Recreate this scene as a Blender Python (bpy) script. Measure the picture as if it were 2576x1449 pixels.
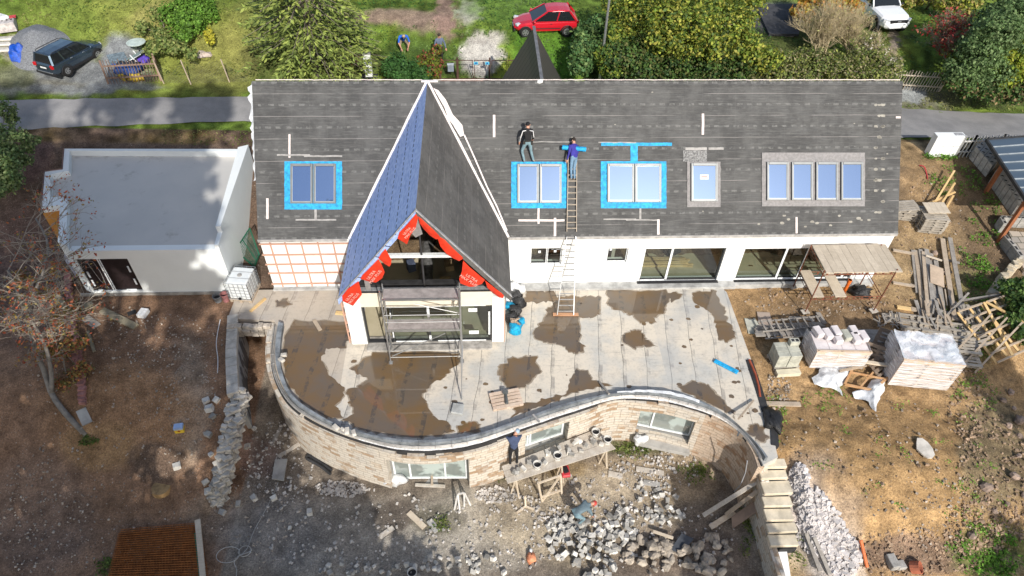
import bpy, math, random
from math import radians as R_, sin, cos, pi, sqrt, atan2, floor, hypot
from mathutils import Vector as V, Matrix, noise as NZ, Quaternion
import numpy as np
random.seed(7); rnd=random.random
def U(a,b): return a+(b-a)*rnd()
for o in list(bpy.data.objects): bpy.data.objects.remove(o)
SC=bpy.context.scene; COL=SC.collection
# ---------------------------------------------------------------- camera
F=1717.; CX,CY=1288.,724.5; CH=22.0
_d=V((-55,1715,F)).normalized(); _x=V((1,-.014,.046)); _x-=_d*_x.dot(_d); _x.normalize(); _z=-_d; _y=_z.cross(_x)
def ray(u,v):
    c=V((u-CX,v-CY,F)); return V((_x.dot(c),_y.dot(c),_z.dot(c)))
def at(u,v,z=0.):
    r=ray(u,v); t=(z-CH)/r.z; return V((r.x*t,r.y*t,z))
def aty(u,v,y):
    r=ray(u,v); t=y/r.y; return V((r.x*t,y,CH+r.z*t))
# world axes of the camera: right, up, back
cr=V((_x.x,_y.x,_z.x)); cd=V((_x.y,_y.y,_z.y)); cf=V((_x.z,_y.z,_z.z))
cam=bpy.data.cameras.new('camera'); co=bpy.data.objects.new('camera',cam); COL.objects.link(co); SC.camera=co
cam.sensor_width=36; cam.lens=F/2576*36; cam.clip_end=1000; cam.clip_start=.1
m=Matrix((( cr.x,-cd.x,-cf.x,0),(cr.y,-cd.y,-cf.y,0),(cr.z,-cd.z,-cf.z,CH),(0,0,0,1))); co.matrix_world=m
# ---------------------------------------------------------------- sky, sun, exposure
EL,AZ=R_(35),R_(16)      # sun stands 16 degrees east of due south
S=V((sin(AZ)*cos(EL),-cos(AZ)*cos(EL),sin(EL)))
w=bpy.data.worlds.new('World'); SC.world=w; w.use_nodes=True; nt=w.node_tree
sky=nt.nodes.new('ShaderNodeTexSky'); sky.sky_type='NISHITA'; sky.sun_disc=False; sky.sun_elevation=EL; sky.sun_rotation=pi-AZ
sky.air_density=1.2; sky.dust_density=2.0
nt.links.new(sky.outputs[0],nt.nodes['Background'].inputs[0]); nt.nodes['Background'].inputs[1].default_value=.15
sl=bpy.data.lights.new('sun','SUN'); sl.energy=4.8; sl.angle=R_(.5); sl.color=(1,.95,.87)
so=bpy.data.objects.new('sun',sl); COL.objects.link(so); so.rotation_euler=S.to_track_quat('Z','Y').to_euler(); so.location=(0,-30,40)
SC.view_settings.view_transform='Standard'; SC.view_settings.look='None'; SC.view_settings.gamma=1; SC.view_settings.exposure=.06
SC.cycles.max_bounces=7; SC.cycles.transparent_max_bounces=12; SC.cycles.caustics_reflective=False; SC.cycles.caustics_refractive=False
# ---------------------------------------------------------------- node helpers
class NV:
    def __init__(s,t,sock): s.t=t; s.s=sock
    def _m(s,op,b=None,c=None,clamp=False):
        n=s.t.nodes.new('ShaderNodeMath'); n.operation=op; n.use_clamp=clamp
        for i,q in enumerate((s,b,c)):
            if q is None: continue
            if isinstance(q,NV): s.t.links.new(q.s,n.inputs[i])
            else: n.inputs[i].default_value=q
        return NV(s.t,n.outputs[0])
    def __add__(s,b): return s._m('ADD',b)
    def __sub__(s,b): return s._m('SUBTRACT',b)
    def __mul__(s,b): return s._m('MULTIPLY',b)
    def __truediv__(s,b): return s._m('DIVIDE',b)
    def fr(s): return s._m('FRACT')
    def fl(s): return s._m('FLOOR')
    def lt(s,b): return s._m('LESS_THAN',b)
    def gt(s,b): return s._m('GREATER_THAN',b)
    def abs(s): return s._m('ABSOLUTE')
    def mx(s,b): return s._m('MAXIMUM',b)
    def cl(s): return s._m('ADD',0.,clamp=True)
    def ss(s,a,b):
        n=s.t.nodes.new('ShaderNodeMapRange'); n.interpolation_type='SMOOTHSTEP'; s.t.links.new(s.s,n.inputs[0])
        n.inputs[1].default_value=a; n.inputs[2].default_value=b; return NV(s.t,n.outputs[0])
class MT:
    """a material under construction"""
    def __init__(s,name,rough=.8,metal=0.,spec=.3):
        s.m=bpy.data.materials.new(name); s.m.use_nodes=True; s.t=s.m.node_tree; s.b=s.t.nodes['Principled BSDF']
        s.b.inputs['Roughness'].default_value=rough; s.b.inputs['Metallic'].default_value=metal; s.b.inputs['Specular IOR Level'].default_value=spec
        s.tc=s.t.nodes.new('ShaderNodeTexCoord')
    def co(s,kind='Object'): return s.tc.outputs[kind]
    def xyz(s,kind='Object'):
        n=s.t.nodes.new('ShaderNodeSeparateXYZ'); s.t.links.new(s.co(kind),n.inputs[0]); return [NV(s.t,n.outputs[i]) for i in range(3)]
    def noise(s,scale,detail=4,rough=.6,kind='Object',stretch=None,dist=0,col=False):
        n=s.t.nodes.new('ShaderNodeTexNoise'); n.inputs['Scale'].default_value=scale; n.inputs['Detail'].default_value=detail
        n.inputs['Roughness'].default_value=rough; n.inputs['Distortion'].default_value=dist; v=s.co(kind)
        if stretch:
            mp=s.t.nodes.new('ShaderNodeMapping'); mp.inputs['Scale'].default_value=stretch; s.t.links.new(v,mp.inputs[0]); v=mp.outputs[0]
        s.t.links.new(v,n.inputs['Vector']); return NV(s.t,n.outputs['Color' if col else 'Fac'])
    def voro(s,scale,feature='F1',kind='Object',out='Distance',rand=1):
        n=s.t.nodes.new('ShaderNodeTexVoronoi'); n.feature=feature; n.inputs['Scale'].default_value=scale; n.inputs['Randomness'].default_value=rand
        s.t.links.new(s.co(kind),n.inputs['Vector']); return NV(s.t,n.outputs[out])
    def rand(s):
        n=s.t.nodes.new('ShaderNodeObjectInfo'); return NV(s.t,n.outputs['Random'])
    def attr(s,name,out='Color'):
        n=s.t.nodes.new('ShaderNodeAttribute'); n.attribute_name=name; return NV(s.t,n.outputs[out])
    def mix(s,f,a,b,mode='MIX'):
        n=s.t.nodes.new('ShaderNodeMix'); n.data_type='RGBA'; n.blend_type=mode
        for i,q in ((0,f),(6,a),(7,b)):
            if isinstance(q,NV): s.t.links.new(q.s,n.inputs[i])
            elif i==0: n.inputs[i].default_value=q
            else: n.inputs[i].default_value=(*q,1)
        return NV(s.t,n.outputs[2])
    def base(s,c):
        if isinstance(c,NV): s.t.links.new(c.s,s.b.inputs['Base Color'])
        else: s.b.inputs['Base Color'].default_value=(*c,1)
        return s
    def rough(s,c): s.t.links.new(c.s,s.b.inputs['Roughness']); return s
    def bump(s,h,strength=.4,dist=.02):
        n=s.t.nodes.new('ShaderNodeBump'); n.inputs['Strength'].default_value=strength; n.inputs['Distance'].default_value=dist
        s.t.links.new(h.s,n.inputs['Height']); s.t.links.new(n.outputs[0],s.b.inputs['Normal']); return s
def plain(name,c,rough=.8,metal=0.,spec=.3,var=.25,sc=3.,bump=.3,per=0.):
    k=MT(name,rough,metal,spec); n=k.noise(sc,6,.65); c2=tuple(x*(1-var) for x in c); c1=tuple(min(1,x*(1+var*.6)) for x in c)
    q=k.mix(n.ss(.3,.7),c2,c1)
    if per: q=k.mix(k.rand(),q,k.mix(1.,q,(1-per,)*3,'MULTIPLY'))
    k.base(q)
    if bump: k.bump(k.noise(sc*9,5,.7),bump,.02)
    return k.m
def wood(name,c,c2,sc=1.):
    k=MT(name,.75,0,.2); n=k.noise(2.2*sc,5,.6,stretch=(1,1,1)); g=k.noise(30*sc,3,.6,stretch=(.12,1,1)); g2=k.noise(30*sc,3,.6,stretch=(1,.12,1))
    q=k.mix((n*.6+(g*g2)*.9).ss(.35,.75),c,c2); q=k.mix(k.rand()*.5,q,k.mix(1.,q,(.72,.7,.68),'MULTIPLY')); k.base(q); k.bump(g*g2,.3,.01); return k.m
def glassy(name,tint,refl=.5,rough=.03,op=.0,opc=(.5,.5,.5)):
    """a pane: part mirror, part see-through, optionally dusty"""
    m=bpy.data.materials.new(name); m.use_nodes=True; t=m.node_tree; t.nodes.clear(); o=t.nodes.new('ShaderNodeOutputMaterial')
    tr=t.nodes.new('ShaderNodeBsdfTransparent'); tr.inputs[0].default_value=(*tint,1)
    gl=t.nodes.new('ShaderNodeBsdfGlossy'); gl.inputs['Roughness'].default_value=rough
    fr=t.nodes.new('ShaderNodeFresnel'); fr.inputs[0].default_value=1.5
    mr=t.nodes.new('ShaderNodeMapRange'); mr.inputs[3].default_value=refl; mr.inputs[4].default_value=1; t.links.new(fr.outputs[0],mr.inputs[0])
    mx=t.nodes.new('ShaderNodeMixShader'); t.links.new(mr.outputs[0],mx.inputs[0]); t.links.new(tr.outputs[0],mx.inputs[1]); t.links.new(gl.outputs[0],mx.inputs[2]); out=mx
    if op:
        df=t.nodes.new('ShaderNodeBsdfDiffuse'); df.inputs[0].default_value=(*opc,1)
        ns=t.nodes.new('ShaderNodeTexNoise'); ns.inputs['Scale'].default_value=1.3; ns.inputs['Detail'].default_value=6
        tc=t.nodes.new('ShaderNodeTexCoord'); t.links.new(tc.outputs['Object'],ns.inputs['Vector'])
        r2=t.nodes.new('ShaderNodeMapRange'); r2.inputs[1].default_value=.42; r2.inputs[2].default_value=.5; r2.inputs[3].default_value=op; r2.inputs[4].default_value=op*.45; t.links.new(ns.outputs['Fac'],r2.inputs[0])
        m2=t.nodes.new('ShaderNodeMixShader'); t.links.new(r2.outputs[0],m2.inputs[0]); t.links.new(mx.outputs[0],m2.inputs[1]); t.links.new(df.outputs[0],m2.inputs[2]); out=m2
    t.links.new(out.outputs[0],o.inputs[0]); return m
# ---------------------------------------------------------------- mesh builder
UP=V((0,0,1))
class MB:
    def __init__(s): s.v=[]; s.f=[]; s.mi=[]; s.uv=None; s.k=0
    def add(s,vs,fs,uvs=None):
        n=len(s.v); s.v+= [V(p) for p in vs]; s.f+=[tuple(n+i for i in f) for f in fs]; s.mi+=[s.k]*len(fs)
        if uvs is not None:
            if s.uv is None: s.uv=[]
            s.uv+=uvs
        return s
    def box(s,c,sz,rz=0,rx=0,ry=0):
        M=Matrix.Translation(V(c))@Matrix.Rotation(rz,4,'Z')@Matrix.Rotation(rx,4,'X')@Matrix.Rotation(ry,4,'Y'); a,b,d=(q/2 for q in sz)
        return s.add([M@V((x*a,y*b,z*d)) for z in (-1,1) for y in (-1,1) for x in (-1,1)],[(0,2,3,1),(4,5,7,6),(0,1,5,4),(2,6,7,3),(0,4,6,2),(1,3,7,5)])
    def bx(s,x0,x1,y0,y1,z0,z1): return s.box(((x0+x1)/2,(y0+y1)/2,(z0+z1)/2),(x1-x0,y1-y0,z1-z0))
    def bar(s,p,q,w,h=None,up=UP):
        p,q=V(p),V(q); h=h or w; d=(q-p).normalized(); a=d.cross(up)
        if a.length<1e-3: a=d.cross(V((0,1,0)))
        a.normalize(); b=a.cross(d).normalized(); a*=w/2; b*=h/2
        return s.add([p-a-b,p+a-b,p+a+b,p-a+b,q-a-b,q+a-b,q+a+b,q-a+b],[(0,3,2,1),(4,5,6,7),(0,1,5,4),(1,2,6,5),(2,3,7,6),(3,0,4,7)])
    def tube(s,pts,r,n=6,r2=None,cap=True):
        pts=[V(p) for p in pts]; N=len(pts); vs=[]; prev=None
        for i,p in enumerate(pts):
            d=(pts[min(i+1,N-1)]-pts[max(i-1,0)]).normalized()
            if prev is None:
                a=d.cross(UP)
                if a.length<1e-3: a=d.cross(V((0,1,0)))
            else: a=prev-d*prev.dot(d)
            a.normalize(); prev=a; b=d.cross(a); rr=(r[i] if isinstance(r,(list,tuple)) else r if r2 is None else r+(r2-r)*i/(N-1))
            vs+=[p+(a*cos(2*pi*k/n)+b*sin(2*pi*k/n))*rr for k in range(n)]
        fs=[(i*n+k,i*n+(k+1)%n,(i+1)*n+(k+1)%n,(i+1)*n+k) for i in range(N-1) for k in range(n)]
        if cap: fs+=[tuple(range(n-1,-1,-1)),tuple((N-1)*n+k for k in range(n))]
        return s.add(vs,fs)
    def prism(s,poly,z0,z1):
        n=len(poly); P=[V((p[0],p[1],0)) for p in poly]
        ar=sum(P[i].x*P[(i+1)%n].y-P[(i+1)%n].x*P[i].y for i in range(n))
        if ar<0: P.reverse()
        g=(lambda z,p:z(p) if callable(z) else z)
        return s.add([V((p.x,p.y,g(z0,p))) for p in P]+[V((p.x,p.y,g(z1,p))) for p in P],[tuple(range(n-1,-1,-1)),tuple(range(n,2*n))]+[(i,(i+1)%n,n+(i+1)%n,n+i) for i in range(n)])
    def slab(s,pts,t,dn=None):
        """a flat polygon thickened downwards along its normal"""
        P=[V(p) for p in pts]; n=len(P); nm=V((0,0,0))
        for i in range(n): nm+=P[i].cross(P[(i+1)%n])
        nm.normalize(); nm=dn or nm
        return s.add(P+[p-nm*t for p in P],[tuple(range(n)),tuple(range(2*n-1,n-1,-1))]+[(n+i,n+(i+1)%n,(i+1)%n,i) for i in range(n)])
    def quad(s,*p,uv=None): return s.add(p,[tuple(range(len(p)))],uv)
    def lathe(s,c,prof,n=12,ax=UP,closed=True):
        c=V(c); q=V(ax).to_track_quat('Z','Y'); vs=[c+q@V((r*cos(2*pi*k/n),r*sin(2*pi*k/n),z)) for r,z in prof for k in range(n)]
        N=len(prof); fs=[(i*n+k,i*n+(k+1)%n,(i+1)*n+(k+1)%n,(i+1)*n+k) for i in range(N-1) for k in range(n)]
        if closed: fs+=[tuple(range(n-1,-1,-1)),tuple((N-1)*n+k for k in range(n))]
        return s.add(vs,fs)
    def blob(s,c,r,n=8,jit=.15,flat=1.,seed=0):
        c=V(c); r=V((r,r,r*flat)) if not hasattr(r,'__len__') else V(r); vs=[c-V((0,0,r.z))]; m_=n//2
        for i in range(1,m_):
            for k in range(n):
                a,b=pi*i/m_,2*pi*k/n; d=V((sin(a)*cos(b),sin(a)*sin(b),-cos(a))); j=1+jit*NZ.noise(d*1.7+V((seed,seed*.7,3)))*2
                vs.append(c+V((d.x*r.x,d.y*r.y,d.z*r.z))*j)
        vs.append(c+V((0,0,r.z))); L=len(vs)-1; fs=[(0,1+(k+1)%n,1+k) for k in range(n)]
        for i in range(m_-2):
            for k in range(n): a=1+i*n; fs.append((a+k,a+(k+1)%n,a+n+(k+1)%n,a+n+k))
        a=1+(m_-2)*n; fs+=[(a+k,a+(k+1)%n,L) for k in range(n)]
        return s.add(vs,fs)
    def build(s,name,mat,parent=None,smooth=False,loc=None,bevel=0,seg=1):
        me=bpy.data.meshes.new(name)
        if parent is not None:
            p=parent
            while p.parent: p=p.parent
            inv=(Matrix.Translation(p.location)@p.rotation_euler.to_matrix().to_4x4()).inverted(); vs=[inv@q for q in s.v]
        elif loc is not None: l=V(loc); vs=[q-l for q in s.v]
        else: vs=s.v
        me.from_pydata([tuple(q) for q in vs],[],s.f)
        for k in (mat if isinstance(mat,(list,tuple)) else [mat]): me.materials.append(k)
        if any(s.mi): me.polygons.foreach_set('material_index',s.mi)
        if s.uv is not None:
            l=me.uv_layers.new(name='UVMap')
            for i,c in enumerate(s.uv):
                if i<len(l.data): l.data[i].uv=c
        if smooth: me.polygons.foreach_set('use_smooth',[True]*len(me.polygons))
        me.validate(); me.update()
        o=bpy.data.objects.new(name,me); COL.objects.link(o)
        if parent is not None: o.parent=parent
        elif loc is not None: o.location=loc
        if bevel:
            b=o.modifiers.new('bevel','BEVEL'); b.width=bevel; b.segments=seg; b.limit_method='ANGLE'; b.angle_limit=R_(40)
        return o
def tag(o,label,cat,group=None,kind=None):
    if label: o['label']=label
    if cat: o['category']=cat; o['kind']='thing'
    if group: o['group']=group
    if kind: o['kind']=kind
    return o
def T(name,label,cat,loc=(0,0,0),rz=0,group=None):
    o=bpy.data.objects.new(name,None); COL.objects.link(o); o.location=loc; o.rotation_euler=(0,0,rz); o.empty_display_size=.3
    return tag(o,label,cat,group)
def dup(o,loc=None,rz=None,label=None,parent=None,rot=None,scale=None):
    c=o.copy(); COL.objects.link(c); c.parent=parent
    if loc is not None: c.location=loc
    if rz is not None: c.rotation_euler=(0,0,rz)
    if rot is not None: c.rotation_euler=rot
    if scale is not None: c.scale=(scale,)*3 if not hasattr(scale,'__len__') else scale
    if label: c['label']=label
    for ch in [q for q in bpy.data.objects if q.parent==o]: dup(ch,parent=c)
    return c
# ---------------------------------------------------------------- the lie of the land
def sm(a,b,x): t=min(1,max(0,(x-a)/(b-a))); return t*t*(3-2*t)
def nz(x,y,s,k=0): return NZ.noise(V((x*s,y*s,k)))
def inpoly(x,y,P):
    c=False; j=len(P)-1
    for i in range(len(P)):
        a,b=P[i],P[j]
        if (a[1]>y)!=(b[1]>y) and x<(b[0]-a[0])*(y-a[1])/(b[1]-a[1])+a[0]: c=not c
        j=i
    return c
PIT=[(-10.95,22.4),(-10.72,20.2),(-10.3,18.4),(-9.8,16.4),(-9.85,15.4),(-10.1,14.6),(-10.4,13.6),(-10.8,12.4),(-11.2,11.5),(-12,6),(10.45,6),(10.4,9),(10.4,13),(10.5,14),(10.6,22.4)]
def hleft(x,y):
    h=-.12-2.78*sm(17.8,12.2,y); h+=.2*sm(-15,-12,x)*sm(11,14,y)*sm(18,15,y); return h
def hright(x,y):
    h=-.15-.25*sm(19,14,y); d=hypot((x-15.2)/5.2,(y-12.6)/3.6)      # the clay mound
    h+=.45*sm(1,.2,d); h-=1.6*sm(13.2,9,y+.15*(x-12)); h-=1.1*sm(19,24,x)*sm(20,15,y)
    if x<11.9 and y<13.35: h=h+(min(h,-.75-(13.05-y)*.47)-h)*sm(11.9,11.4,x)
    return h
def hground(x,y,fine=True):
    n_=0
    if y>22.5:
        h=0*y; h=2.2*sm(23.5,31.2,y)
        if y>34.8: h+=1.9*sm(35.4,41,y)+1.6*sm(42,60,y)
        if y>60: h+=.02*(y-60)
        h-=.06*(x-4)*sm(24,40,y)*(1 if abs(x)<40 else 40/abs(x))
    elif inpoly(x,y,PIT): h=-2.95+.12*nz(x,y,.6)+.9*sm(14.2,18.5,y)*sm(-7.2,-8.8,x)
    elif x<-9: h=hleft(x,y)
    else: h=hright(x,y)
    if fine and not(30.9<y<35.2): 
        a=.10 if x>9 and y<20 else .05
        h+=a*nz(x,y,.9,2)+a*.5*nz(x,y,2.6,5)
    return h
def ong(u,v,dz=0.):
    z=3.
    for _ in range(60):
        p=at(u,v,z); g=hground(p.x,p.y,False)+dz; z+=(g-z)*.5
    return at(u,v,z)
# ================================================================ ground
def pj(p):
    q=V(p)-V((0,0,CH)); z=cf.dot(q)
    return (CX+F*cr.dot(q)/z, CY+F*cd.dot(q)/z) if z>.1 else (1288,3000)
BR=(.20,.125,.085); DK=(.075,.055,.045); GR=(.10,.155,.028); GY=(.21,.235,.06); CLAY=(.31,.20,.10); DUST=(.33,.31,.29); GRAV=(.20,.215,.235)
# soil, grass and gravel patches, plus garden shade painted as dark greens: (u,v,half width,half height,colour,weight)
PATCH=[(480,1010,45,170,(.27,.21,.165),.8),(560,1300,90,60,(.26,.21,.17),.6),(300,1040,190,130,(.235,.14,.08),.7),(250,1120,90,60,(.27,.17,.09),.7),
 (390,1165,70,45,(.08,.06,.05),.8),(100,1300,140,160,(.16,.115,.095),.6),(60,700,110,180,(.11,.075,.068),.8),(350,400,330,40,(.10,.075,.062),.7),(60,400,80,60,(.13,.08,.075),.6),
 (900,1360,330,110,DUST,.75),(700,1340,120,90,(.2,.185,.18),.6),(650,1150,60,50,(.20,.14,.13),.6),(1230,1330,180,110,(.40,.37,.33),.85),(1000,1290,60,40,(.09,.07,.06),.7),(1100,1310,60,40,(.08,.075,.05),.6),
 (1450,1300,240,120,(.33,.28,.215),.85),(1640,1200,170,70,(.36,.29,.21),.8),(1700,1400,170,80,(.19,.15,.125),.7),(1420,1180,60,25,(.25,.18,.09),.6),(1240,1180,60,30,(.12,.12,.06),.6),(1620,1120,110,20,(.17,.18,.08),.6),(1550,1230,90,50,(.36,.31,.25),.6),
 (2060,1290,110,150,(.62,.56,.54),.95),(2110,1420,70,60,(.62,.57,.55),.9),(2200,1120,260,120,CLAY,.7),(2250,1250,200,120,(.38,.25,.13),.7),(2350,1400,200,50,(.17,.12,.10),.8),(2500,1150,90,150,(.17,.14,.09),.8),(2500,1390,110,70,(.12,.15,.05),.75),(2520,1430,60,30,(.3,.26,.2),.5),
 (1980,1400,60,70,(.26,.21,.13),.6),(2450,800,80,120,(.13,.14,.055),.7),(2330,640,90,120,(.36,.26,.15),.7),(2350,470,80,70,(.30,.205,.115),.7),(2080,800,170,60,(.22,.155,.10),.8),(1900,760,80,40,(.30,.20,.11),.6),(2250,700,70,60,(.36,.26,.15),.7)]
NPATCH=[(330,110,330,130,GY,.8),(120,60,140,70,GR,.6),(560,160,90,90,(.22,.22,.07),.7),(420,60,90,60,(.28,.25,.10),.6),(620,90,60,90,(.22,.22,.07),.6),
 (90,120,90,45,(.17,.18,.20),.0),(180,190,190,45,GRAV,1.),(300,150,60,60,GRAV,1.),(60,215,170,22,(.21,.21,.19),.9),(250,222,160,12,GRAV,.8),(30,190,60,30,(.15,.16,.07),.7),(90,110,60,35,GRAV,.9),
 (1000,40,110,22,(.26,.19,.16),.9),(1080,60,80,22,(.24,.18,.15),.8),(1120,40,28,60,(.25,.17,.15),.9),(1210,140,50,50,(.42,.41,.40),1.2),(1180,30,30,32,(.38,.37,.34),.9),(1250,100,20,22,(.42,.4,.38),.9),(1200,95,20,20,(.42,.4,.38),.8),(880,160,80,40,(.10,.075,.05),.6),(1050,150,110,50,(.045,.085,.025),.6),(700,150,90,50,(.07,.075,.03),.7),(1380,120,100,110,(.06,.16,.02),.8),(1280,20,120,40,(.11,.20,.04),.7),  # the darker greens paint the soft shade behind the house
 (2230,110,50,90,(.12,.12,.04),.5),(2250,90,13,60,(.22,.18,.16),.9),(2300,250,130,30,(.16,.15,.13),.8),(2270,235,60,28,(.24,.26,.28),1.),(2480,250,120,30,(.07,.08,.035),.8),(1900,120,200,100,(.06,.07,.03),.8),(1950,40,80,35,(.10,.10,.11),.9),(30,120,40,30,(.35,.33,.3),.8)]
def gcol(x,y,z):
    u,v=pj((x,y,z)); n=nz(x,y,.35,9); n2=nz(x,y,1.7,4)
    if y>30: c=V(GR); P=NPATCH; pb=.15
    elif x<-9.5: c=V(BR); P=PATCH; pb=1.
    elif inpoly(x,y,PIT): c=V((.20,.17,.145)); P=PATCH; pb=.9
    elif y>22: c=V((.16,.115,.075)); P=PATCH; pb=.8
    else: c=V((.33,.22,.12)); P=PATCH; pb=.6
    if 22<y<=31 and x<-9: c=V((.10,.07,.055))
    if 29<y<31.5 and x>16: c=V((.24,.17,.10))
    if 35.1<y<36.4+.0*x and x<-9: c=V((.11,.16,.035))
    if y>80: c=V((.09,.12,.035))
    if y>30: c=c*(1+.9*n2)+V((.05,.035,.0))*max(0,n*2)
    w_=V((u+22*n2+14*nz(x,y,4,1),v+14*n+10*n2,0))
    for a,b,ra,rb,cc,wt in P:
        d=hypot((w_.x-a)/ra,(w_.y-b)/rb)
        if d<1.3: k=wt*sm(1.25,.75,d); c=c.lerp(V(cc),min(1,k)); pb=pb*(1-.3*k)
    c=c*(1+.4*n2*.8+.25*n)*(1.18 if x<-9 and y<31 else 1)
    return (max(.01,c.x),max(.01,c.y),max(.01,c.z),pb)
def axis(segs):
    o=[]
    for a,b,s in segs:
        n=max(1,int(round((b-a)/s))); o+=[a+(b-a)*i/n for i in range(n)]
    return o+[segs[-1][1]]
xs=axis([(-140,-60,10),(-60,-27,1.),(-27,29,.15),(29,60,1.),(60,140,10)]); ys=axis([(-60,6,4),(6,22,.15),(22,38,.2),(38,52,.3),(52,80,1.),(80,200,10)])
def make_ground():
    vs=[]; cs=[]
    for y in ys:
        for x in xs:
            z=hground(x,y)
            if x>9 and y<19.5 and -.9<hypot((x-15)/6.5,(y-12.5)/4.5)<1.6: z+=.10*nz(x,y,3.4,1)+.06*nz(x,y,8,3)-.05*abs(nz(x,y,2.2,8))
            elif y<22 and 6<y: z+=.03*nz(x,y,5,1)
            if 31.0<y<35.2: z-=.06
            vs.append((x,y,z)); cs.append(gcol(x,y,z))
    W=len(xs); fs=[(j*W+i,j*W+i+1,(j+1)*W+i+1,(j+1)*W+i) for j in range(len(ys)-1) for i in range(W-1)]
    me=bpy.data.meshes.new('ground'); me.from_pydata(vs,[],fs); a=me.color_attributes.new('soil','FLOAT_COLOR','POINT'); a.data.foreach_set('color',[q for c in cs for q in c])
    me.polygons.foreach_set('use_smooth',[True]*len(fs))
    k=MT('soil_and_grass',.95,0,.12); c=k.attr('soil'); pb=k.attr('soil','Alpha')
    n1=k.noise(2.2,8,.72); n2=k.noise(16,6,.75); n3=k.noise(60,3,.7)
    c=k.mix(1.,c,k.mix(n1.ss(.25,.75),(.62,.6,.58),(1.35,1.32,1.25)),'MULTIPLY'); c=k.mix(1.,c,k.mix(n2.ss(.3,.7),(.6,.6,.6),(1.45,1.45,1.4)),'MULTIPLY')
    c=k.mix(1.,c,k.mix(n3.ss(.3,.7),(.7,.7,.7),(1.3,1.3,1.3)),'MULTIPLY')
    v1=k.voro(5.5); s1=v1.lt(.115)*k.noise(1.1,3,.7).ss(.42,.62)*pb; v2=k.voro(15.); s2=v2.lt(.17)*k.noise(2.1,3,.7).ss(.4,.6)*pb
    c=k.mix((s2*.75).cl(),c,(.42,.37,.32)); c=k.mix((s1*.9).cl(),c,(.5,.45,.39))
    k.base(c); k.bump(n2*.8+n3*.5+s1+s2*.5,.8,.05); me.materials.append(k.m)
    o=bpy.data.objects.new('ground',me); COL.objects.link(o); tag(o,'bare brown building plot, clay mound and grass gardens around the house',None,None,'structure')
make_ground()
# asphalt lane
def lane():
    b=MB(); fa=[(-300,256),(0,252),(320,247),(640,243),(1288,255),(2000,266),(2265,272),(2420,281),(2576,287),(2900,300)]; ne=[(-300,335),(0,328),(320,316),(640,305),(1288,325),(2000,342),(2265,346),(2420,346),(2576,346),(2900,352)]
    A=[];B=[]
    for (a,c) in zip(fa,ne): A.append(ong(*a)); B.append(ong(*c))
    pts=[]
    def rs(L):
        o=[]
        for i in range(len(L)-1):
            for t in range(12): o.append(L[i].lerp(L[i+1],t/12))
        return o+[L[-1]]
    A=rs(A);B=rs(B); n=5; vs=[]
    for i,(p,q) in enumerate(zip(A,B)):
        for j in range(n):
            t=j/(n-1); w=p.lerp(q,t)
            if j in(0,n-1): w=w+V((0,1,0))*.14*nz(w.x,j,1.1,7)
            vs.append((w.x,w.y,max(hground(w.x,w.y,False),hground(w.x,w.y))+.035-.03*abs(2*t-1)))
    b.add(vs,[(i*n+j,i*n+n+j,i*n+n+j+1,i*n+j+1) for i in range(len(A)-1) for j in range(n-1)])
    k=MT('worn_asphalt',.9,0,.2); c=k.mix(k.noise(.7,6,.6).ss(.35,.65),(.25,.245,.245),(.33,.32,.315)); c=k.mix(k.noise(40,3,.7).ss(.3,.7),c,k.mix(1.,c,(.75,.75,.75),'MULTIPLY'))
    k.base(c).bump(k.noise(60,3,.7),.3,.01); o=b.build('road',k.m,smooth=True); tag(o,'narrow grey asphalt lane behind the house',None,None,'structure')
lane()
# ================================================================ terrace
Mconc=plain('grey_concrete',(.36,.35,.33),.9,var=.3,sc=1.5,bump=.5)
Mdark=plain('black_bitumen',(.035,.035,.037),.7,var=.4,bump=.3)
Mwhite=plain('white_insulation_board',(.80,.81,.80),.85,var=.03,sc=.8,bump=.05)
Mwhite2=plain('pale_render',(.74,.77,.77),.9,var=.04,sc=.7,bump=.08)
Mmetal=plain('galvanised_steel',(.55,.56,.57),.42,.85,.5,var=.12,bump=.05)
Msteel=plain('dark_steel',(.06,.06,.065),.5,.4,.5,var=.2,bump=.1)
Mrust=plain('rusty_steel',(.22,.085,.05),.8,.3,.3,var=.4,sc=6,bump=.4)
IN=[(712,812),(706,850),(703,900),(712,945),(735,995),(785,1032),(850,1068),(930,1092),(1030,1106),(1130,1103),(1210,1088),(1300,1058),(1390,1024),(1480,999),(1560,985),(1640,981),(1700,989),(1760,1007),(1810,1030),(1850,1060),(1890,1098),(1920,1130),(1938,1158)]
OUT=[(676,812),(668,860),(668,915),(684,970),(716,1018),(765,1056),(836,1088),(916,1116),(1010,1140),(1110,1140),(1200,1124),(1285,1095),(1390,1060),(1470,1034),(1550,1005),(1625,1010),(1685,1018),(1737,1032),(1790,1047),(1833,1067),(1867,1093),(1895,1135),(1908,1172)]
def resample(L,N):
    d=[0]
    for a,b in zip(L,L[1:]): d.append(d[-1]+(b-a).length)
    o=[]; j=0
    for i in range(N):
        s_=d[-1]*i/(N-1)
        while j<len(L)-2 and d[j+1]<s_: j+=1
        o.append(L[j].lerp(L[j+1],(s_-d[j])/max(1e-6,d[j+1]-d[j])))
    return o
def smooth(L,k=2):
    for _ in range(k): L=[L[0]]+[(L[i-1]+L[i]*2+L[i+1])/4 for i in range(1,len(L)-1)]+[L[-1]]
    return L
NW=150
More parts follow.
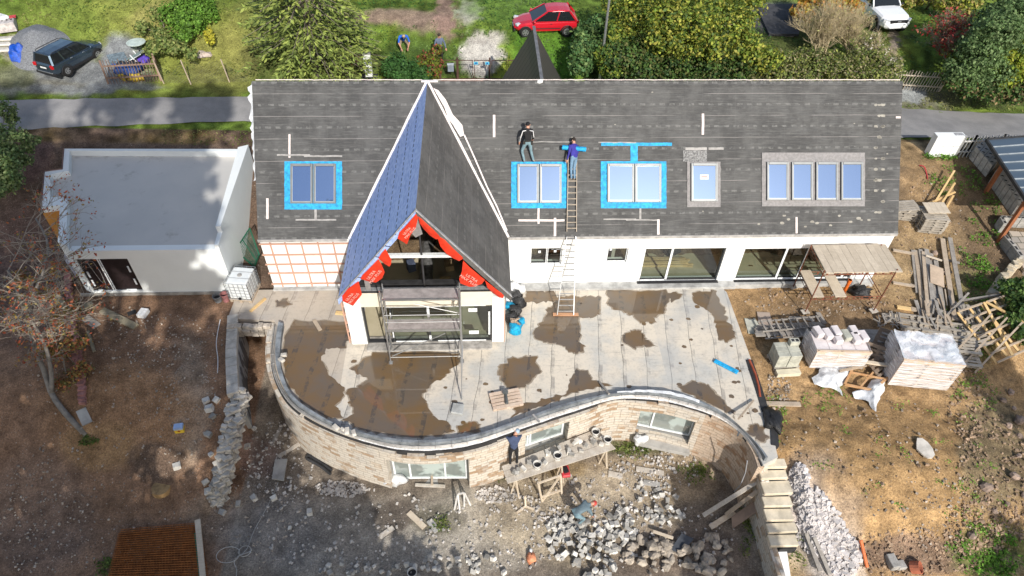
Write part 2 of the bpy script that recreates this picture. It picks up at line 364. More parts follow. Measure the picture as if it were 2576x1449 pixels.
# pair the two traced edges point for point, then densify together
pin=[at(*q,.28) for q in IN]; pout=[at(*q,-.05) for q in OUT]
for q in pin+pout: q.z=0
def dens(L,N):
    o=[]; n=len(L)-1
    for i in range(N):
        t=i/(N-1)*n; k=min(int(t),n-1); f=t-k; p0,p1,p2,p3=L[max(k-1,0)],L[k],L[k+1],L[min(k+2,n)]
        o.append(.5*((2*p1)+(p2-p0)*f+(2*p0-5*p1+4*p2-p3)*f*f+(3*p1-p0-3*p2+p3)*f**3))
    return o
IW0=smooth(dens(pin,400),10); OW=smooth(dens(pout,NW),6)
def near(p,k):
    t=(OW[min(k+1,NW-1)]-OW[max(k-1,0)]).normalized()
    return min(IW0,key=lambda q:(q-p).length+2.5*abs((q-p).dot(t)))
IW=[near(p,k) for k,p in enumerate(OW)]; IW[0]=IW0[0]; IW[-1]=IW0[-1]
for k in range(1,NW-1): IW[k]=IW[k] if (IW[k]-OW[k]).length<1.1 else OW[k]+(IW[k]-OW[k]).normalized()*.85
IW=smooth(IW,5)
TL=[at(573,800),at(588,760),V((-10.9,21.4,0)),V((-10.6,22.05,0))]
terr=[V((p.x,p.y,0)) for p in TL]+[V((-5.5,22.05,0)),V((10.95,22.05,0)),at(1828,735),at(1890,905),at(1925,1010),at(1957,1150)]
ring=[IW[i].lerp(OW[i],.55) for i in range(NW)][::-1]
b=MB(); b.prism(terr+ring+[at(690,806)],-.42,0)
k=MT('dusty_bitumen_membrane',.8,0,.25); X,Y,Z=k.xyz()
d=k.noise(.45,5,.6); c=k.mix(d.ss(.42,.66),(.61,.55,.46),(.46,.455,.43)); c=k.mix(k.noise(2.4,6,.75).ss(.48,.78)*.7,c,(.30,.28,.25)); c=k.mix(k.noise(9,5,.7).ss(.5,.75)*.35,c,(.18,.17,.16))
XX=X+k.noise(.5,2,.5)*.25-Y*.12; j=(XX/.98+.1).fr(); seam=j.lt(.018); band=j.ss(.02,.3)*((j*-1.+1.).ss(.55,.9))
st=k.noise(5,4,.7,stretch=(.18,3.2,1)).ss(.56,.72)*k.noise(.8,3,.6).ss(.42,.6)
edge=(j.lt(.16))*k.noise(1.6,4,.7).ss(.45,.62)
c=k.mix((edge*.45).cl(),c,(.13,.125,.125)); c=k.mix((st*.6).cl(),c,(.07,.068,.07)); c=k.mix((seam*.8).cl(),c,(.05,.05,.05))
c=k.mix((k.noise(.23,3,.5).ss(.52,.66)*X.gt(7.5)*.65).cl(),c,(.33,.345,.36)); c=k.mix((X.lt(-5.6)*.45).cl(),c,(.30,.245,.2))
k.base(c); k.bump(k.noise(30,4,.7)+seam*2.,.25,.01)
tag(b.build('terrace',k.m),'flat roof terrace covered with dusty grey bitumen strips and puddles',None,None,'structure')
# puddles of brown rain water
PUD=[[(742,808),(873,812),(880,835),(868,872),(820,878),(808,905),(830,945),(868,975),(862,1000),(845,1018),(862,1052),(820,1052),(760,1012),(722,960),(712,905),(716,850)],
 [(885,925),(940,888),(1040,884),(1150,890),(1160,905),(1138,925),(1120,948),(1090,962),(1060,990),(1075,1020),(1090,1050),(1130,1062),(1140,1085),(1060,1100),(980,1092),(905,1078),(862,1055),(892,1040),(882,1015),(872,985),(925,955),(900,940)],
 [(1285,905),(1350,893),(1352,915),(1362,935),(1340,955),(1310,975),(1285,982),(1262,960),(1255,925)],
 [(1322,733),(1395,731),(1400,748),(1455,745),(1510,748),(1508,790),(1480,800),(1455,800),(1460,860),(1470,872),(1462,885),(1448,890),(1425,878),(1400,862),(1375,862),(1350,850),(1340,838),(1352,822),(1370,808),(1375,780),(1400,760),(1340,760),(1320,762)],
 [(1528,731),(1672,733),(1720,742),(1690,760),(1680,755),(1672,778),(1668,790),(1640,795),(1655,808),(1640,812),(1605,810),(1590,795),(1575,785),(1540,778),(1530,755)],
 [(1745,735),(1800,732),(1812,760),(1822,790),(1828,808),(1848,832),(1845,850),(1830,862),(1812,855),(1800,830),(1798,800),(1785,785),(1760,768),(1748,765)],
 [(1572,845),(1588,833),(1612,832),(1620,848),(1640,862),(1646,872),(1618,868),(1598,875),(1578,868),(1570,858)],
 [(1430,960),(1450,930),(1475,932),(1490,955),(1520,962),(1535,970),(1500,975),(1440,990),(1390,1010),(1340,1030),(1290,1048),(1300,1020),(1385,1000),(1425,990)],
 [(1710,975),(1740,960),(1775,965),(1795,985),(1822,1010),(1845,1040),(1850,1048),(1800,1022),(1750,998),(1718,985)],
 [(1880,1075),(1900,1066),(1925,1072),(1920,1090),(1935,1100),(1928,1112),(1905,1108),(1882,1090)],[(690,758),(720,752),(735,763),(718,772),(696,770)],[(1155,1072),(1180,1060),(1205,1068),(1200,1085),(1150,1090)]]
Mwat=MT('brown_rain_water',.05,0,.6); n=Mwat.noise(.6,5,.6); q=Mwat.mix(n.ss(.35,.65),(.15,.09,.035),(.12,.092,.066))
XX=Mwat.xyz()[0]+Mwat.noise(.5,2,.5)*.25-Mwat.xyz()[1]*.12; jj=(XX/.98+.1).fr(); q=Mwat.mix((jj.lt(.2)*Mwat.noise(3,4,.7).ss(.45,.6)*.7).cl(),q,(.05,.045,.04)); Mwat.base(q); Mwat.b.inputs['Coat Weight'].default_value=1.; Mwat.b.inputs['Coat Roughness'].default_value=.02; Mwat.rough(Mwat.noise(1.,2,.5)*.0+.6); Mwat=Mwat.m
Mdamp=plain('damp_membrane',(.31,.26,.20),.55,var=.35,sc=4,bump=.1)
for i,Pl in enumerate(PUD):
    w=[]; n=len(Pl)
    for a in range(n):
        p,q=Pl[a],Pl[(a+1)%n]
        for t in range(7):
            x=p[0]+(q[0]-p[0])*t/7; y=p[1]+(q[1]-p[1])*t/7; w.append(at(x+9*nz(x,y,.09,i)+4*nz(x,y,.3,i),y+7*nz(x,y,.09,i+40)+3*nz(x,y,.3,i+9),.004))
    c0=sum(w,V((0,0,0)))/len(w); b=MB(); b.add([V((p.x,p.y,.0022))+(p-c0).normalized()*(.05+.06*abs(nz(p.x*2,p.y*2,1.,3))) for p in w],[tuple(range(len(w)))]); o=b.build('damp_margin',Mdamp)
    bm=__import__('bmesh').new(); bm.from_mesh(o.data); __import__('bmesh').ops.triangulate(bm,faces=bm.faces[:]); bm.to_mesh(o.data); bm.free(); tag(o,'damp darker rim around a puddle on the terrace',None,None,'structure')
    b=MB(); b.add(w,[tuple(range(len(w)))]); o=b.build('puddle',Mwat)
    bm=__import__('bmesh').new(); bm.from_mesh(o.data); __import__('bmesh').ops.triangulate(bm,faces=bm.faces[:]); bm.to_mesh(o.data); bm.free()
    tag(o,'brown rain water puddle lying on the terrace membrane',None,None,'structure')
random.seed(5)
b=MB()
for i in range(70):
    u,v=U(860,1900),U(760,1080); p=at(u,v,.0045); 
    if not inpoly(p.x,p.y,[(q.x,q.y) for q in terr+ring]) or (880<u<1290 and v<880): continue
    r=U(.04,.13); b.add([p+V((r*(1+.4*nz(i,k,1.3))*cos(k*pi/5),r*.8*(1+.5*nz(i,k,2.1,4))*sin(k*pi/5),0)) for k in range(10)],[tuple(range(10))])
tag(b.build('water_drops',Mwat),'small wet spots scattered over the terrace','wet spots',None,'stuff')
# ================================================================ curved stone wall
def fr_at(i): # outward normal of the wall at step i
    a,b_=OW[max(i-1,0)],OW[min(i+1,NW-1)]; t=(b_-a).normalized(); return V((t.y,-t.x,0))
cw=T('curved_stone_wall','curving sandstone faced wall with reinforcing bars along its top, carrying the terrace','wall',(0,13,0))
# sandstone facing
k=MT('split_sandstone',.9,0,.15)
bt=k.t.nodes.new('ShaderNodeTexBrick'); mp=k.t.nodes.new('ShaderNodeMapping'); nd=k.t.nodes.new('ShaderNodeTexNoise'); nd.inputs['Scale'].default_value=1.3; k.t.links.new(k.co('UV'),nd.inputs['Vector']); vm=k.t.nodes.new('ShaderNodeVectorMath'); vm.operation='MULTIPLY_ADD'; vm.inputs[1].default_value=(.16,.10,0); k.t.links.new(nd.outputs['Color'],vm.inputs[0]); k.t.links.new(k.co('UV'),vm.inputs[2]); k.t.links.new(vm.outputs[0],mp.inputs[0]); k.t.links.new(mp.outputs[0],bt.inputs[0])
bt.inputs['Scale'].default_value=1; bt.inputs['Brick Width'].default_value=.46; bt.inputs['Row Height'].default_value=.17; bt.inputs['Mortar Size'].default_value=.008; bt.inputs['Color1'].default_value=(0,0,0,1); bt.inputs['Color2'].default_value=(1,1,1,1); bt.inputs['Mortar'].default_value=(.5,.5,.5,1); bt.offset=.43; bt.squash=.7; bt.squash_frequency=3
bw=NV(k.t,bt.outputs[0]); mo=NV(k.t,bt.outputs[1])
big=k.noise(.75,4,.6); brown=(bw*.55+big*1.05+k.noise(5,3,.6)*.35); c=k.mix(brown.ss(1.06,1.30),(.60,.55,.48),(.30,.195,.12)); c=k.mix(bw.ss(.4,.95)*.30,c,(.60,.47,.33)); c=k.mix(k.noise(1.6,3,.6).ss(.5,.7)*.5,c,(.50,.475,.44)); c=k.mix(k.noise(9,5,.7).ss(.4,.7)*.45,c,k.mix(1.,c,(.6,.55,.5),'MULTIPLY'))
ud=k.t.nodes.new('ShaderNodeSeparateXYZ'); k.t.links.new(k.co('UV'),ud.inputs[0]); uu=NV(k.t,ud.outputs[0])
c=k.mix((uu.gt(22.)*.45).cl(),c,k.mix(1.,c,(.78,.52,.33),'MULTIPLY')); c=k.mix((mo*.75).cl(),c,(.22,.18,.14)); k.base(c); k.bump(bw*.5-mo*1.5+k.noise(14,5,.7)*.7,.8,.04); Mstone=k.m
alen=[0]
for a,c_ in zip(OW,OW[1:]): alen.append(alen[-1]+(c_-a).length)
def iu(u): # wall step whose projected outer edge is nearest that column
    return min(range(20,NW),key=lambda i:abs(pj(OW[i])[0]-u)+(0 if i>25 else 50))
# openings: (step a, step b, z0, z1)
OPN=[(iu(968),iu(1181),-2.95,-.78),(iu(1318),iu(1440),-1.95,-.45),(iu(1617),iu(1757),-2.35,-.72)]
b=MB(); jag=[]; TH=.24
random.seed(3)
for i in range(NW):
    if not jag or rnd()<.30: cur=-.04-U(0,.20)-(.16 if OPN[0][0]-2<i<OPN[0][1]+22 else 0)
    jag.append(cur)
def wallseg(b,i,z0,z1,o0=0.,o1=TH):
    a,c_=OW[i],OW[i+1]; na,nc=fr_at(i),fr_at(i+1); u0,u1=alen[i],alen[i+1]
    P=[a-na*o0,c_-nc*o0,c_-nc*o1,a-na*o1]
    vs=[p+V((0,0,z0)) for p in P]+[p+V((0,0,z1)) for p in P]
    fs=[(1,0,4,5),(3,2,6,7),(4,7,6,5),(0,1,2,3),(0,3,7,4),(2,1,5,6)]
    n=len(b.v)
    b.v+=vs; b.f+=[tuple(n+q for q in f) for f in fs]; b.mi+=[b.k]*6
    if b.uv is None: b.uv=[]
    hz={0:(u0,z0),1:(u1,z0),2:(u1,z0-.24),3:(u0,z0-.24),4:(u0,z1),5:(u1,z1),6:(u1,z1+.24),7:(u0,z1+.24)}
    for f in fs:
        for q in f: b.uv.append(hz[q])
for i in range(0,NW-1):
    zb=-3.05
    op=[o for o in OPN if o[0]<=i<o[1]]
    if not op: wallseg(b,i,zb,jag[i])
    else:
        if op[0][2]>-2.9: wallseg(b,i,zb,op[0][2])
        wallseg(b,i,op[0][3],jag[i])
b.build('stone_facing',Mstone,cw)
# returns of the openings
b=MB()
for (i0,i1,z0,z1) in OPN:
    for i in (i0,i1):
        n_=fr_at(i); p=OW[i]-n_*TH; q=OW[i]-n_*.62; t=V((-n_.y,n_.x,0))*(.05 if i==i1 else -.05)
        P=[p,p+t,q+t,q]; b.add([r+V((0,0,z0)) for r in P]+[r+V((0,0,z1)) for r in P],[(0,1,5,4),(1,2,6,5),(2,3,7,6),(3,0,4,7)])
    for i in range(i0,i1):
        n0,n1=fr_at(i),fr_at(i+1); p,q=OW[i]-n0*TH,OW[i+1]-n1*TH; r,s_=OW[i+1]-n1*.62,OW[i]-n0*.62
        for z in (z1+.002,z0-.002): b.add([x+V((0,0,z)) for x in (p,q,r,s_)],[(0,1,2,3)])
b.build('reveal',Mconc,cw)
# concrete backing, bar trough and coping
b=MB()
def rg(i,f,z): p=OW[i].lerp(IW[i],f); return V((p.x,p.y,z))
def band(b,f0,f1,z0,z1,i0=0,i1=NW-1,skip=()):
    for i in range(i0,i1):
        zz=z0
        for o in skip:
            if o[0]<=i<o[1]: zz=max(z0,o[3]+.0)
        P=[rg(i,f0,zz),rg(i+1,f0,zz),rg(i+1,f1,zz),rg(i,f1,zz),rg(i,f0,z1),rg(i+1,f0,z1),rg(i+1,f1,z1),rg(i,f1,z1)]
        b.add(P,[(1,0,4,5),(3,2,6,7),(4,7,6,5),(0,1,2,3)]+([(0,3,7,4)] if i==i0 else [])+([(2,1,5,6)] if i==i1-1 else []))
WT=(OW[40]-IW[40]).length
band(b,.30,.60,-3.0,-.10,skip=OPN); b.build('concrete_core',Mdark,cw)
b=MB(); 
for i in range(0,NW-3,3):
    f0=.70; g=.985
    P=[OW[i].lerp(IW[i],f0),OW[i+3].lerp(IW[i+3],f0),OW[i+3].lerp(IW[i+3],1.),OW[i].lerp(IW[i],1.)]; c_=sum(P,V((0,0,0)))/4
    P=[c_+(p-c_)*g for p in P]; z=.26+.015*nz(i,0,.7); b.add([p+V((0,0,-.35)) for p in P]+[p+V((0,0,z)) for p in P],[(4,5,6,7),(0,1,5,4),(1,2,6,5),(2,3,7,6),(3,0,4,7)])
for p in b.v: pass
b.build('coping_block',plain('tarred_block',(.215,.235,.255),.8,var=.45,sc=2.5,bump=.4),cw)
b=MB()
for f,z,sd in ((.40,.02,1),(.46,.03,2),(.52,-.02,3),(.58,.04,4),(.43,.09,5),(.55,.10,6)):
    L=[rg(i,f+.03*nz(i,sd,.09),z+.02*nz(i,sd,.2)) for i in range(2,NW-3,2)]
    b.tube(L,.011,4)
for i in range(6,NW-6,3):
    b.tube([rg(i,.38,0),rg(i,.38,.12),rg(i,.6,.12),rg(i,.6,0)],.008,4)
b.build('reinforcing_bars',plain('pale_bars',(.52,.50,.48),.6,.5,.3,var=.25,bump=.1),cw)
b=MB(); i0,i1=iu(900),iu(1860)
for i in range(i0,i1): 
    P=[rg(i,.30,-.03),rg(i+1,.30,-.03),rg(i+1,.68,.03),rg(i,.68,.03)]
    P=[p+V((0,0,.035*nz(p.x*3,p.y*3,2.))) for p in P]; b.add(P,[(0,1,2,3)])
b.build('foil_lining',plain('silver_foil',(.78,.78,.79),.45,.1,.5,var=.35,sc=14,bump=1.),cw,smooth=True)
b=MB()
for i in range(i0+18,i1+6):
    if 1545<pj(OW[i])[0]<1745: 
        P=[rg(i,.62,.275),rg(i+1,.62,.275),rg(i+1,1.02,.275),rg(i,1.02,.275)]
        b.add([p+V((0,.05*nz(p.x*2,0,2.),.03*nz(p.x*5,p.y*5,2.)+.02)) for p in P],[(0,1,2,3)])
b.build('plastic_sheet',plain('crumpled_white_plastic',(.82,.84,.86),.3,0,.5,var=.15,sc=9,bump=1.),cw,smooth=True)
# windows and door of the wall
Mpane=glassy('dusty_window_pane',(.55,.66,.62),.35,.05,.72,(.50,.58,.56))
Mclean=glassy('clear_window_pane',(.72,.80,.76),.10,.02)
Mframe=plain('anthracite_frame',(.035,.037,.04),.5,0,.4,var=.1,bump=.02)
Mtape=plain('pale_protective_tape',(.75,.78,.80),.6,0,.4,var=.2,sc=9,bump=.2)
def wwin(nm,i0,i1,z0,z1,muls,lab):
    A=OW[i0]-fr_at(i0)*.45; B=OW[i1]-fr_at(i1)*.45; A.z=B.z=0; t=(B-A).normalized(); L=(B-A).length
    g=MB(); g.add([A+V((0,0,z0)),B+V((0,0,z0)),B+V((0,0,z1)),A+V((0,0,z1))],[(0,1,2,3)]); f=MB()
    for s_ in (0.02,L-.02): f.bar(A+t*s_+V((0,0,z0)),A+t*s_+V((0,0,z1)),.07,.09)
    for z in (z0+.04,z1-.04): f.bar(A+V((0,0,z)),B+V((0,0,z)),.09,.07)
    fo=f.build(nm,Mtape,cw); g.build('pane',Mpane,fo); f=MB()
    for s_ in muls: f.bar(A+t*L*s_+V((0,0,z0)),A+t*L*s_+V((0,0,z1)),.07,.10)
    f.build('mullion',Mtape,fo)
    return A,B
b=MB(); 
wwin('door_frame',OPN[0][0],OPN[0][1],-2.9,-.8,(.22,.70),''); wwin('window_frame',OPN[1][0],OPN[1][1],-1.93,-.47,(.16,.22),''); wwin('window_frame',OPN[2][0],OPN[2][1],-2.3,-.74,(.28,),'')
# dark room behind the openings so the panes show depth
b=MB(); b.bx(-5.5,9,16.6,16.8,-3,-.5); b.build('room_wall',plain('raw_plaster',(.3,.29,.27),.9),cw)
# lintel course over the passage on the left and the deck beside it
b=MB(); random.seed(9); x=at(572,812,.1).x; y=at(600,812,.1).y
while x<at(672,812,.1).x:
    w_=U(.22,.42)
    for z in (-.42,-.22,-.02): b.box((x+w_/2+U(-.03,.03),y-.12+U(-.03,.03),z),(w_*.95,.26+U(-.04,.04),.19),U(-.05,.05))
    x+=w_
b.build('lintel_course',plain('rough_pale_stone',(.50,.44,.37),.9,var=.45,sc=2.5,bump=.6),cw,bevel=.012)
# ================================================================ retaining walls
def rwall():
    t=T('retaining_wall','poured concrete retaining wall with pale block top left of the terrace passage','wall',(-10.7,18.8,-3))
    W=[V((-10.56,20.55,0)),V((-10.12,18.4,0)),V((-9.55,16.35,0))]; L=[W[0].lerp(W[1],i/5) for i in range(6)]+[W[1].lerp(W[2],i/5) for i in range(1,6)]
    b=MB()
    for p,q in zip(L,L[1:]):
        P=[p,q,q-V((.36,0,0)),p-V((.36,0,0))]; b.add([r+V((0,0,-3)) for r in P]+[r+V((0,0,-.28)) for r in P],[(0,1,2,3),(7,6,5,4),(0,4,5,1),(1,5,6,2),(2,6,7,3),(3,7,4,0)])
    k=MT('stained_cement',.85,0,.2); c=k.mix(k.noise(1.1,4,.6,stretch=(1,1.6,.5)).ss(.48,.54),(.40,.41,.415),(.14,.14,.145)); k.base(c); k.bump(k.noise(12,4,.7),.4,.02)
    b.build('concrete_face',k.m,t); b=MB(); random.seed(2); n=9
    for i in range(n):
        f=lambda g:(W[0].lerp(W[1],g*2) if g<.5 else W[1].lerp(W[2],g*2-1))
        p,q=f(i/n),f((i+1)/n); c=(p+q)/2; b.box(c+V((-.18,0,-.13)),(.44,(q-p).length*.97,.30),atan2((q-p).x,-(q-p).y)+U(-.015,.015))
    b.build('block_course',plain('cast_stone_blocks',(.50,.47,.42),.9,var=.3,sc=2,bump=.6),t,bevel=.015)
rwall()
Mrub=plain('rubble_stone',(.62,.58,.52),.9,var=.4,sc=2.5,bump=.7,per=.25)
def rubwall():
    b=MB(); random.seed(21); P=dens([at(597,980,-.02),at(586,1030,-.25),at(573,1085,-.6),at(565,1130,-1.0),at(552,1185,-1.6),at(540,1235,-2.3),at(535,1262,-2.75)],26)
    for p in P:
        zb=max(min(hground(p.x+.6,p.y),hground(p.x-.6,p.y))-.1,p.z-.75)
        for z in np.arange(zb,p.z+.02,.17):
            for dx in (-.17,.02,.19):
                if rnd()<.12: continue
                s_=U(.17,.31); b.box((p.x+dx+U(-.07,.07),p.y+U(-.08,.08),z+U(-.05,.05)),(s_,s_*U(.6,1),U(.10,.17)),U(-.8,.8),U(-.15,.15),U(-.15,.15))
    o=b.build('rubble_wall',Mrub,loc=(-10.2,14.5,-2),bevel=.015); tag(o,'crumbling dry rubble wall running down the left side of the yard','wall')
rubwall()
def rightwall():
    t=T('yard_side_wall','brown stone faced wall on the right edge of the yard below the stairs','wall',(10.4,11,-3))
    b=MB(); ys_=[13.4-.3*i for i in range(26)]
    zt=lambda y:-.35-1.5*sm(13.2,10.4,y)-.5*sm(10,6,y)
    b.uv=[]
    for y0,y1 in zip(ys_,ys_[1:]):
        n=len(b.v); z0,z1=zt(y0),zt(y1); x=10.28
        b.v+=[V((x,y0,-3.1)),V((x,y1,-3.1)),V((x,y1,z1)),V((x,y0,z0)),V((x+.28,y0,-3.1)),V((x+.28,y1,-3.1)),V((x+.28,y1,z1)),V((x+.28,y0,z0))]
        fs=[(0,1,2,3),(3,2,6,7),(5,4,7,6)]; b.f+=[tuple(n+q for q in f) for f in fs]; b.mi+=[0]*3
        uv={0:(30-y0,-3.1),1:(30-y1,-3.1),2:(30-y1,z1),3:(30-y0,z0),4:(30-y0,-3.1),5:(30-y1,-3.1),6:(30-y1,z1+.28),7:(30-y0,z0+.28)}
        for f in fs:
            for q in f: b.uv.append(uv[q])
    b.build('stone_facing',Mstone,t)
rightwall()
# stairs of thick slabs
t=T('stone_stairs','flight of thick pale stone slabs descending beside the yard wall','stairs',(10.9,12,-1)); random.seed(4)
Mtread=plain('sandy_slab',(.60,.53,.41),.85,var=.25,sc=1.6,bump=.5); Mris=Mdark
ST=[(1906,1162,78),(1906,1188,80),(1910,1202,80),(1914,1247,78),(1918,1268,78),(1921,1303,78),(1924,1330,72)]
y=13.05; z=-.32; dys=[.36,.34,.52,.38,.45,.36,.42]
for i,dy in enumerate(dys):
    b=MB(); b.box((10.78+U(-.04,.04)-.015*i,y-dy/2+.03,z-.09),(1.06+U(-.06,.04),dy*1.0,.15),U(-.03,.03)); b.build('tread',Mtread,t,bevel=.02); y-=dy; z-=.19
b=MB(); y=13.05; z=-.32
for dy in dys: b.bx(10.58,11.2,y-dy,y,-3,z-.22); y-=dy; z-=.19
b.build('stair_base',Mdark,t)
b=MB(); b.bar(at(1958,1350,-1.9),at(1975,1470,-2.3),.38,.25); o=b.build('concrete_beam',plain('white_plaster',(.72,.73,.74),.8,var=.1),loc=at(1958,1400,-2.0)); tag(o,'long white beam lying below the foot of the stone stairs','beam')
# ================================================================ main house
XL,XR=-9.3,18.3; YE,ZE=22.08,2.93; YR,ZR=26.35,7.87; PT=atan2(ZR-ZE,YR-YE); RN=V((0,-sin(PT),cos(PT)))
RX=-2.1; WL,WR=-5.5,1.2; YF,YFE=17.7,18.5
def onpl(u,v,p0,n,off=0.):
    r=ray(u,v); c=V((0,0,CH)); t=(V(p0)-c).dot(n)/r.dot(n); return c+r*t+n*off
def onroof(u,v,off=0.): return onpl(u,v,(0,YE,ZE),RN,off)
house=T('house','long white house with a dark membrane roof, skylights and a steep glazed gable wing','house',(4.5,24,0))
def membrane(name,along,dark,dash,pitch,lo,seamc,cc=(.0,.0)):
    k=MT(name,.75,0,.3); X=k.xyz(); s_=(X[2]*(-1.)+ZR)/sin(pitch); a=X[along]; s_=s_+k.noise(.8,2,.5)*.03
    n=k.noise(.8,7,.72,stretch=(1,1,1)); n9=k.noise(3.5,6,.75); st=k.noise(18,4,.7,stretch=((.08,1,1) if along==0 else (1,.08,1))); 
    c=k.mix(n.ss(.38,.62),tuple(q*.92 for q in dark),tuple(q*1.06 for q in lo)); c=k.mix(n9.ss(.55,.75)*.35,c,dash); c=k.mix(st.ss(.45,.8)*.55,c,dash)
    r=((s_+.40)/.92).fr(); seam=r.lt(.018); dr=(r-.5).abs().lt(.05)*((a/.42+((s_/.92).fl()*.37)).fr()).lt(.55)*k.noise(6,3,.7).ss(.35,.6)
    gr=((a/.72).fr()).lt(.025)*.12
    c=k.mix((seam*k.noise(.6,3,.6).ss(.38,.55)*.8).cl(),c,seamc); c=k.mix((dr*.75).cl(),c,dash); c=k.mix(gr,c,dash)
    k.base(c); wr=k.noise(3.,5,.6,stretch=((.35,1,1) if along==0 else (1,.35,1))); k.bump(wr*2.2+st*.5,.8,.04); return k.m
Mroof=membrane('grey_roof_membrane',0,(.062,.062,.062),(.17,.17,.165),PT,(.088,.088,.087),(.30,.28,.27))
WP=atan2(ZR-ZE,RX-WL)
Mwing=membrane('worn_grey_membrane',1,(.088,.084,.08),(.15,.145,.135),WP,(.115,.11,.105),(.26,.24,.22))
k=MT('sky_sheen_membrane',.6,0,.4); X=k.xyz(); s_=(X[2]*(-1.)+ZR)/sin(WP); r=((s_+.3)/.72).fr(); a=X[1]
c=k.mix(k.noise(9,5,.7,stretch=(1,.4,1)).ss(.35,.65),(.26,.37,.70),(.44,.56,.86)); c=k.mix(((r-.35).abs().lt(.035)*((a/.34).fr()).lt(.6)).cl(),c,(.01,.013,.035)); c=k.mix(((r-.85).abs().lt(.02)*.5).cl(),c,(.3,.4,.65)); k.base(c); k.bump(k.noise(7,5,.6,stretch=(1,.4,1)),.4,.03); Mblue=k.m  # blue sky sheen on the grazing west slope is put into its colour
b=MB(); tri=[V((XL,YE,ZE)),V((WL,YE,ZE)),V((RX,YR,ZR)),V((XL,YR,ZR))]; b.slab(tri,.2); tri=[V((WR,YE,ZE)),V((XR,YE,ZE)),V((XR,YR,ZR)),V((RX,YR,ZR))]; b.slab(tri,.2)
roof=b.build('roof',Mroof,house)
b=MB(); b.slab([V((XR,YR,ZR)),V((XR,30.6,ZE)),V((XL,30.6,ZE)),V((XL,YR,ZR))],.2); b.build('north_roof_slope',Mroof,house)
# walls
GB=.012
def wallX(b,y0,y1,x0,x1,z0,z1,ops):
    ops=sorted(ops); x=x0
    for (a,c_,lo,hi) in ops:
        if a>x: b.bx(x,a,y0,y1,z0,z1)
        if lo>z0: b.bx(a,c_,y0,y1,z0,lo)
        if hi<z1: b.bx(a,c_,y0,y1,hi,z1)
        x=c_
    if x<x1: b.bx(x,x1,y0,y1,z0,z1)
YW=22.15
def wx(u,v): p=aty(u,v,YW); return p.x,p.z
W1=(wx(1333,664)[0],wx(1411,664)[0],wx(1333,667)[1],wx(1333,625)[1]); W2=(wx(1524,660)[0],wx(1575,660)[0],wx(1530,661)[1],wx(1530,625)[1])
D3=(wx(1607,708)[0],wx(1800,710)[0],.06,wx(1625,626)[1]); D4=(wx(1848,703)[0],wx(2137,700)[0],.06,wx(1876,626)[1])
b=MB(); wallX(b,YW,YW+.38,WR-.25,XR-.02,0,ZE-.02,[W1,W2,D3,D4]); b.bx(XL+.02,WL+.3,YW,YW+.38,0,ZE-.02)
def gend(x0,x1):
    P=[V((0,YW+.38,0)),V((0,30.4,0)),V((0,30.4,ZE-.03)),V((0,YR,ZR-.28)),V((0,YW+.38,ZE+.1))]
    b.add([V((x0,p.y,p.z)) for p in P]+[V((x1,p.y,p.z)) for p in P],[(4,3,2,1,0),(5,6,7,8,9)]+[(i,(i+1)%5,5+(i+1)%5,5+i) for i in range(5)])
gend(XL+.02,XL+.4); gend(XR-.4,XR-.02); b.bx(XL+.4,XR-.4,30.05,30.4,0,ZE-.1); b.build('wall',Mwhite,house)
b=MB(); b.bx(WL+.3,WR-.3,30.02,30.049,0,ZE); b.bx(WR-.1,WR,YW+.4,30,0,ZE-.1); b.bx(WL,WL+.1,YW+.4,30,0,ZE-.1)
for x in (5.9,11.6): b.bx(x,x+.15,YW+.4,30,0,2.7)
b.bx(WR,XR-.4,YW+.4,30,2.65,2.75); b.bx(XL+.4,WL,YW+.4,30,2.65,2.75); b.build('inner_wall',plain('inner_plaster',(.42,.39,.35),.9,var=.15),house)
k=MT('fresh_screed',.85,0,.2); k.base(k.mix(k.noise(.8,5,.6).ss(.3,.7),(.40,.36,.25),(.50,.45,.33))); k.bump(k.noise(25,4,.7),.5,.01)
b=MB(); b.bx(XL+.4,XR-.4,YW+.3,30.05,-.1,.03); b.bx(WL+.45,WR-.57,18.75,YW+.3,-.1,.03); b.build('screed_floor',k.m,house)
Mpln=plain('grey_plinth',(.42,.42,.41),.9,var=.35,sc=2,bump=.3)
for q in ((WR,D4[0]-.05,21.72,YW,-.06,.10),(D4[0]-.05,XR-.02,21.85,YW,-.2,.10),(XL+.02,WL,21.95,YW,-.06,.08)): b=MB(); b.bx(*q); b.build('plinth',Mpln,house)
b=MB(); b.bx(XL-.02,WL-.1,YE-.04,YE-.01,ZE-.12,ZE+.02); b.bx(WR+.05,XR,YE-.04,YE-.01,ZE-.14,ZE+.01); b.build('eave_board',plain('crumpled_eave_foil',(.40,.39,.38),.6,var=.3,sc=4),house)
# battened panel on the left wall
Mbat=wood('copper_toned_battens',(.52,.30,.22),(.60,.38,.29))
b=MB(); pl=[wx(676,600)[0],wx(714,600)[0],wx(755,600)[0],wx(797,600)[0],wx(836,600)[0]]
for x in pl: b.bx(x-.03,x+.03,YW-.045,YW-.003,.1,ZE-.15)
for v_ in (611,638,662,684,711): z=wx(760,v_)[1]; b.bx(XL-.02,WL+.2,YW-.085,YW-.046,z-.035,z+.035)
b.build('wall_batten',Mbat,house)
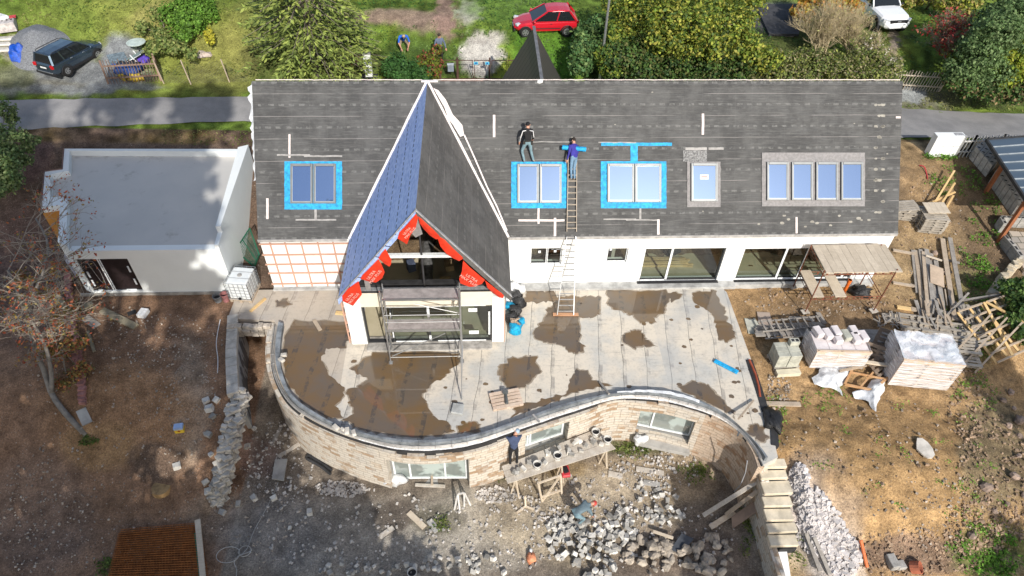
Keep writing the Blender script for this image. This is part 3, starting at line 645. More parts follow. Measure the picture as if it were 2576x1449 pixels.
# windows and glazed doors
def win(o,nm,op,muls,y,sill=False,handle=None,tapes=(),fm=Mframe):
    x0,x1,z0,z1=op; b=MB(); f=.06
    b.bx(x0,x0+f,y-.04,y+.04,z0,z1); b.bx(x1-f,x1,y-.04,y+.04,z0,z1); b.bx(x0+f,x1-f,y-.04,y+.04,z1-f,z1); b.bx(x0+f,x1-f,y-.04,y+.04,z0,z0+f)
    for mx_ in muls: b.bx(mx_-.035,mx_+.035,y-.037,y+.037,z0+f,z1-f)
    w_=b.build(nm,fm,o); g=MB(); g.quad(V((x0+f,y,z0+f)),V((x1-f,y,z0+f)),V((x1-f,y,z1-f)),V((x0+f,y,z1-f))); g.build('pane',Mclean,w_)
    b=MB()
    for (a,c_,d,e) in tapes: b.bx(a,c_,y-.056,y-.0375,d,e)
    if tapes: b.build('protective_tape',Mtape,w_)
    return w_
x0,x1,z0,z1=W1; xm=(x0*.47+x1*.53)
win(house,'window',W1,(xm,),YW+.14,tapes=((x0+.01,x0+.05,z0+.05,z1-.05),(xm-.04,xm-.01,z0+.05,z1-.05),(xm+.02,xm+.05,z0+.05,z1-.05),(x1-.05,x1-.01,z0+.05,z1-.05),(x0+.06,x1-.06,z0,z0+.05),(x0+.35,x0+.46,z1-.35,z1-.22),(x1-.35,x1-.24,z1-.32,z1-.2)))
x0,x1,z0,z1=W2; win(house,'window',W2,(),YW+.14,tapes=((x0+.01,x0+.05,z0+.05,z1-.05),(x1-.05,x1-.01,z0+.05,z1-.05),(x0+.06,x1-.06,z0,z0+.05),(x0+.1,x0+.2,z1-.2,z1-.1)))
x0,x1,z0,z1=D3; xm=wx(1695,660)[0]-.15; win(house,'glazed_door',D3,(xm,),YW+.16,tapes=((xm-.05,xm+.05,z0+.05,z1-.02),(x0+.06,xm-.06,z0,z0+.06),(x0+.0,x0+.05,z0+.2,z1-.1)))
x0,x1,z0,z1=D4; m1=wx(1990,660)[0]-.35; m2=m1+1.0; m3=x1-.1; win(house,'glazed_door',D4,(m1,m2,m3),YW+.16,tapes=((m1-.05,m1+.05,z0+.05,z1-.02),(m2-.05,m2+.05,z0+.05,z1-.02),(m3-.3,m3-.18,z0+.05,z1-.02),(x0+.06,x1-.06,z0,z0+.06)))
b=MB()
for (x0,x1,z0,z1) in (W1,W2): b.quad(V((x0-.02,YW-.012,z0-.28)),V((x1+.02,YW-.012,z0-.28)),V((x1,YW+.1,z0-.003)),V((x0,YW+.1,z0-.003)))
b.build('window_sill',plain('beige_reveal',(.55,.48,.41),.9,var=.1),house)
b=MB(); b.bx(D3[0]-.1,D3[1]+.05,YW-.16,YW-.004,.02,.13); b.bx(D4[0]-.05,D4[1],YW-.14,YW-.004,.02,.12); b.build('door_threshold',Mdark,house)
b=MB(); b.bx(XR-.6,XR-.05,YW-.012,YW-.003,.5,1.4); b.build('wall_patch',Mwhite,house)
# skylights
k=MT('skylight_glass',.03,0,.5); k.base((.10,.17,.33)); k.b.inputs['Metallic'].default_value=.9; k.b.inputs['Base Color'].default_value=(.20,.30,.50,1); k.bump(k.noise(.8,2,.5),.05,.01); Mskyl=k.m
Mblf=plain('bright_blue_flashing',(.015,.34,.66),.45,0,.4,var=.4,sc=7,bump=.9)
Mgrf=plain('grey_fabric_flashing',(.26,.25,.25),.8,var=.2,sc=9,bump=.7)
Mfr=plain('skylight_frame_grey',(.17,.18,.185),.45,.3,.5,var=.1,bump=.05)
Mgt2=plain('silver_bead',(.36,.39,.41),.4,.4,.5,var=.1,bump=0)
def rr(u0,v0,u1,v1,off): return [onroof(u0,v1,off),onroof(u1,v1,off),onroof(u1,v0,off),onroof(u0,v0,off)]
def apron(u0,v0,u1,v1,m_,sk):
    b=MB(); N=14; q=rr(u0,v0,u1,v1,0)
    def pt(s,t,h): 
        p=q[0].lerp(q[1],s).lerp(q[3].lerp(q[2],s),t); e=min(s,1-s,t,1-t); return p+RN*(.012+h*(.02+.02*nz(s*22,t*22,1.,u0)))+V((.02*nz(t*9,s*3,1,3),0,0))*(1 if e<.01 else 0)
    vs=[pt(i/N,j/N,1) for j in range(N+1) for i in range(N+1)]; b.add(vs,[(j*(N+1)+i,j*(N+1)+i+1,(j+1)*(N+1)+i+1,(j+1)*(N+1)+i) for j in range(N) for i in range(N)])
    return b.build('flashing',m_,sk,smooth=True)
def skylight(us,v0,v1,ap,m_):
    first=None
    for i,(a,c_) in enumerate(us):
        p=rr(a,v0,c_,v1,.03); X=(p[1]-p[0]).normalized(); Y=(p[3]-p[0]).normalized(); w_=(p[1]-p[0]).length; h=(p[3]-p[0]).length; b=MB()
        def fb(x0,x1,y0,y1,z0,z1): 
            P=[p[0]+X*x+Y*y for x,y in ((x0,y0),(x1,y0),(x1,y1),(x0,y1))]; b.add([q+RN*z0 for q in P]+[q+RN*z1 for q in P],[(3,2,1,0),(4,5,6,7),(0,1,5,4),(1,2,6,5),(2,3,7,6),(3,0,4,7)])
        f=.075; fb(0,f,0,h,0,.1); fb(w_-f,w_,0,h,0,.1); fb(f,w_-f,0,f,0,.085); fb(f,w_-f,h-f*1.5,h,0,.115)
        fr=b.build('skylight',Mfr,house,bevel=.008)
        b=MB(); fb(f,w_-f,f,h-f*1.5,.03,.055); b.build('pane',Mskyl,fr)
        b=MB(); fb(f,f+.014,f,h-f*1.5,.056,.075); fb(w_-f-.014,w_-f,f,h-f*1.5,.056,.075); fb(f,w_-f,f-.001,f+.016,.056,.078); b.build('bead',Mgt2,fr)
        if i==0: apron(*ap,m_,fr)
        if us[0][0]==1737:
            b=MB(); fb(w_*.34,w_*.66,h*.58,h*.70,.056,.06); b.build('sticker',Mwhite,fr); b=MB(); fb(w_*.38,w_*.62,h*.625,h*.66,.0605,.064); b.build('sticker_print',plain('faded_red',(.5,.22,.2),.7),fr)
skylight([(732,788),(790,846)],412,512,(716,406,861,527),Mblf); skylight([(1301,1355),(1357,1412)],413,511,(1286,407,1425,524),Mblf); skylight([(1527,1594),(1596,1662)],412,509,(1511,406,1676,524),Mblf)
skylight([(1737,1803)],411,507,(1728,407,1812,521),Mgrf); skylight([(1927,1981),(1989,2042),(2050,2105),(2113,2168)],408,504,(1916,384,2175,519),Mgrf)
# tape strips and patches on the roof
Mpink=plain('pinkish_white_tape',(.70,.62,.60),.7,var=.15,sc=5); Mgt=plain('grey_tape',(.33,.32,.31),.7,var=.25,sc=5)
def strips(L,m_,nm):
    for (u0,v0,u1,v1) in L:
        b=MB(); q=rr(u0,v0,u1,v1,.02); n=max(2,int(max(u1-u0,v1-v0)/12)); hz=(u1-u0)>(v1-v0); A=[];B=[]
        for i in range(n+1):
            t=i/n; j=.012*nz(i,u0,1.3,v0)
            if hz: A.append(q[0].lerp(q[1],t)+V((0,j,j))); B.append(q[3].lerp(q[2],t)+V((0,j,j)))
            else: A.append(q[0].lerp(q[3],t)+V((j,0,0))); B.append(q[1].lerp(q[2],t)+V((j,0,0)))
        b.add(A+B,[(i,i+1,n+2+i,n+1+i) if hz else (i+1,i,n+1+i,n+2+i) for i in range(n)]); b.build(nm,m_,roof)
strips([(726,338,731,397),(670,499,676,551),(1240,289,1246,345),(1765,286,1771,339),(1304,552,1420,557),(1352,524,1357,563),(1393,548,1399,594),(1653,552,1659,590),(2001,546,2006,587),(2253,293,2265,298),(643,200,1062,202),(1090,200,2264,202)],Mpink,'tape_strip')
strips([(697,388,780,392),(765,391,861,395),(791,527,797,551),(744,551,846,555),(1608,524,1613,551),(1518,550,1600,553),(1575,552,1658,555),(1335,356,1440,358),(1505,357,1600,360),(1724,371,1778,378),(1782,371,1820,377)],Mgt,'tape_strip')
strips([(1512,359,1690,367),(1586,367,1604,407)],Mblf,'flashing_strip')
strips([(1718,379,1778,407)],plain('mottled_fabric_patch',(.22,.22,.22),.8,var=.7,sc=16),'fabric_patch')
b=MB(); random.seed(12)
for i in range(60):
    r_=i/60; u,v=(2212+random.choice((-9,0,9)),264+int(r_*25)*27.) if i<26 else (U(1900,2230),U(540,575)) if i<38 else (U(660,2250),U(215,585))
    if 860<u<1290: continue
    p=onroof(u,v,.008); s_=U(.04,.07) if i<38 else U(.02,.04); b.add([p+V((s_*1.6*cos(a),s_*sin(a)*cos(PT),s_*sin(a)*sin(PT)))*(1+.5*nz(a,i,1.)) for a in [q*pi/4 for q in range(8)]],[tuple(range(8))])
b.build('glue_spots',plain('dried_glue',(.30,.285,.25),.8),roof)['kind']='stuff'
# loose foil at the left gable
b=MB(); A=[];B=[]
for i in range(30):
    t=i/29; p=V((XL,YR,ZR)).lerp(V((XL,YE,ZE)),t*.62); A.append(p+RN*.02); B.append(p+V((-.07-.16*abs(nz(i,0,.35))*2,0,-.05-.1*abs(nz(i,3,.5))*2)))
b.add(A+B,[(i,i+1,31+i-0,30+i) for i in range(29)]); b.build('loose_foil',plain('white_foil',(.62,.64,.66),.5,var=.25,sc=6),roof)
# ---- front wing
b=MB(); b.slab([V((RX,YR,ZR)),V((WL,YE,ZE)),V((WL,YFE,ZE)),V((RX,YF,ZR))],.26,UP); b.build('wing_roof_west',Mblue,house)
b=MB(); b.slab([V((RX,YF,ZR)),V((WR,YFE,ZE)),V((WR,YE,ZE)),V((RX,YR,ZR))],.26,UP); b.build('wing_roof_east',Mwing,house)
Mfoam=plain('pinkish_foam_edging',(.74,.69,.68),.8,var=.15,sc=8,bump=.5)
b=MB()
for s_,xe in ((-1,WL),(1,WR)):
    P=[V((RX,YR,ZR)).lerp(V((xe,YE,ZE)),t/24) for t in range(25)]; P=[p+RN*.03+V((s_*(.01+.02*nz(i,s_,.6)),0,0)) for i,p in enumerate(P)]
    for p,q in zip(P,P[1:]): b.bar(p,q,.10,.09,RN)
b.bar(V((RX-.25,YR-.05,ZR+.03)),V((RX+.45,YR-.05,ZR+.03)),.12,.05); b.build('valley_edging',Mfoam,house)
b=MB(); q=[(1090,222),(1103,228),(1122,252),(1140,290),(1150,300),(1163,315),(1168,340),(1158,345),(1140,315),(1128,300),(1118,270)]
b.add([onroof(u,v,.06+.03*nz(u,v,.1)) for u,v in q],[tuple(range(len(q)))]); 
Pz=[onroof(u,v,.07) for u,v in ((1168,340),(1195,400),(1225,470),(1250,520),(1275,580))]; 
for p,r in zip(Pz,Pz[1:]): b.bar(p,r,.06,.02,RN)
b.build('torn_foil',plain('pinkish_torn_foil',(.72,.66,.65),.7,var=.2,sc=8),house)
b=MB()
for sx in (WL,WR):
    P=[V((RX,YF,ZR)).lerp(V((sx,YFE,ZE)),t/16) for t in range(17)]
    for i,(p,q) in enumerate(zip(P,P[1:])): b.bar(p+V((0,.05,.035+.02*nz(i,sx,1))),q+V((0,.05,.035+.02*nz(i+1,sx,1))),.13,.03)
b.build('verge_fringe',plain('frayed_silver_foil',(.42,.42,.43),.5,var=.4,sc=10,bump=.8),house)
Mred=plain('red_roofing_foil',(.68,.045,.018),.5,0,.3,var=.22,sc=4,bump=.35)
gn=(V((WL,YFE,ZE))-V((RX,YF,ZR))).cross(V((WR,YFE,ZE))-V((RX,YF,ZR))).normalized()
FL=[[(1047,536),(1052,545),(1046,572),(1033,590),(1024,613),(1000,598),(1005,583),(1022,565)],
 [(1052,540),(1062,548),(1075,562),(1092,578),(1105,592),(1108,600),(1097,602),(1082,592),(1066,575),(1056,560)],
 [(1104,594),(1118,602),(1140,622),(1163,645),(1165,650),(1155,656),(1140,648),(1122,634),(1108,618),(1102,603)],
 [(970,625),(985,650),(984,662),(980,670),(968,662),(952,648),(960,635)],
 [(952,650),(962,668),(968,682),(962,698),(946,709),(925,705),(907,699),(912,690),(930,672)],
 [(902,706),(911,738),(900,752),(888,769),(862,755),(861,743),(876,725)],
 [(1165,652),(1180,668),(1200,686),(1220,702),(1212,712),(1192,718),(1180,718),(1158,710),(1155,700),(1162,680)],
 [(1220,704),(1240,718),(1256,732),(1268,742),(1266,750),(1255,748),(1240,735),(1226,722)]]
FM=[]
for i,q in enumerate(FL):
    w_=[onpl(u,v,(RX,YF-.03,ZR),gn,.0) for u,v in q]; c_=sum(w_,V((0,0,0)))/len(w_); w_=[p+V((0,-.07*(.5+nz(p.x,p.z,1.1,i)),0)) for p in w_]
    b=MB(); n=len(w_); mid=[p.lerp(c_,.5)+V((0,-.10*nz(p.x,p.z,2.,i)-.05,0)) for p in w_]
    b.add(w_+mid+[c_+V((0,-.09,0))],[(a,(a+1)%n,n+(a+1)%n,n+a) for a in range(n)]+[(n+a,n+(a+1)%n,2*n) for a in range(n)]); FM.append((b.build('red_foil_flap',Mred,house,smooth=True),c_))
Mink=plain('pale_print',(.80,.42,.36),.6,var=.1)
def text(s,size,M_,parent,mat,name='lettering',ext=.002):
    cu=bpy.data.curves.new(name,'FONT'); cu.body=s; cu.size=size; cu.align_x='CENTER'; cu.align_y='CENTER'; cu.extrude=ext; cu.materials.append(mat)
    o=bpy.data.objects.new(name,cu); COL.objects.link(o); o.parent=parent
    p=parent
    while p.parent: p=p.parent
    ML=(Matrix.Translation(p.location)@p.rotation_euler.to_matrix().to_4x4()).inverted()@M_
    me=bpy.data.meshes.new_from_object(o); bpy.data.objects.remove(o); me.transform(ML); o=bpy.data.objects.new(name,me); COL.objects.link(o); o.parent=parent
    return o
for i,a,sz in ((4,-.95,.17),(5,-.9,.16),(6,.75,.18),(0,-.9,.13)):
    o,c_=FM[i]; M_=Matrix.Translation(c_+V((0,-.17,0)))@Matrix.Rotation(R_(90),4,'X')@Matrix.Rotation(-a if i!=6 else -a,4,'Z')
    text('ULTRA\nMAX PLUS',sz,M_,o,Mink)
# gable front: posts, beam, frames
Y0=18.66
b=MB(); b.bx(WL+.15,WL+.78,Y0-.02,Y0+.45,.12,ZE-.1); b.bx(WL+.15,WL+.45,Y0+.45,YW,.12,ZE-.1); b.build('wing_wall',Mwhite,house); b=MB(); b.bx(WR-.75,WR-.27,Y0-.02,Y0+.45,.12,ZE-.1); b.bx(WR-.57,WR-.27,Y0+.45,YW,.12,ZE-.1); b.build('wing_wall',Mwhite,house)
b=MB(); 
for z in (.4,.9,1.4,1.9,2.4): b.bx(WL+.07,WL+.148,Y0,YW-.1,z-.03,z+.03)
for y in (18.7,19.4,20.1,20.8,21.5): b.bx(WL+.02,WL+.069,y,y+.05,.15,ZE-.12)
b.build('wall_batten',Mbat,house); b=MB(); b.bx(WR-.268,WR-.23,Y0-.02,Y0+.02,.1,ZE-.3); b.build('corner_batten',Mbat,house)
b=MB(); b.bx(WL+.78,WR-.75,Y0+.02,Y0+.3,2.32,3.12); b.build('beam',plain('cream_beam',(.72,.67,.56),.85,var=.06),house)
b=MB(); b.bx(WL+.6,WR-.5,Y0-.01,Y0+.33,3.121,3.2); b.bx(WL+.6,WR-.5,Y0+.24,Y0+.5,3.201,3.33); b.build('beam_cap',Mdark,house)
b=MB(); b.bx(WL+.6,WR-.5,Y0+.03,Y0+.22,3.201,3.22); b.build('cap_foil',plain('grey_foil',(.42,.44,.46),.4,.4,.5,var=.3,sc=9),house)
b=MB(); b.bx(WL+.78,WR-.75,Y0-.35,Y0+.4,-.02,.10); b.build('threshold',plain('stained_sill',(.40,.38,.35),.9,var=.4,sc=3),house)
op=(WL+.8,WR-.77,.12,2.32); xa=WL+1.85; xb=aty(1078,800,Y0).x
w_=win(house,'gable_glazing',(xa,WR-.77,.12,2.32),(xb,),Y0+.12,tapes=((xb-.05,xb+.05,1.5,2.2),(xb-.05,xb+.05,.2,.5),(xa+.1,xb-.15,.12,.18),(xb+.3,WR-1.0,.12,.18),(WR-.9,WR-.83,.5,1.9),(xb+.05,WR-1.,2.24,2.30),(xa+.0,xa+.05,.4,1.9),(-.5,-.15,1.9,2.1),(-.5,-.1,.55,.75)))
b=MB(); b.bx(WL+.8,WL+.86,Y0+.05,Y0+.2,.12,2.32); b.bx(WL+.86,xa,Y0+.05,Y0+.2,.12,.17); b.build('door_frame',Mframe,house)
b=MB(); b.tube([V((aty(1066,700,Y0+.2).x,Y0+.2,3.2)),V((aty(1066,700,Y0+.2).x,Y0+.2,6.9))],.04,8); b.build('steel_post',Msteel,house)
zb=aty(1070,641,Y0+.25).z; hw=(ZR-zb)/(ZR-ZE)*(RX-WL)-.15; b=MB(); b.bx(RX-hw,RX+hw,Y0+.15,Y0+.3,zb-.06,zb+.06); b.build('cross_rail',Mtape,house)
b=MB(); b.slab([V((RX+.03,YF+.1,ZR-.32)),V((RX-.35,YF+.2,ZR-.95)),V((RX-.1,YF+.2,ZR-1.3)),V((RX+.15,YF+.15,ZR-1.1))],.01); b.bx(-4.4,-4.2,Y0,Y0+.04,3.3,3.9); b.build('loose_grey_foil',Mgrf,house)
# rafters inside the wing
b=MB(); Mraf=wood('rafter_timber',(.45,.33,.19),(.55,.42,.26))
for y in np.arange(19.0,26,.9):
    for xe in (WL,WR): b.bar(V((RX,y,ZR-.26)),V((xe+(.35 if xe<0 else -.35),y,ZE+.23)),.08,.16)
b.build('rafter',Mraf,house)
# things lying on the floors inside
Mduct=plain('dusty_silver_duct',(.20,.20,.20),.5,.3,.5,var=.5,sc=5); Mblb=plain('black_board',(.03,.03,.032),.6); Myb=wood('yellow_boards_indoors',(.62,.44,.22),(.74,.58,.34))
b=MB(); b.tube([V((-2.45,21.4,.35)),V((-2.5,25.6,.35))],.30,12); o=b.build('insulation_roll',Mduct,loc=(-2.45,23.5,0)); tag(o,'long dusty silver roll lying on the screed behind the open gable','roll')
for i in range(4): b=MB(); b.box((-.75+.09*i,22.6+.1*i,.9),(.05,2.4,1.7),.04*i); o=b.build('black_board',Mblb,loc=(-.9,22.6,.1)); tag(o,'tall black board standing on edge inside the wing by its east wall','board','black boards stood inside the wing')
for i,(x,y,sx,sy,sz) in enumerate([(-1.6,22.3,.5,.35,.25),(-1.45,23.3,.4,.5,.3),(-3.2,23.2,.35,.35,.5)]): b=MB(); b.box((x,y,.04+sz/2),(sx,sy,sz),.2*i); o=b.build('cardboard_box',plain('card_%d'%i,[(.50,.36,.18),(.48,.35,.2),(.08,.10,.16)][i],.8),loc=(x,y,.03)); tag(o,['tan box on the wing floor nearest the glazing','tan box on the wing floor behind the nearer box','dark blue tool box on the wing floor left of the silver roll'][i],'box')
random.seed(15)
for i in range(12): b=MB(); x=8.6+U(-.2,.2); y=23.2+.1*(i%6)+U(-.03,.03); z=.06+.07*(i//6); b.box((x,y,z+.02),(2.3+U(-.4,.4),.09,.05),U(-.03,.03)); o=b.build('board',Myb,loc=(x,y,z)); tag(o,'long yellow board in the pile seen through the middle glazed door','board','boards piled behind the middle glazed door')
b=MB(); b.blob((9.2,24.1,.3),(.35,.3,.3),12,.4,1,3.); o=b.build('dark_bundle',Mblb,loc=(9.2,24.1,0),smooth=True); tag(o,'dark bundle of cloth on the floor behind the pile of yellow boards','bundle')
for i in range(2): b=MB(); b.box((13.2+i*.4,25.2+i*.5,.1),(3.0,.14,.08)); o=b.build('board',Myb,loc=(13.2,25.2+i*.5,0)); tag(o,['yellow board on the floor inside the right glazed door, nearer one','yellow board on the floor inside the right glazed door, farther one'][i],'board')
# rear wing with a seamed metal roof
b=MB(); k=MT('brown_seamed_metal',.45,.3,.5); Yc=k.xyz()[1]; k.base(k.mix((Yc/.46).fr().lt(.14),(.085,.070,.070),(.015,.013,.013))); k.bump((Yc/.46).fr().lt(.09),1.,.03)
ap=at(1343,68,ZR); rx=ap.x
for s_ in (-1,1):
    e=V((rx+s_*2.75,ap.y,ZE)); q=[V((rx,ap.y,ZR)),V((rx,YR+.15,ZR)),V((rx+s_*2.75,30.2,ZE)),e]
    if s_>0: q.reverse()
    b.slab(q,.16,UP)
rw=b.build('rear_wing_roof',k.m,house)
b=MB(); b.bar(V((rx,YR+.1,ZR+.03)),V((rx,ap.y+.02,ZR+.03)),.14,.05); b.build('ridge_cap',plain('grey_ridge_sheet',(.22,.21,.21),.5,.4,.5),rw)
b=MB(); b.add([V((rx-2.6,ap.y-.15,ZE)),V((rx+2.6,ap.y-.15,ZE)),V((rx,ap.y-.15,ZR-.15)),V((rx-2.6,ap.y-.15,1)),V((rx+2.6,ap.y-.15,1))],[(0,1,2),(3,4,1,0)]); b.build('rear_wing_wall',Mwhite,house)
b=MB(); b.blob(onroof(1358,206,.06),(.13,.06,.1),6); b.build('ridge_vent',Mwhite,house)
# ================================================================ garage
gar=T('garage','low white flat roofed garage with a grey concrete roof and two dark door panels','garage',(-15,25,0))
ZS=2.5; inn=[(181,392),(606,394),(543,625),(176,628),(176,516),(162,507),(132,509),(134,451),(179,442)]; inn=[at(u,v,ZS) for u,v in inn]
out=[(161,373),(628,374),(550,618),(158,634),(144,606),(150,514),(104,521),(112,430),(157,424)]; out=[at(u,v,2.82) for u,v in out]
yf=22.0; 
out[2]=V((-10.98,yf,0)); out[3]=V((at(170,640,2.5).x,yf,0)); inn[2]=V((inn[2].x,yf+.02,0)); inn[3]=V((inn[3].x,yf+.02,0)); out[1].x=-11.25
k=MT('damp_concrete_roof',.55,0,.35); n=k.noise(.28,5,.6); c=k.mix(n.ss(.35,.65),(.49,.475,.45),(.55,.525,.49)); c=k.mix(k.noise(.9,6,.7).ss(.56,.72)*.5,c,(.22,.2,.17)); c=k.mix((k.xyz()[0].lt(-16.5)*k.noise(2,5,.7).ss(.55,.65)*.6).cl(),c,(.15,.10,.075)); c=k.mix((k.noise(7,4,.7).ss(.70,.76)*.6).cl(),c,(.5,.5,.5)); k.base(c); k.bump(k.noise(20,4,.7),.2,.01)
b=MB(); b.prism([(p.x,p.y) for p in inn],2.2,ZS); b.build('roof_slab',k.m,gar)
b=MB(); n=len(inn)
def seg(i,z1,z0=-.25,j=None):
    j=(i+1)%n if j is None else j; a,c_,d,e=out[i],out[j],inn[j],inn[i]
    b.prism([(p.x,p.y) for p in (a,c_,d,e)],z0,z1)
for i in (0,): seg(i,2.80)
for i in (3,4,5,6,7,8): seg(i,2.78)
a,c_,d,e=out[1],out[2],inn[2],inn[1]; c2=c_.lerp(a,.12); d2=d.lerp(e,.12); b.prism([(p.x,p.y) for p in (a,c2,d2,e)],-.25,3.05); b.prism([(p.x,p.y) for p in (c2,c_,d,d2)],-.25,2.72)
gx=lambda u,v:(aty(u,v,yf).x,aty(u,v,yf).z); GD=(gx(232,725)[0],gx(357,722)[0],.12,gx(325,650)[1])
wallX(b,yf-.02,yf+.3,out[3].x-.02,out[2].x,-.25,ZS+.012,[GD]); b.build('wall',Mwhite2,gar)
b=MB(); b.bx(GD[0]-.6,out[2].x+.02,yf-.1,yf-.021,-.4,.02); b.bx(out[3].x,out[2].x,yf-.06,yf-.022,-.4,.0); b.build('plinth',plain('concrete_plinth',(.33,.31,.28),.9,var=.35,sc=2.),gar)
b=MB(); b.bx(GD[0],GD[1],yf+.05,yf+.16,GD[2],GD[3]); dp=b.build('door',plain('dark_brown_panel',(.022,.015,.016),.35,0,.4,var=.3,sc=3),gar)
b=MB(); xm=GD[0]+(GD[1]-GD[0])*.43
b.bx(xm-.09,xm-.04,yf+.03,yf+.049,GD[2],GD[3]); b.bx(xm+.0,xm+.04,yf+.03,yf+.049,GD[2],GD[3])
for (a_,z_) in ((GD[0]+.12,.9),(GD[0]+.12,.4),(GD[1]-.22,.45),(GD[1]-.22,1.2)): b.bx(a_,a_+.07,yf+.03,yf+.049,z_,z_+.35)
b.bx(GD[0]+.2,xm-.5,yf+.03,yf+.049,GD[2],GD[2]+.05); b.bx(xm+.5,GD[1]-.3,yf+.03,yf+.049,GD[2],GD[2]+.05); b.build('protective_tape',Mtape,dp)
b=MB(); L=[(GD[0]+.45,GD[3]-.15),(xm-.3,GD[3]-.2),(xm-.22,GD[3]-.8),(xm-.28,GD[2]+.3),(xm-.4,GD[2]+.15),(GD[0]+.7,GD[2]+.12),(GD[0]+.5,GD[2]+.6),(GD[0]+.38,GD[3]-.3),(GD[0]+.45,GD[3]-.15)]; b.tube([V((x,yf+.045,z)) for x,z in L],.014,5); b.build('dried_foam_line',Mgrf,dp)
b=MB(); A,B=at(104,523,2.75),at(148,516,2.75); C_=at(143,604,2.7); o5,o6=out[5],out[6]; o4=out[4]
b.prism([(A.x,A.y-.02),(B.x,B.y-.02),(B.x,B.y-.10),(A.x,A.y-.10)],.4,2.5); b.build('timber_cladding',wood('orange_timber',(.50,.22,.05),(.62,.32,.09)),gar)
b=MB(); b.prism([(o6.x,o6.y),(o5.x,o5.y-.0),(o4.x-.05,o4.y),(o4.x+.3,o4.y-.2)],.3,.32); b.build('ledge',Mdark,gar)
b=MB(); x=out[0].x; 
for i in (8,7,6): p,q=out[i],out[(i+1)%n]; b.bar(V((p.x-.03,p.y,2.7)),V((q.x-.03,q.y,2.7)),.03,.25)
b.build('edge_trim',plain('brownish_trim',(.20,.12,.10),.8),gar)
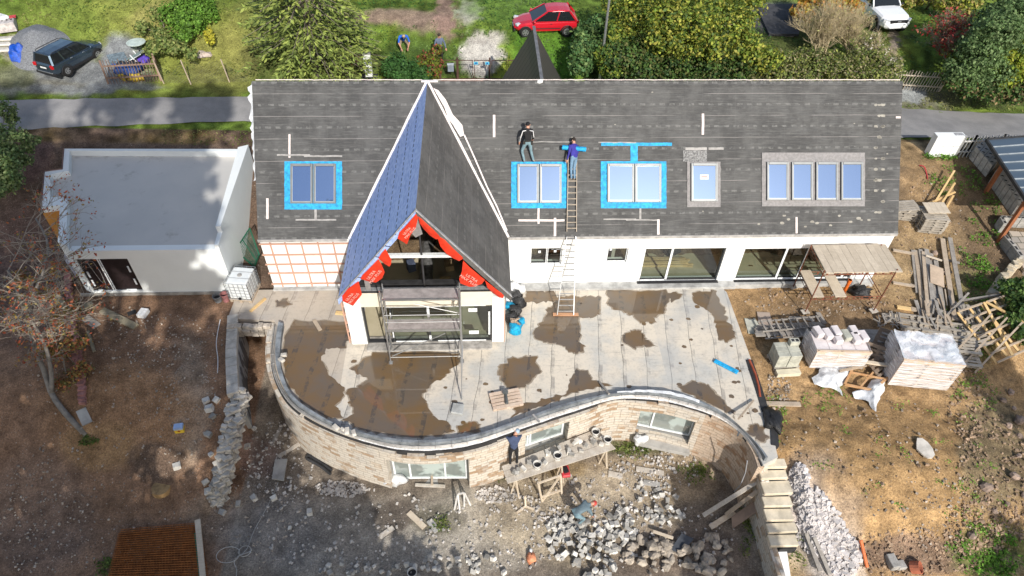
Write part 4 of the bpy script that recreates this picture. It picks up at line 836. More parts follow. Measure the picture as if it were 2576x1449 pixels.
# ================================================================ people
Mskin=plain('skin',(.50,.27,.19),.6,0,.3,var=.08,bump=.05)
def cloth(n,c): return plain(n,c,.9,var=.2,sc=7,bump=.5)
def person(name_label,J,mats,cat='person',hands=((.6,),(.6,)),cap=None,hair=None,face=None,group=None,extra=None):
    """J: joint positions in world space (pel,chest,neck,head, shL,elL,haL, shR,elR,haR, hipL,knL,anL,toL, ...R)"""
    base=(J['anL']+J['anR'])/2
    t=T('person',name_label,cat,tuple(base),group=group)
    names=['pel','waist','chest','neck','head','top','shL','elL','haL','shR','elR','haR','hipL','knL','anL','toL','hipR','knR','anR','toR']
    J['waist']=J['pel'].lerp(J['chest'],.45); up=(J['head']-J['neck']).normalized(); J['top']=J['head']+up*.10
    E=[('pel','waist'),('waist','chest'),('chest','neck'),('neck','head'),('head','top')]+[p for s_ in 'LR' for p in (('chest','sh'+s_),('sh'+s_,'el'+s_),('el'+s_,'ha'+s_),('pel','hip'+s_),('hip'+s_,'kn'+s_),('kn'+s_,'an'+s_),('an'+s_,'to'+s_))]
    rad={'pel':(.155,.12),'waist':(.145,.11),'chest':(.175,.125),'neck':(.058,.06),'head':(.082,.10),'top':(.06,.07),'sh':(.078,.075),'el':(.048,.05),'ha':(.034,.028),'hip':(.095,.10),'kn':(.062,.065),'an':(.045,.05),'to':(.042,.035)}
    me=bpy.data.meshes.new('body'); me.from_pydata([tuple(J[n]-base) for n in names],[(names.index(a),names.index(b)) for a,b in E],[])
    o=bpy.data.objects.new('body',me); COL.objects.link(o); md=o.modifiers.new('s','SKIN'); md.use_smooth_shade=True
    for i,n in enumerate(names):
        sv=me.skin_vertices[0].data[i]; sv.radius=rad[n if n in rad else n[:-1]]; sv.use_root=(n=='pel')
    sb=o.modifiers.new('u','SUBSURF'); sb.levels=2; sb.render_levels=2
    dg=bpy.context.evaluated_depsgraph_get(); m2=bpy.data.meshes.new_from_object(o.evaluated_get(dg)); bpy.data.objects.remove(o)
    # dress the faces: skin, top, trousers, shoes by the nearest limb
    def cls(a,b):
        if a in('neck','head'): return 0
        if a[:2]=='el': return mats.get('sleeve',1)
        if a[:2] in('hi','kn') or b[:3]=='hip': return 2
        if a[:2]=='an': return 3
        return 1
    for k in (Mskin,mats['top'],mats['legs'],mats['shoe']): m2.materials.append(k)
    segs=[(J[a]-base,J[b]-base,cls(a,b)) for a,b in E]
    for pl in m2.polygons:
        c=pl.center; best=(9,0)
        for a,b,k in segs:
            ab=b-a; tt=max(0,min(1,(c-a).dot(ab)/max(1e-9,ab.length_squared))); d=(c-a-ab*tt).length
            if k==0 and a is not None: d*=1.0
            if d<best[0]: best=(d,k)
        pl.material_index=best[1]
    # hands with fingers, ears and nose joined into the one body mesh
    b=MB()
    for s_,cv in (('L',hands[0][0]),('R',hands[1][0])):
        h=J['ha'+s_]; d=(h-J['el'+s_]).normalized(); sd=d.cross(UP).normalized(); nm=sd.cross(d)
        b.k=0; b.bar(h,h+d*.09,.075,.03,nm)
        for i,(off,l) in enumerate(((-.03,.06),(-.01,.075),(.01,.07),(.03,.055))):
            p=h+d*.085+sd*off; q=p+d*l*.5-nm*l*.2*cv; r=q+d*l*.4-nm*l*.5*cv; b.tube([p,q,r],[.010,.009,.007],5)
        p=h+d*.02+sd*.035; b.tube([p,p+d*.035+sd*.03,p+d*.07+sd*.03-nm*.01],[.012,.010,.008],5)
    f=(face or V((0,1,0))); f=(f-up*f.dot(up)).normalized(); sd=f.cross(up).normalized(); hd=J['head']+up*.03
    b.blob(hd+f*.10-up*.01,(.014,.02,.02),6); 
    for q in (-1,1): b.blob(hd+sd*.085*q-up*.01,(.02,.02,.032),6); 
    b.bar(hd+f*.088-up*.055-sd*.025,hd+f*.088-up*.055+sd*.025,.012,.01); 
    # sleeves of skin become part of the mesh
    ob=b.build('tmp',[Mskin],None); m3=ob.data; bpy.data.objects.remove(ob)
    bm=__import__('bmesh').new(); bm.from_mesh(m2); n0=len(bm.faces); 
    m3.transform(Matrix.Translation(-base)); bm.from_mesh(m3); bm.to_mesh(m2); bm.free()
    m2.polygons.foreach_set('use_smooth',[True]*len(m2.polygons)); m2.name='body'
    o=bpy.data.objects.new('body',m2); COL.objects.link(o); o.parent=t
    b=MB(); b.blob(hd+up*.035-f*.012,(.098,.108,.088),10,.05,1.) 
    if cap:
        b.add([hd+f*.07+sd*.07+up*.04,hd+f*.17+sd*.05+up*.02,hd+f*.17-sd*.05+up*.02,hd+f*.07-sd*.07+up*.04,hd+f*.07+sd*.07+up*.055,hd+f*.17+sd*.05+up*.03,hd+f*.17-sd*.05+up*.03,hd+f*.07-sd*.07+up*.055],[(0,1,2,3),(7,6,5,4),(0,4,5,1),(1,5,6,2),(2,6,7,3)])
        b.build('cap',cap,t,smooth=True)
    else: b.build('hair',hair,t,smooth=True)
    return t
def scalef(J,c,k):
    return {n:c+(p-c)*k for n,p in J.items()}
def fig(base,up,fwd,J,k=1.):
    """joints given as (side, forward, up) in metres from base"""
    up=up.normalized(); fwd=(fwd-up*fwd.dot(up)).normalized(); sd=fwd.cross(up)
    return {n:base+(sd*a+fwd*b+up*c)*k for n,(a,b,c) in J.items()}
Mjean=cloth('faded_blue_jeans',(.17,.26,.30)); Mjean2=cloth('blue_jeans',(.15,.25,.36)); Mblk=cloth('black_cloth',(.018,.018,.02)); Mboot=plain('dusty_boots',(.28,.23,.18),.9)
Mhair=plain('dark_hair',(.035,.025,.02),.8); Mnavy=cloth('navy_work_shirt',(.055,.075,.14)); Mviolet=cloth('violet_blue_jacket',(.045,.04,.27)); Mcapg=plain('light_blue_cap',(.30,.40,.50),.8)
lean=V((0,sin(R_(20)),cos(R_(20))))
Jst=dict(pel=(0,0,.95),chest=(0,.02,1.33),neck=(0,.03,1.53),head=(0,.06,1.64),shL=(-.19,.02,1.42),elL=(-.30,.04,1.14),haL=(-.34,.16,.92),shR=(.19,.02,1.42),elR=(.27,.06,1.14),haR=(.22,.25,.98),hipL=(-.10,0,.90),knL=(-.20,.10,.50),anL=(-.20,.0,.09),toL=(-.24,.17,.04),hipR=(.10,0,.90),knR=(.22,.12,.50),anR=(.30,-.02,.10),toR=(.34,.15,.05))
# standing on the top frame of the second skylight
pb=onroof(1326,411,.14); J=fig(pb,lean,V((0,1,0)),dict(Jst,knL=(-.24,.12,.52),anL=(-.13,.0,.09),toL=(-.17,.14,.04),knR=(.16,.1,.5),anR=(.27,-.03,.12),toR=(.33,.08,.06)),.95)
p1=person('man in black jacket and black cap standing on the skylight edge on the roof',J,dict(top=Mblk,legs=Mjean,shoe=Mboot),cap=Mblk,face=V((.15,1,0)))
b=MB(); sd=(J['shR']-J['shL']).normalized(); bk=V((0,-1,.45)).normalized()
b.tube([J['haL']-bk*-.02,J['elL']+bk*.055-sd*.01,J['shL']+bk*.085-sd*.03,J['neck']+bk*.10-V((0,0,.08)),J['shR']+bk*.085+sd*.03,J['elR']+bk*.05],.02,5); b.build('white_stripe',plain('white_fabric',(.75,.75,.76),.8),p1)
b=MB(); c=J['pel']+(J['chest']-J['pel'])*.12; up=(J['chest']-J['pel']).normalized(); b.lathe(c-up*.03,[(.165,0),(.17,.05),(.16,.06)],12,up,False); b.box(c+sd*.17+bk*.05-up*.08,(.09,.08,.17)); b.box(c-sd*.15+bk*.08-up*.06,(.1,.08,.14)); b.build('tool_belt',plain('tool_belt',(.04,.038,.035),.8),p1)
# on the roof ladder, seen from behind, holding a roll
pb=onroof(1440,455,.13); lean2=V((.03,sin(R_(33)),cos(R_(33))))
J=fig(pb,lean2,V((-.55,1,0)),dict(Jst,knL=(-.09,.05,.5),anL=(-.08,.0,.09),toL=(-.10,.17,.04),knR=(.09,.05,.5),anR=(.08,-.02,.09),toR=(.10,.15,.04),elL=(-.27,.02,1.12),haL=(-.30,.08,.86),haR=(.15,.30,1.16)),1.0)
p2=person('man in violet blue jacket and jeans standing on the roof ladder by a blue roll',J,dict(top=Mviolet,legs=Mjean2,shoe=Mboot),hair=Mhair,face=V((-.6,.8,.2)))
# ladders
def ladder(name,label,a0,a1,b0,b1,n,w_,mat,cat='ladder'):
    """a0,a1: foot and head of the left stile, b0,b1 of the right"""
    t=T(name,label,cat,tuple(a0)); b=MB(); b.bar(a0,a1,.03,.07); b.bar(b0,b1,.03,.07); b.build('stile',mat,t)
    for i in range(n): s_=(i+.6)/n; b=MB(); b.bar(a0.lerp(a1,s_),b0.lerp(b1,s_),.035,.03); b.build('rung',mat,t)
    return t
Ml=plain('old_grey_ladder_wood',(.42,.36,.29),.8,var=.2)
A0,B0=onroof(1425,583,.12),onroof(1449,583,.12); A1,B1=onroof(1429,375,.12),onroof(1450,375,.12)
ladder('roof_ladder','pale wooden ladder lying on the roof slope under the man in violet',A0,A1,B0,B1,14,.4,Ml)
e0,e1=at(1402,792,.05),at(1443,792,.05); g0,g1=V((aty(1427,590,YE-.12).x,YE-.10,3.02)),V((aty(1449,590,YE-.12).x,YE-.10,3.02))
ladder('ladder','silver aluminium ladder leaning on the white wall beside the small windows',e0,g0,e1,g1,13,.4,Mmetal)
b=MB(); b.bar(at(1391,791,.04),at(1455,791,.04),.16,.045); tag(b.build('plank',wood('reddish_plank',(.50,.27,.15),(.62,.36,.22)),loc=at(1422,791,0)),'reddish board under the feet of the aluminium ladder','plank')
def roll(lab,p,q,r,nm='membrane_roll'):
    b=MB(); d=(q-p).normalized(); b.tube([p,q],r,12); b.tube([p-d*.02,q+d*.02],r*.35,8); o=b.build(nm,Mblf,loc=p); tag(o,lab,'roll')
roll('blue membrane roll lying on the roof behind the man in violet',onroof(1412,373,.30),onroof(1471,378,.30),.10)
b=MB(); p,q=at(1797,907,.06),at(1856,937,.06); b.bar(p,q,.20,.09); tag(b.build('blue_board',Mblf,loc=p,bevel=.02),'long bright blue foam strip lying alone on the right part of the terrace','strip')
# ---- mason at the curved wall, on the trestle deck
DZ=-1.62
dk=[at(u,v,DZ) for u,v in ((1277,1216),(1549,1128),(1500,1078),(1262,1172))]
deck=T('trestle_deck','long mortar stained plank deck on trestles along the curved wall','work platform',tuple(dk[0]-V((0,0,1.3))))
b=MB(); A,B,C_,D_=dk; n=3
for i in range(n):
    p,q=A.lerp(D_,i/n),B.lerp(C_,i/n); r,s_=A.lerp(D_,(i+.95)/n),B.lerp(C_,(i+.95)/n); b.add([p,q,s_,r]+[x-V((0,0,.05)) for x in (p,q,s_,r)],[(0,1,2,3),(7,6,5,4),(4,5,1,0),(5,6,2,1),(6,7,3,2),(7,4,0,3)])
Mplk=wood('mortar_stained_planks',(.42,.37,.31),(.60,.56,.50)); b.build('deck_board',Mplk,deck)
b=MB()
for s_ in (.08,.5,.93):
    for t_ in (.1,.9):
        p=A.lerp(B,s_).lerp(D_.lerp(C_,s_),t_); b.bar(p-V((0,0,.05)),V((p.x+.15,p.y-.1,-2.93)),.05); b.bar(p-V((0,0,.05)),V((p.x-.15,p.y+.1,-2.93)),.05)
    p=A.lerp(B,s_).lerp(D_.lerp(C_,s_),.05); q=A.lerp(B,s_).lerp(D_.lerp(C_,s_),.95); b.bar(p-V((0,0,.1)),q-V((0,0,.1)),.07,.09)
Mpale=wood('pale_sawn_timber',(.55,.45,.34),(.70,.62,.50)); b.build('trestle',Mpale,deck)
pb=at(1292,1170,DZ); J=fig(pb,V((0,.22,1)),V((-.1,1,0)),dict(Jst,elL=(-.33,.20,1.42),haL=(-.22,.42,1.58),elR=(.32,.22,1.40),haR=(.14,.42,1.55),knL=(-.13,.06,.5),anL=(-.13,0,.09),toL=(-.15,.17,.04),knR=(.13,.06,.5),anR=(.13,0,.09),toR=(.15,.17,.04),head=(.10,.12,1.62)),1.0)
p3=person('bricklayer in navy shirt and light blue cap setting a stone on the curved wall',J,dict(top=Mnavy,legs=Mblk,shoe=Mboot,sleeve=0),cap=Mcapg,face=V((.3,1,0)))
b=MB(); 
for s_ in 'LR': b.blob(J['ha'+s_]+(J['ha'+s_]-J['el'+s_]).normalized()*.06,(.055,.06,.05),8)
b.build('glove',plain('yellow_gloves',(.62,.60,.12),.8),p3)
hs=(J['haL']+J['haR'])/2+V((0,.12,0)); b=MB(); b.box(hs,(.34,.18,.14)); tag(b.build('stone_block',Mrub,loc=hs,bevel=.015),'pale stone held up by the bricklayer on the wall','stone')
# bending worker sorting stones
pb=at(1452,1310,-2.92); J=fig(pb,V((0,0,1)),V((.9,.35,0)),dict(pel=(0,-.15,.72),chest=(0,.22,.88),neck=(0,.42,.90),head=(0,.53,.86),shL=(-.19,.30,.88),elL=(-.25,.40,.60),haL=(-.20,.46,.34),shR=(.19,.30,.88),elR=(.26,.38,.60),haR=(.2,.46,.34),hipL=(-.11,-.15,.68),knL=(-.2,.15,.42),anL=(-.16,-.05,.09),toL=(-.18,.12,.04),hipR=(.11,-.15,.68),knR=(.2,.15,.42),anR=(.16,-.05,.09),toR=(.18,.12,.04)),1.1)
p4=person('worker in grey blue shirt bending over the heap of cut stones in the yard',J,dict(top=cloth('grey_blue_shirt',(.13,.18,.21)),legs=Mjean,shoe=Mboot,sleeve=0),cap=plain('red_cap',(.5,.06,.05),.8),face=V((.8,.3,-.6)))
# gardeners beyond the lane
pb=ong(1017,128); J=fig(pb,V((0,0,1)),V((.2,-1,0)),dict(pel=(0,-.2,.50),chest=(0,.12,.78),neck=(0,.28,.88),head=(0,.36,.92),shL=(-.19,.15,.84),elL=(-.27,.3,.58),haL=(-.16,.42,.32),shR=(.19,.15,.84),elR=(.27,.3,.58),haR=(.16,.42,.32),hipL=(-.11,-.2,.46),knL=(-.2,.2,.42),anL=(-.16,.0,.09),toL=(-.18,.15,.04),hipR=(.11,-.2,.46),knR=(.2,.2,.42),anR=(.16,.0,.09),toR=(.18,.15,.04)),1.15)
person('gardener in a bright blue shirt crouching among the plants across the lane',J,dict(top=cloth('bright_blue_shirt',(.02,.12,.55)),legs=cloth('tan_trousers',(.30,.24,.16)),shoe=Mboot,sleeve=0),hair=plain('fair_hair',(.4,.3,.2),.8),face=V((.2,-1,-.4)))
pb=ong(1108,158); J=fig(pb,V((0,0,1)),V((.2,-1,0)),dict(Jst,knL=(-.11,.04,.5),anL=(-.11,0,.09),toL=(-.13,.17,.04),knR=(.11,.04,.5),anR=(.11,0,.09),toR=(.13,.17,.04)),1.)
person('person in grey blue jacket and dark trousers standing behind the garden gate',J,dict(top=cloth('grey_blue_jacket',(.12,.15,.22)),legs=Mblk,shoe=Mblk),hair=Mhair,face=V((.2,-1,0)))
# ================================================================ scaffolds
def alu():
    t=T('scaffold_tower','silver aluminium scaffold tower with two dusty platforms in front of the gable','scaffold',(-2.3,18,0)); xl,xr=-3.7,-.80
    for x in (xl,xr):
        for y in (17.72,18.38):
            b=MB(); b.tube([V((x,y,.03)),V((x,y,4.15 if y<18 else 3.9))],.028,7); b.box(V((x,y,.015)),(.16,.16,.03)); b.build('upright',Mmetal,t)
        b=MB()
        for z in np.arange(.5,3.7,.45): b.tube([V((x,17.72,z)),V((x,18.38,z))],.018,6)
        b.build('end_rungs',Mmetal,t)
    b=MB()
    for y,z in ((17.72,.75),(17.72,.35),(17.72,2.45),(17.72,2.85),(18.38,2.6)): b.tube([V((xl,y,z)),V((xr,y,z))],.02,6)
    b.tube([V((xl+.1,17.70,.45)),V((xr-.6,17.70,1.8))],.02,6); b.tube([V((xr-.05,17.70,2.95)),V((xl+1.2,17.70,3.5))],.02,6); b.build('rail_and_brace',Mmetal,t)
    Mpl=plain('dusty_phenolic_board',(.33,.30,.295),.8,var=.25,sc=4,bump=.2)
    for z,y0,y1 in ((3.62,17.78,18.36),(1.88,17.78,18.34)):
        b=MB(); b.bx(xl+.05,xr-.05,y0+.03,y1-.03,z,z+.03); p=b.build('platform',Mpl,t); b=MB(); b.bx(xl,xr,y0-.03,y0+.029,z-.03,z+.05); b.bx(xl,xr,y1-.029,y1+.03,z-.03,z+.05); b.build('platform_rim',Mmetal,p)
    b=MB(); b.tube([V((xr+.05,17.68,4.1)),at(1162,1005,.06)],.025,7); b.tube([V((xr+.05,17.66,1.1)),at(1161,990,.35)],.018,6); b.build('outrigger',Mmetal,t)
    b=MB(); q=[at(1134,1040,.03),at(1164,1046,.03),at(1168,1020,.03),at(1140,1016,.03)]; b.slab([p+V((0,0,.10)) for p in q],.10); b.build('ballast_tray',plain('grey_tray',(.38,.39,.38),.6),t,bevel=.02)
alu()
def rusty():
    t=T('rusty_scaffold','rusty steel scaffold with plank deck beside the right glazed door','scaffold',(16,21,0)); 
    A=at(2025,785,0),at(2193,785,0); y0=A[0].y; xl,xr=A[0].x,A[1].x+.1; y1=21.75; zt=2.45; zm=.95
    for x in (xl,xr):
        for y in (y0,y1):
            b=MB(); b.tube([V((x,y,.03)),V((x,y,zt+.12))],.028,7); b.build('upright',Mrust,t); b=MB(); b.box(V((x,y,.02)),(.34,.26,.05),.2); b.build('foot_board',Mplk,t)
    b=MB()
    for z in (zt,zm):
        for y in (y0,y1):
            b.tube([V((xl,y,z)),V((xr,y,z))],.02,6); b.tube([V((xl,y,z-.16)),V((xr,y,z-.16))],.016,6)
            for i in range(9): x=xl+(xr-xl)*(i+.5)/9; b.bx(x-.04,x+.04,y-.012,y+.012,z-.15,z-.01)
        for x in (xl,xr): b.tube([V((x,y0,z)),V((x,y1,z))],.018,6); b.tube([V((x,y0,z-.15)),V((x,y1,z-.15))],.014,6)
    b.build('lattice_girder',Mrust,t); random.seed(31)
    x=xl+.05; 
    while x<xr+.05:
        w_=.30; b=MB(); b.box(V((x+w_/2,(y0+y1)/2+U(-.02,.02),zt+.05)),(w_*.97,y1-y0+.16,.05),U(-.01,.01)); b.build('deck_plank',Mwthr,t); x+=w_
    for x in (xl+.25,xl+1.25): 
        b=MB(); b.box(V((x,(y0+y1)/2,zm+.05)),(.5,y1-y0+.1,.05)); b.build('deck_plank',Mwthr,t)
Mwthr=wood('weathered_tan_planks',(.48,.41,.32),(.62,.54,.43))  # tan wood tone of the weathered planks
rusty()
# ================================================================ vehicles
Mtyre=plain('tyre_rubber',(.02,.02,.02),.8,var=.1); Mrim=plain('alloy_rim',(.45,.46,.47),.35,.8,.5,var=.05,bump=0)
Mglass=MT('car_glass',.04,0,.6); Mglass.base((.012,.014,.016)); Mglass=Mglass.m
Mplast=plain('black_plastic',(.02,.02,.022),.6,var=.1)
def paint(n,c,m_=.3):
    k=MT(n,.25,m_,.5); k.base(c); k.b.inputs['Coat Weight'].default_value=.8; k.b.inputs['Coat Roughness'].default_value=.05; return k.m
def loft(b,secs,close=True):
    """secs: list of rings (lists of Vector of the same length)"""
    n=len(secs[0]); base=len(b.v); b.v+=[V(p) for s_ in secs for p in s_]
    for i in range(len(secs)-1):
        for k in range(n-1 if not close else n): b.f.append((base+i*n+k,base+i*n+(k+1)%n,base+(i+1)*n+(k+1)%n,base+(i+1)*n+k)); b.mi.append(b.k)
    b.f.append(tuple(base+k for k in range(n-1,-1,-1))); b.f.append(tuple(base+(len(secs)-1)*n+k for k in range(n))); b.mi+=[b.k]*2
def car(name,label,loc,rz,L,W,stn,cab,wb,wr,pm,tone=0,plate=None,extras=None):
    """stn: (x, halfwidth, z low, z belt) from tail to nose; cab: windscreen/rear geometry. x forward."""
    t=T(name,label,'car' if name!='pickup_truck' else 'pickup truck',(0,0,0))
    b=MB(); secs=[]
    for (x,hw,z0,z1) in stn:
        zm=z0+(z1-z0)*.55; secs.append([V((x,-hw*.80,z0)),V((x,-hw*.97,z0+.10)),V((x,-hw,zm)),V((x,-hw*.96,z1-.10)),V((x,-hw*.86,z1-.01)),V((x,-hw*.5,z1+.025)),V((x,hw*.5,z1+.025)),V((x,hw*.86,z1-.01)),V((x,hw*.96,z1-.10)),V((x,hw,zm)),V((x,hw*.97,z0+.10)),V((x,hw*.80,z0))])
    secs=[s_[::-1] for s_ in secs]; loft(b,secs); body=b.build('body',pm,t,smooth=False,bevel=.05,seg=3)
    xr0,xr1,xf1,xf0,zb,zr,hb,hr=cab   # rear glass foot, roof rear, roof front, windscreen foot, belt, roof, half widths
    rb=[V((xr0,-hb,zb)),V((xf0,-hb,zb)),V((xf0,hb,zb)),V((xr0,hb,zb))]; rt=[V((xr1,-hr,zr)),V((xf1,-hr,zr)),V((xf1,hr,zr)),V((xr1,hr,zr))]
    b=MB(); b.add(rb+rt,[(0,1,5,4),(1,2,6,5),(2,3,7,6),(3,0,4,7)]); b.build('window_glass',Mglass,t)
    b=MB(); xm=(xr1+xf1)/2; secs=[]
    for x,k,dz in ((xr1-.03,.96,-.02),(xr1+.12,1.,.015),(xm,1.,.05),(xf1-.12,1.,.02),(xf1+.03,.97,-.02)): secs.append([V((x,hr*1.02*k,zr+dz-.04)),V((x,hr*.9*k,zr+dz+.02)),V((x,0,zr+dz+.035)),V((x,-hr*.9*k,zr+dz+.02)),V((x,-hr*1.02*k,zr+dz-.04))])
    loft(b,secs); b.build('car_roof',pm,t,smooth=False,bevel=.02,seg=2)
    b=MB()
    for s_ in (-1,1):
        b.bar(V((xf0,s_*hb,zb)),V((xf1,s_*hr,zr)),.07,.07); b.bar(V((xr0,s_*hb,zb)),V((xr1,s_*hr,zr)),.12,.10)
        for f in cab_p.get(name,(.5,)): b.bar(V((xr0+(xf0-xr0)*f,s_*(hb+.005),zb)),V((xr1+(xf1-xr1)*f,s_*(hr+.005),zr)),.09,.03)
        b.bar(V((xr0,s_*hb,zb)),V((xf0,s_*hb,zb)),.03,.05)
    b.build('pillar',pm,t)
    for sx in (-1,1):
        for sy in (-1,1):
            cx=sx*wb/2+wb_off.get(name,0); cy=sy*(W/2-.11)
            b=MB(); b.lathe(V((cx,cy-.11,wr)),[(wr*.62,0),(wr*.93,.0),(wr,.04),(wr,.18),(wr*.93,.22),(wr*.62,.22)],20,V((0,1,0)),False); wh=b.build('wheel',Mtyre,t,smooth=False)
            b=MB(); yy=cy+sy*.10; b.lathe(V((cx,yy-.01,wr)),[(0.0,0),(wr*.60,0),(wr*.62,.02),(0.0,.02)],20,V((0,1,0)),False)
            b.build('rim',Mrim,wh); b=MB()
            for q in range(5): a=q*2*pi/5+.3; b.box(V((cx+cos(a)*wr*.38,yy+sy*.015,wr+sin(a)*wr*.38)),(wr*.16,.02,wr*.22),0,0,-a)
            b.build('rim_slot',Mplast,wh)
            b=MB(); P=[V((cx+cos(a)*(wr*1.18),sy*(W/2+.004),wr+sin(a)*(wr*1.18))) for a in [pi*i/10 for i in range(11)]]; b.tube(P,.035,5); b.build('wheel_arch',Mplast,t)
            b=MB(); b.lathe(V((cx,sy*(W/2-.24),wr)),[(0.01,0),(wr*1.13,0),(wr*1.13,.245)],20,V((0,sy,0)),False); b.build('wheel_well',Mplast,t)
    for s_ in (-1,1):
        b=MB(); b.blob(V((xf0-.12,s_*(hb+.16),zb+.06)),(.07,.11,.08),8,.0); b.build('mirror',pm if name!='pickup_truck' else Mplast,t,smooth=True)
    if extras: extras(t,stn)
    t.location=loc; t.rotation_euler=(0,0,rz); return t
cab_p={'suv':(.30,.62),'hatchback':(.46,),'pickup_truck':(.5,)}; wb_off={'suv':.03,'hatchback':.02,'pickup_truck':.1}
Mlamp=plain('lamp_glass',(.65,.67,.70),.15,.2,.6,var=.1,bump=0); Mredl=plain('red_lamp',(.45,.01,.015),.2,0,.5,var=.1,bump=0); Mplate=plain('number_plate',(.70,.70,.68),.5,var=.05,bump=0)
def onload(parts):
    def f(t,stn):
        for nm,mt,bxs in parts:
            for q in bxs: b=MB(); b.box(*q); b.build(nm,mt,t,bevel=.01)
    return f
def suvx(t,stn):
    onload([('headlight',Mlamp,[((1.98,.56,.76),(.16,.30,.15),.45),((1.98,-.56,.76),(.16,.30,.15),-.45)]),('tail_light',Mredl,[((-2.10,.72,.92),(.14,.22,.22),.2),((-2.10,-.72,.92),(.14,.22,.22),-.2)]),('bumper_strip',Mrim,[((-2.17,0,.50),(.05,1.3,.06))]),('bumper',Mplast,[((-2.10,0,.40),(.16,1.66,.16)),((2.12,0,.38),(.16,1.55,.2)),((0,.885,.36),(2.2,.03,.16)),((0,-.885,.36),(2.2,.03,.16))]),('number_plate',Mplate,[((-2.165,0,.80),(.02,.52,.11))]),('door_handle',Mrim,[((-.62,-.90,.98),(.16,.03,.035)),((.35,-.90,.95),(.16,.03,.035)),((-.62,.90,.98),(.16,.03,.035)),((.35,.90,.95),(.16,.03,.035))])])(t,stn)
    for s_ in (-1,1): b=MB(); b.tube([V((-1.75,s_*.66,1.63)),V((-1.6,s_*.68,1.70)),V((.1,s_*.68,1.70)),V((.3,s_*.66,1.62))],.022,6); b.build('roof_rail',Mplast,t)
    b=MB(); b.tube([V((-1.55,.1,1.66)),V((-1.65,.1,1.86))],.008,5); b.build('antenna',Mplast,t)
pr=ong(178,199); pf=ong(243,139); ang=atan2((pf-pr).y,(pf-pr).x); mid=(pr+pf)/2; n_=V((-sin(ang),cos(ang),0))
sc_=(pf-pr).length/2.58; print('suv scale',sc_,mid)
sv=car('suv','dark blue grey family car parked on gravel beside the grey gravel heap',mid+n_*.78*sc_,ang,4.22,1.79,[(-2.12,.74,.42,.92),(-2.05,.84,.34,1.04),(-1.3,.89,.32,1.06),(0,.895,.30,1.03),(.95,.89,.30,1.0),(1.45,.87,.30,.96),(1.95,.78,.34,.86),(2.12,.62,.40,.70)],(-2.02,-1.85,.35,1.05,1.02,1.60,.82,.64),2.58,.34,paint('dark_blue_grey_paint',(.075,.11,.15),.75),extras=suvx)
sv.scale=(sc_,)*3
def hatx(t,stn):
    onload([('headlight',Mlamp,[((1.66,.52,.67),(.26,.20,.12),.5),((1.66,-.52,.67),(.26,.20,.12),-.5)]),('tail_light',Mredl,[((-1.80,.66,.80),(.14,.16,.22),.3),((-1.80,-.66,.80),(.14,.16,.22),-.3)]),('bumper',Mplast,[((1.86,0,.36),(.1,1.2,.14)),((-1.88,0,.42),(.08,1.3,.14))]),('number_plate',Mplate,[((-1.90,0,.60),(.02,.5,.11)),((1.90,0,.46),(.02,.5,.11))]),('side_strip',Mplast,[((0,.835,.52),(1.6,.02,.05)),((0,-.835,.52),(1.6,.02,.05))]),('door_handle',Mplast,[((-.25,.83,.78),(.14,.03,.03)),((-.25,-.83,.78),(.14,.03,.03))])])(t,stn)
pr=ong(1425,92); pf=ong(1322,91); ang=atan2((pf-pr).y,(pf-pr).x); mid=(pr+pf)/2; n_=V((-sin(ang),cos(ang),0)); sc_=(pf-pr).length/2.44; print('hatch scale',sc_,mid)
hv=car('hatchback','small bright red car parked on the grass behind the roof','' and 0 or (mid+n_*(-.72)*sc_),ang,3.83,1.65,[(-1.88,.66,.40,.80),(-1.80,.77,.32,.88),(-1.1,.82,.28,.92),(0,.825,.26,.90),(.75,.82,.26,.88),(1.25,.79,.27,.80),(1.65,.68,.30,.68),(1.88,.48,.36,.56)],(-1.78,-1.35,-.02,.86,.88,1.40,.76,.60),2.44,.30,paint('bright_red_paint',(.52,.010,.022),.1),extras=hatx)
hv.scale=(sc_,)*3
def pickx(t,stn):
    onload([('headlight',Mlamp,[((2.36,.66,.88),(.18,.34,.14),.55),((2.36,-.66,.88),(.18,.34,.14),-.55)]),('grille',Mplast,[((2.53,0,.82),(.10,1.05,.24))]),('emblem',Mrim,[((2.585,0,.86),(.02,.22,.10))]),('number_plate',Mplate,[((2.62,0,.62),(.02,.52,.11))]),('lower_grille',Mplast,[((2.60,0,.50),(.05,1.1,.05))]),('fog_light',Mplast,[((2.44,.66,.60),(.08,.18,.10),.6),((2.44,-.66,.60),(.08,.18,.10),-.6)])])(t,stn)
    b=MB(); b.bx(-2.4,-.75,-.86,.86,.6,1.02); b.build('cargo_bed',Mplast,t); M_=Matrix.Translation((1.75,.02,1.09))@Matrix.Rotation(R_(90),4,'Z')
pn=ong(2229,78); 
pk=car('pickup_truck','white pickup truck with black grille parked nose forward on the grass track',pn+V((-.10,1.95,0)),R_(-84),5.3,1.86,[(-2.6,.84,.55,1.05),(-2.4,.90,.5,1.12),(-.7,.92,.45,1.12),(.9,.925,.42,1.12),(1.4,.92,.42,1.10),(2.1,.88,.42,1.04),(2.45,.76,.44,.94),(2.62,.55,.48,.72)],(-.72,-.55,.30,1.05,1.12,1.78,.84,.68),3.22,.40,paint('white_paint',(.78,.79,.80),.0),extras=pickx)

pk.scale=(1.14,)*3; pk.location=pn+V((-.22,2.05,0))
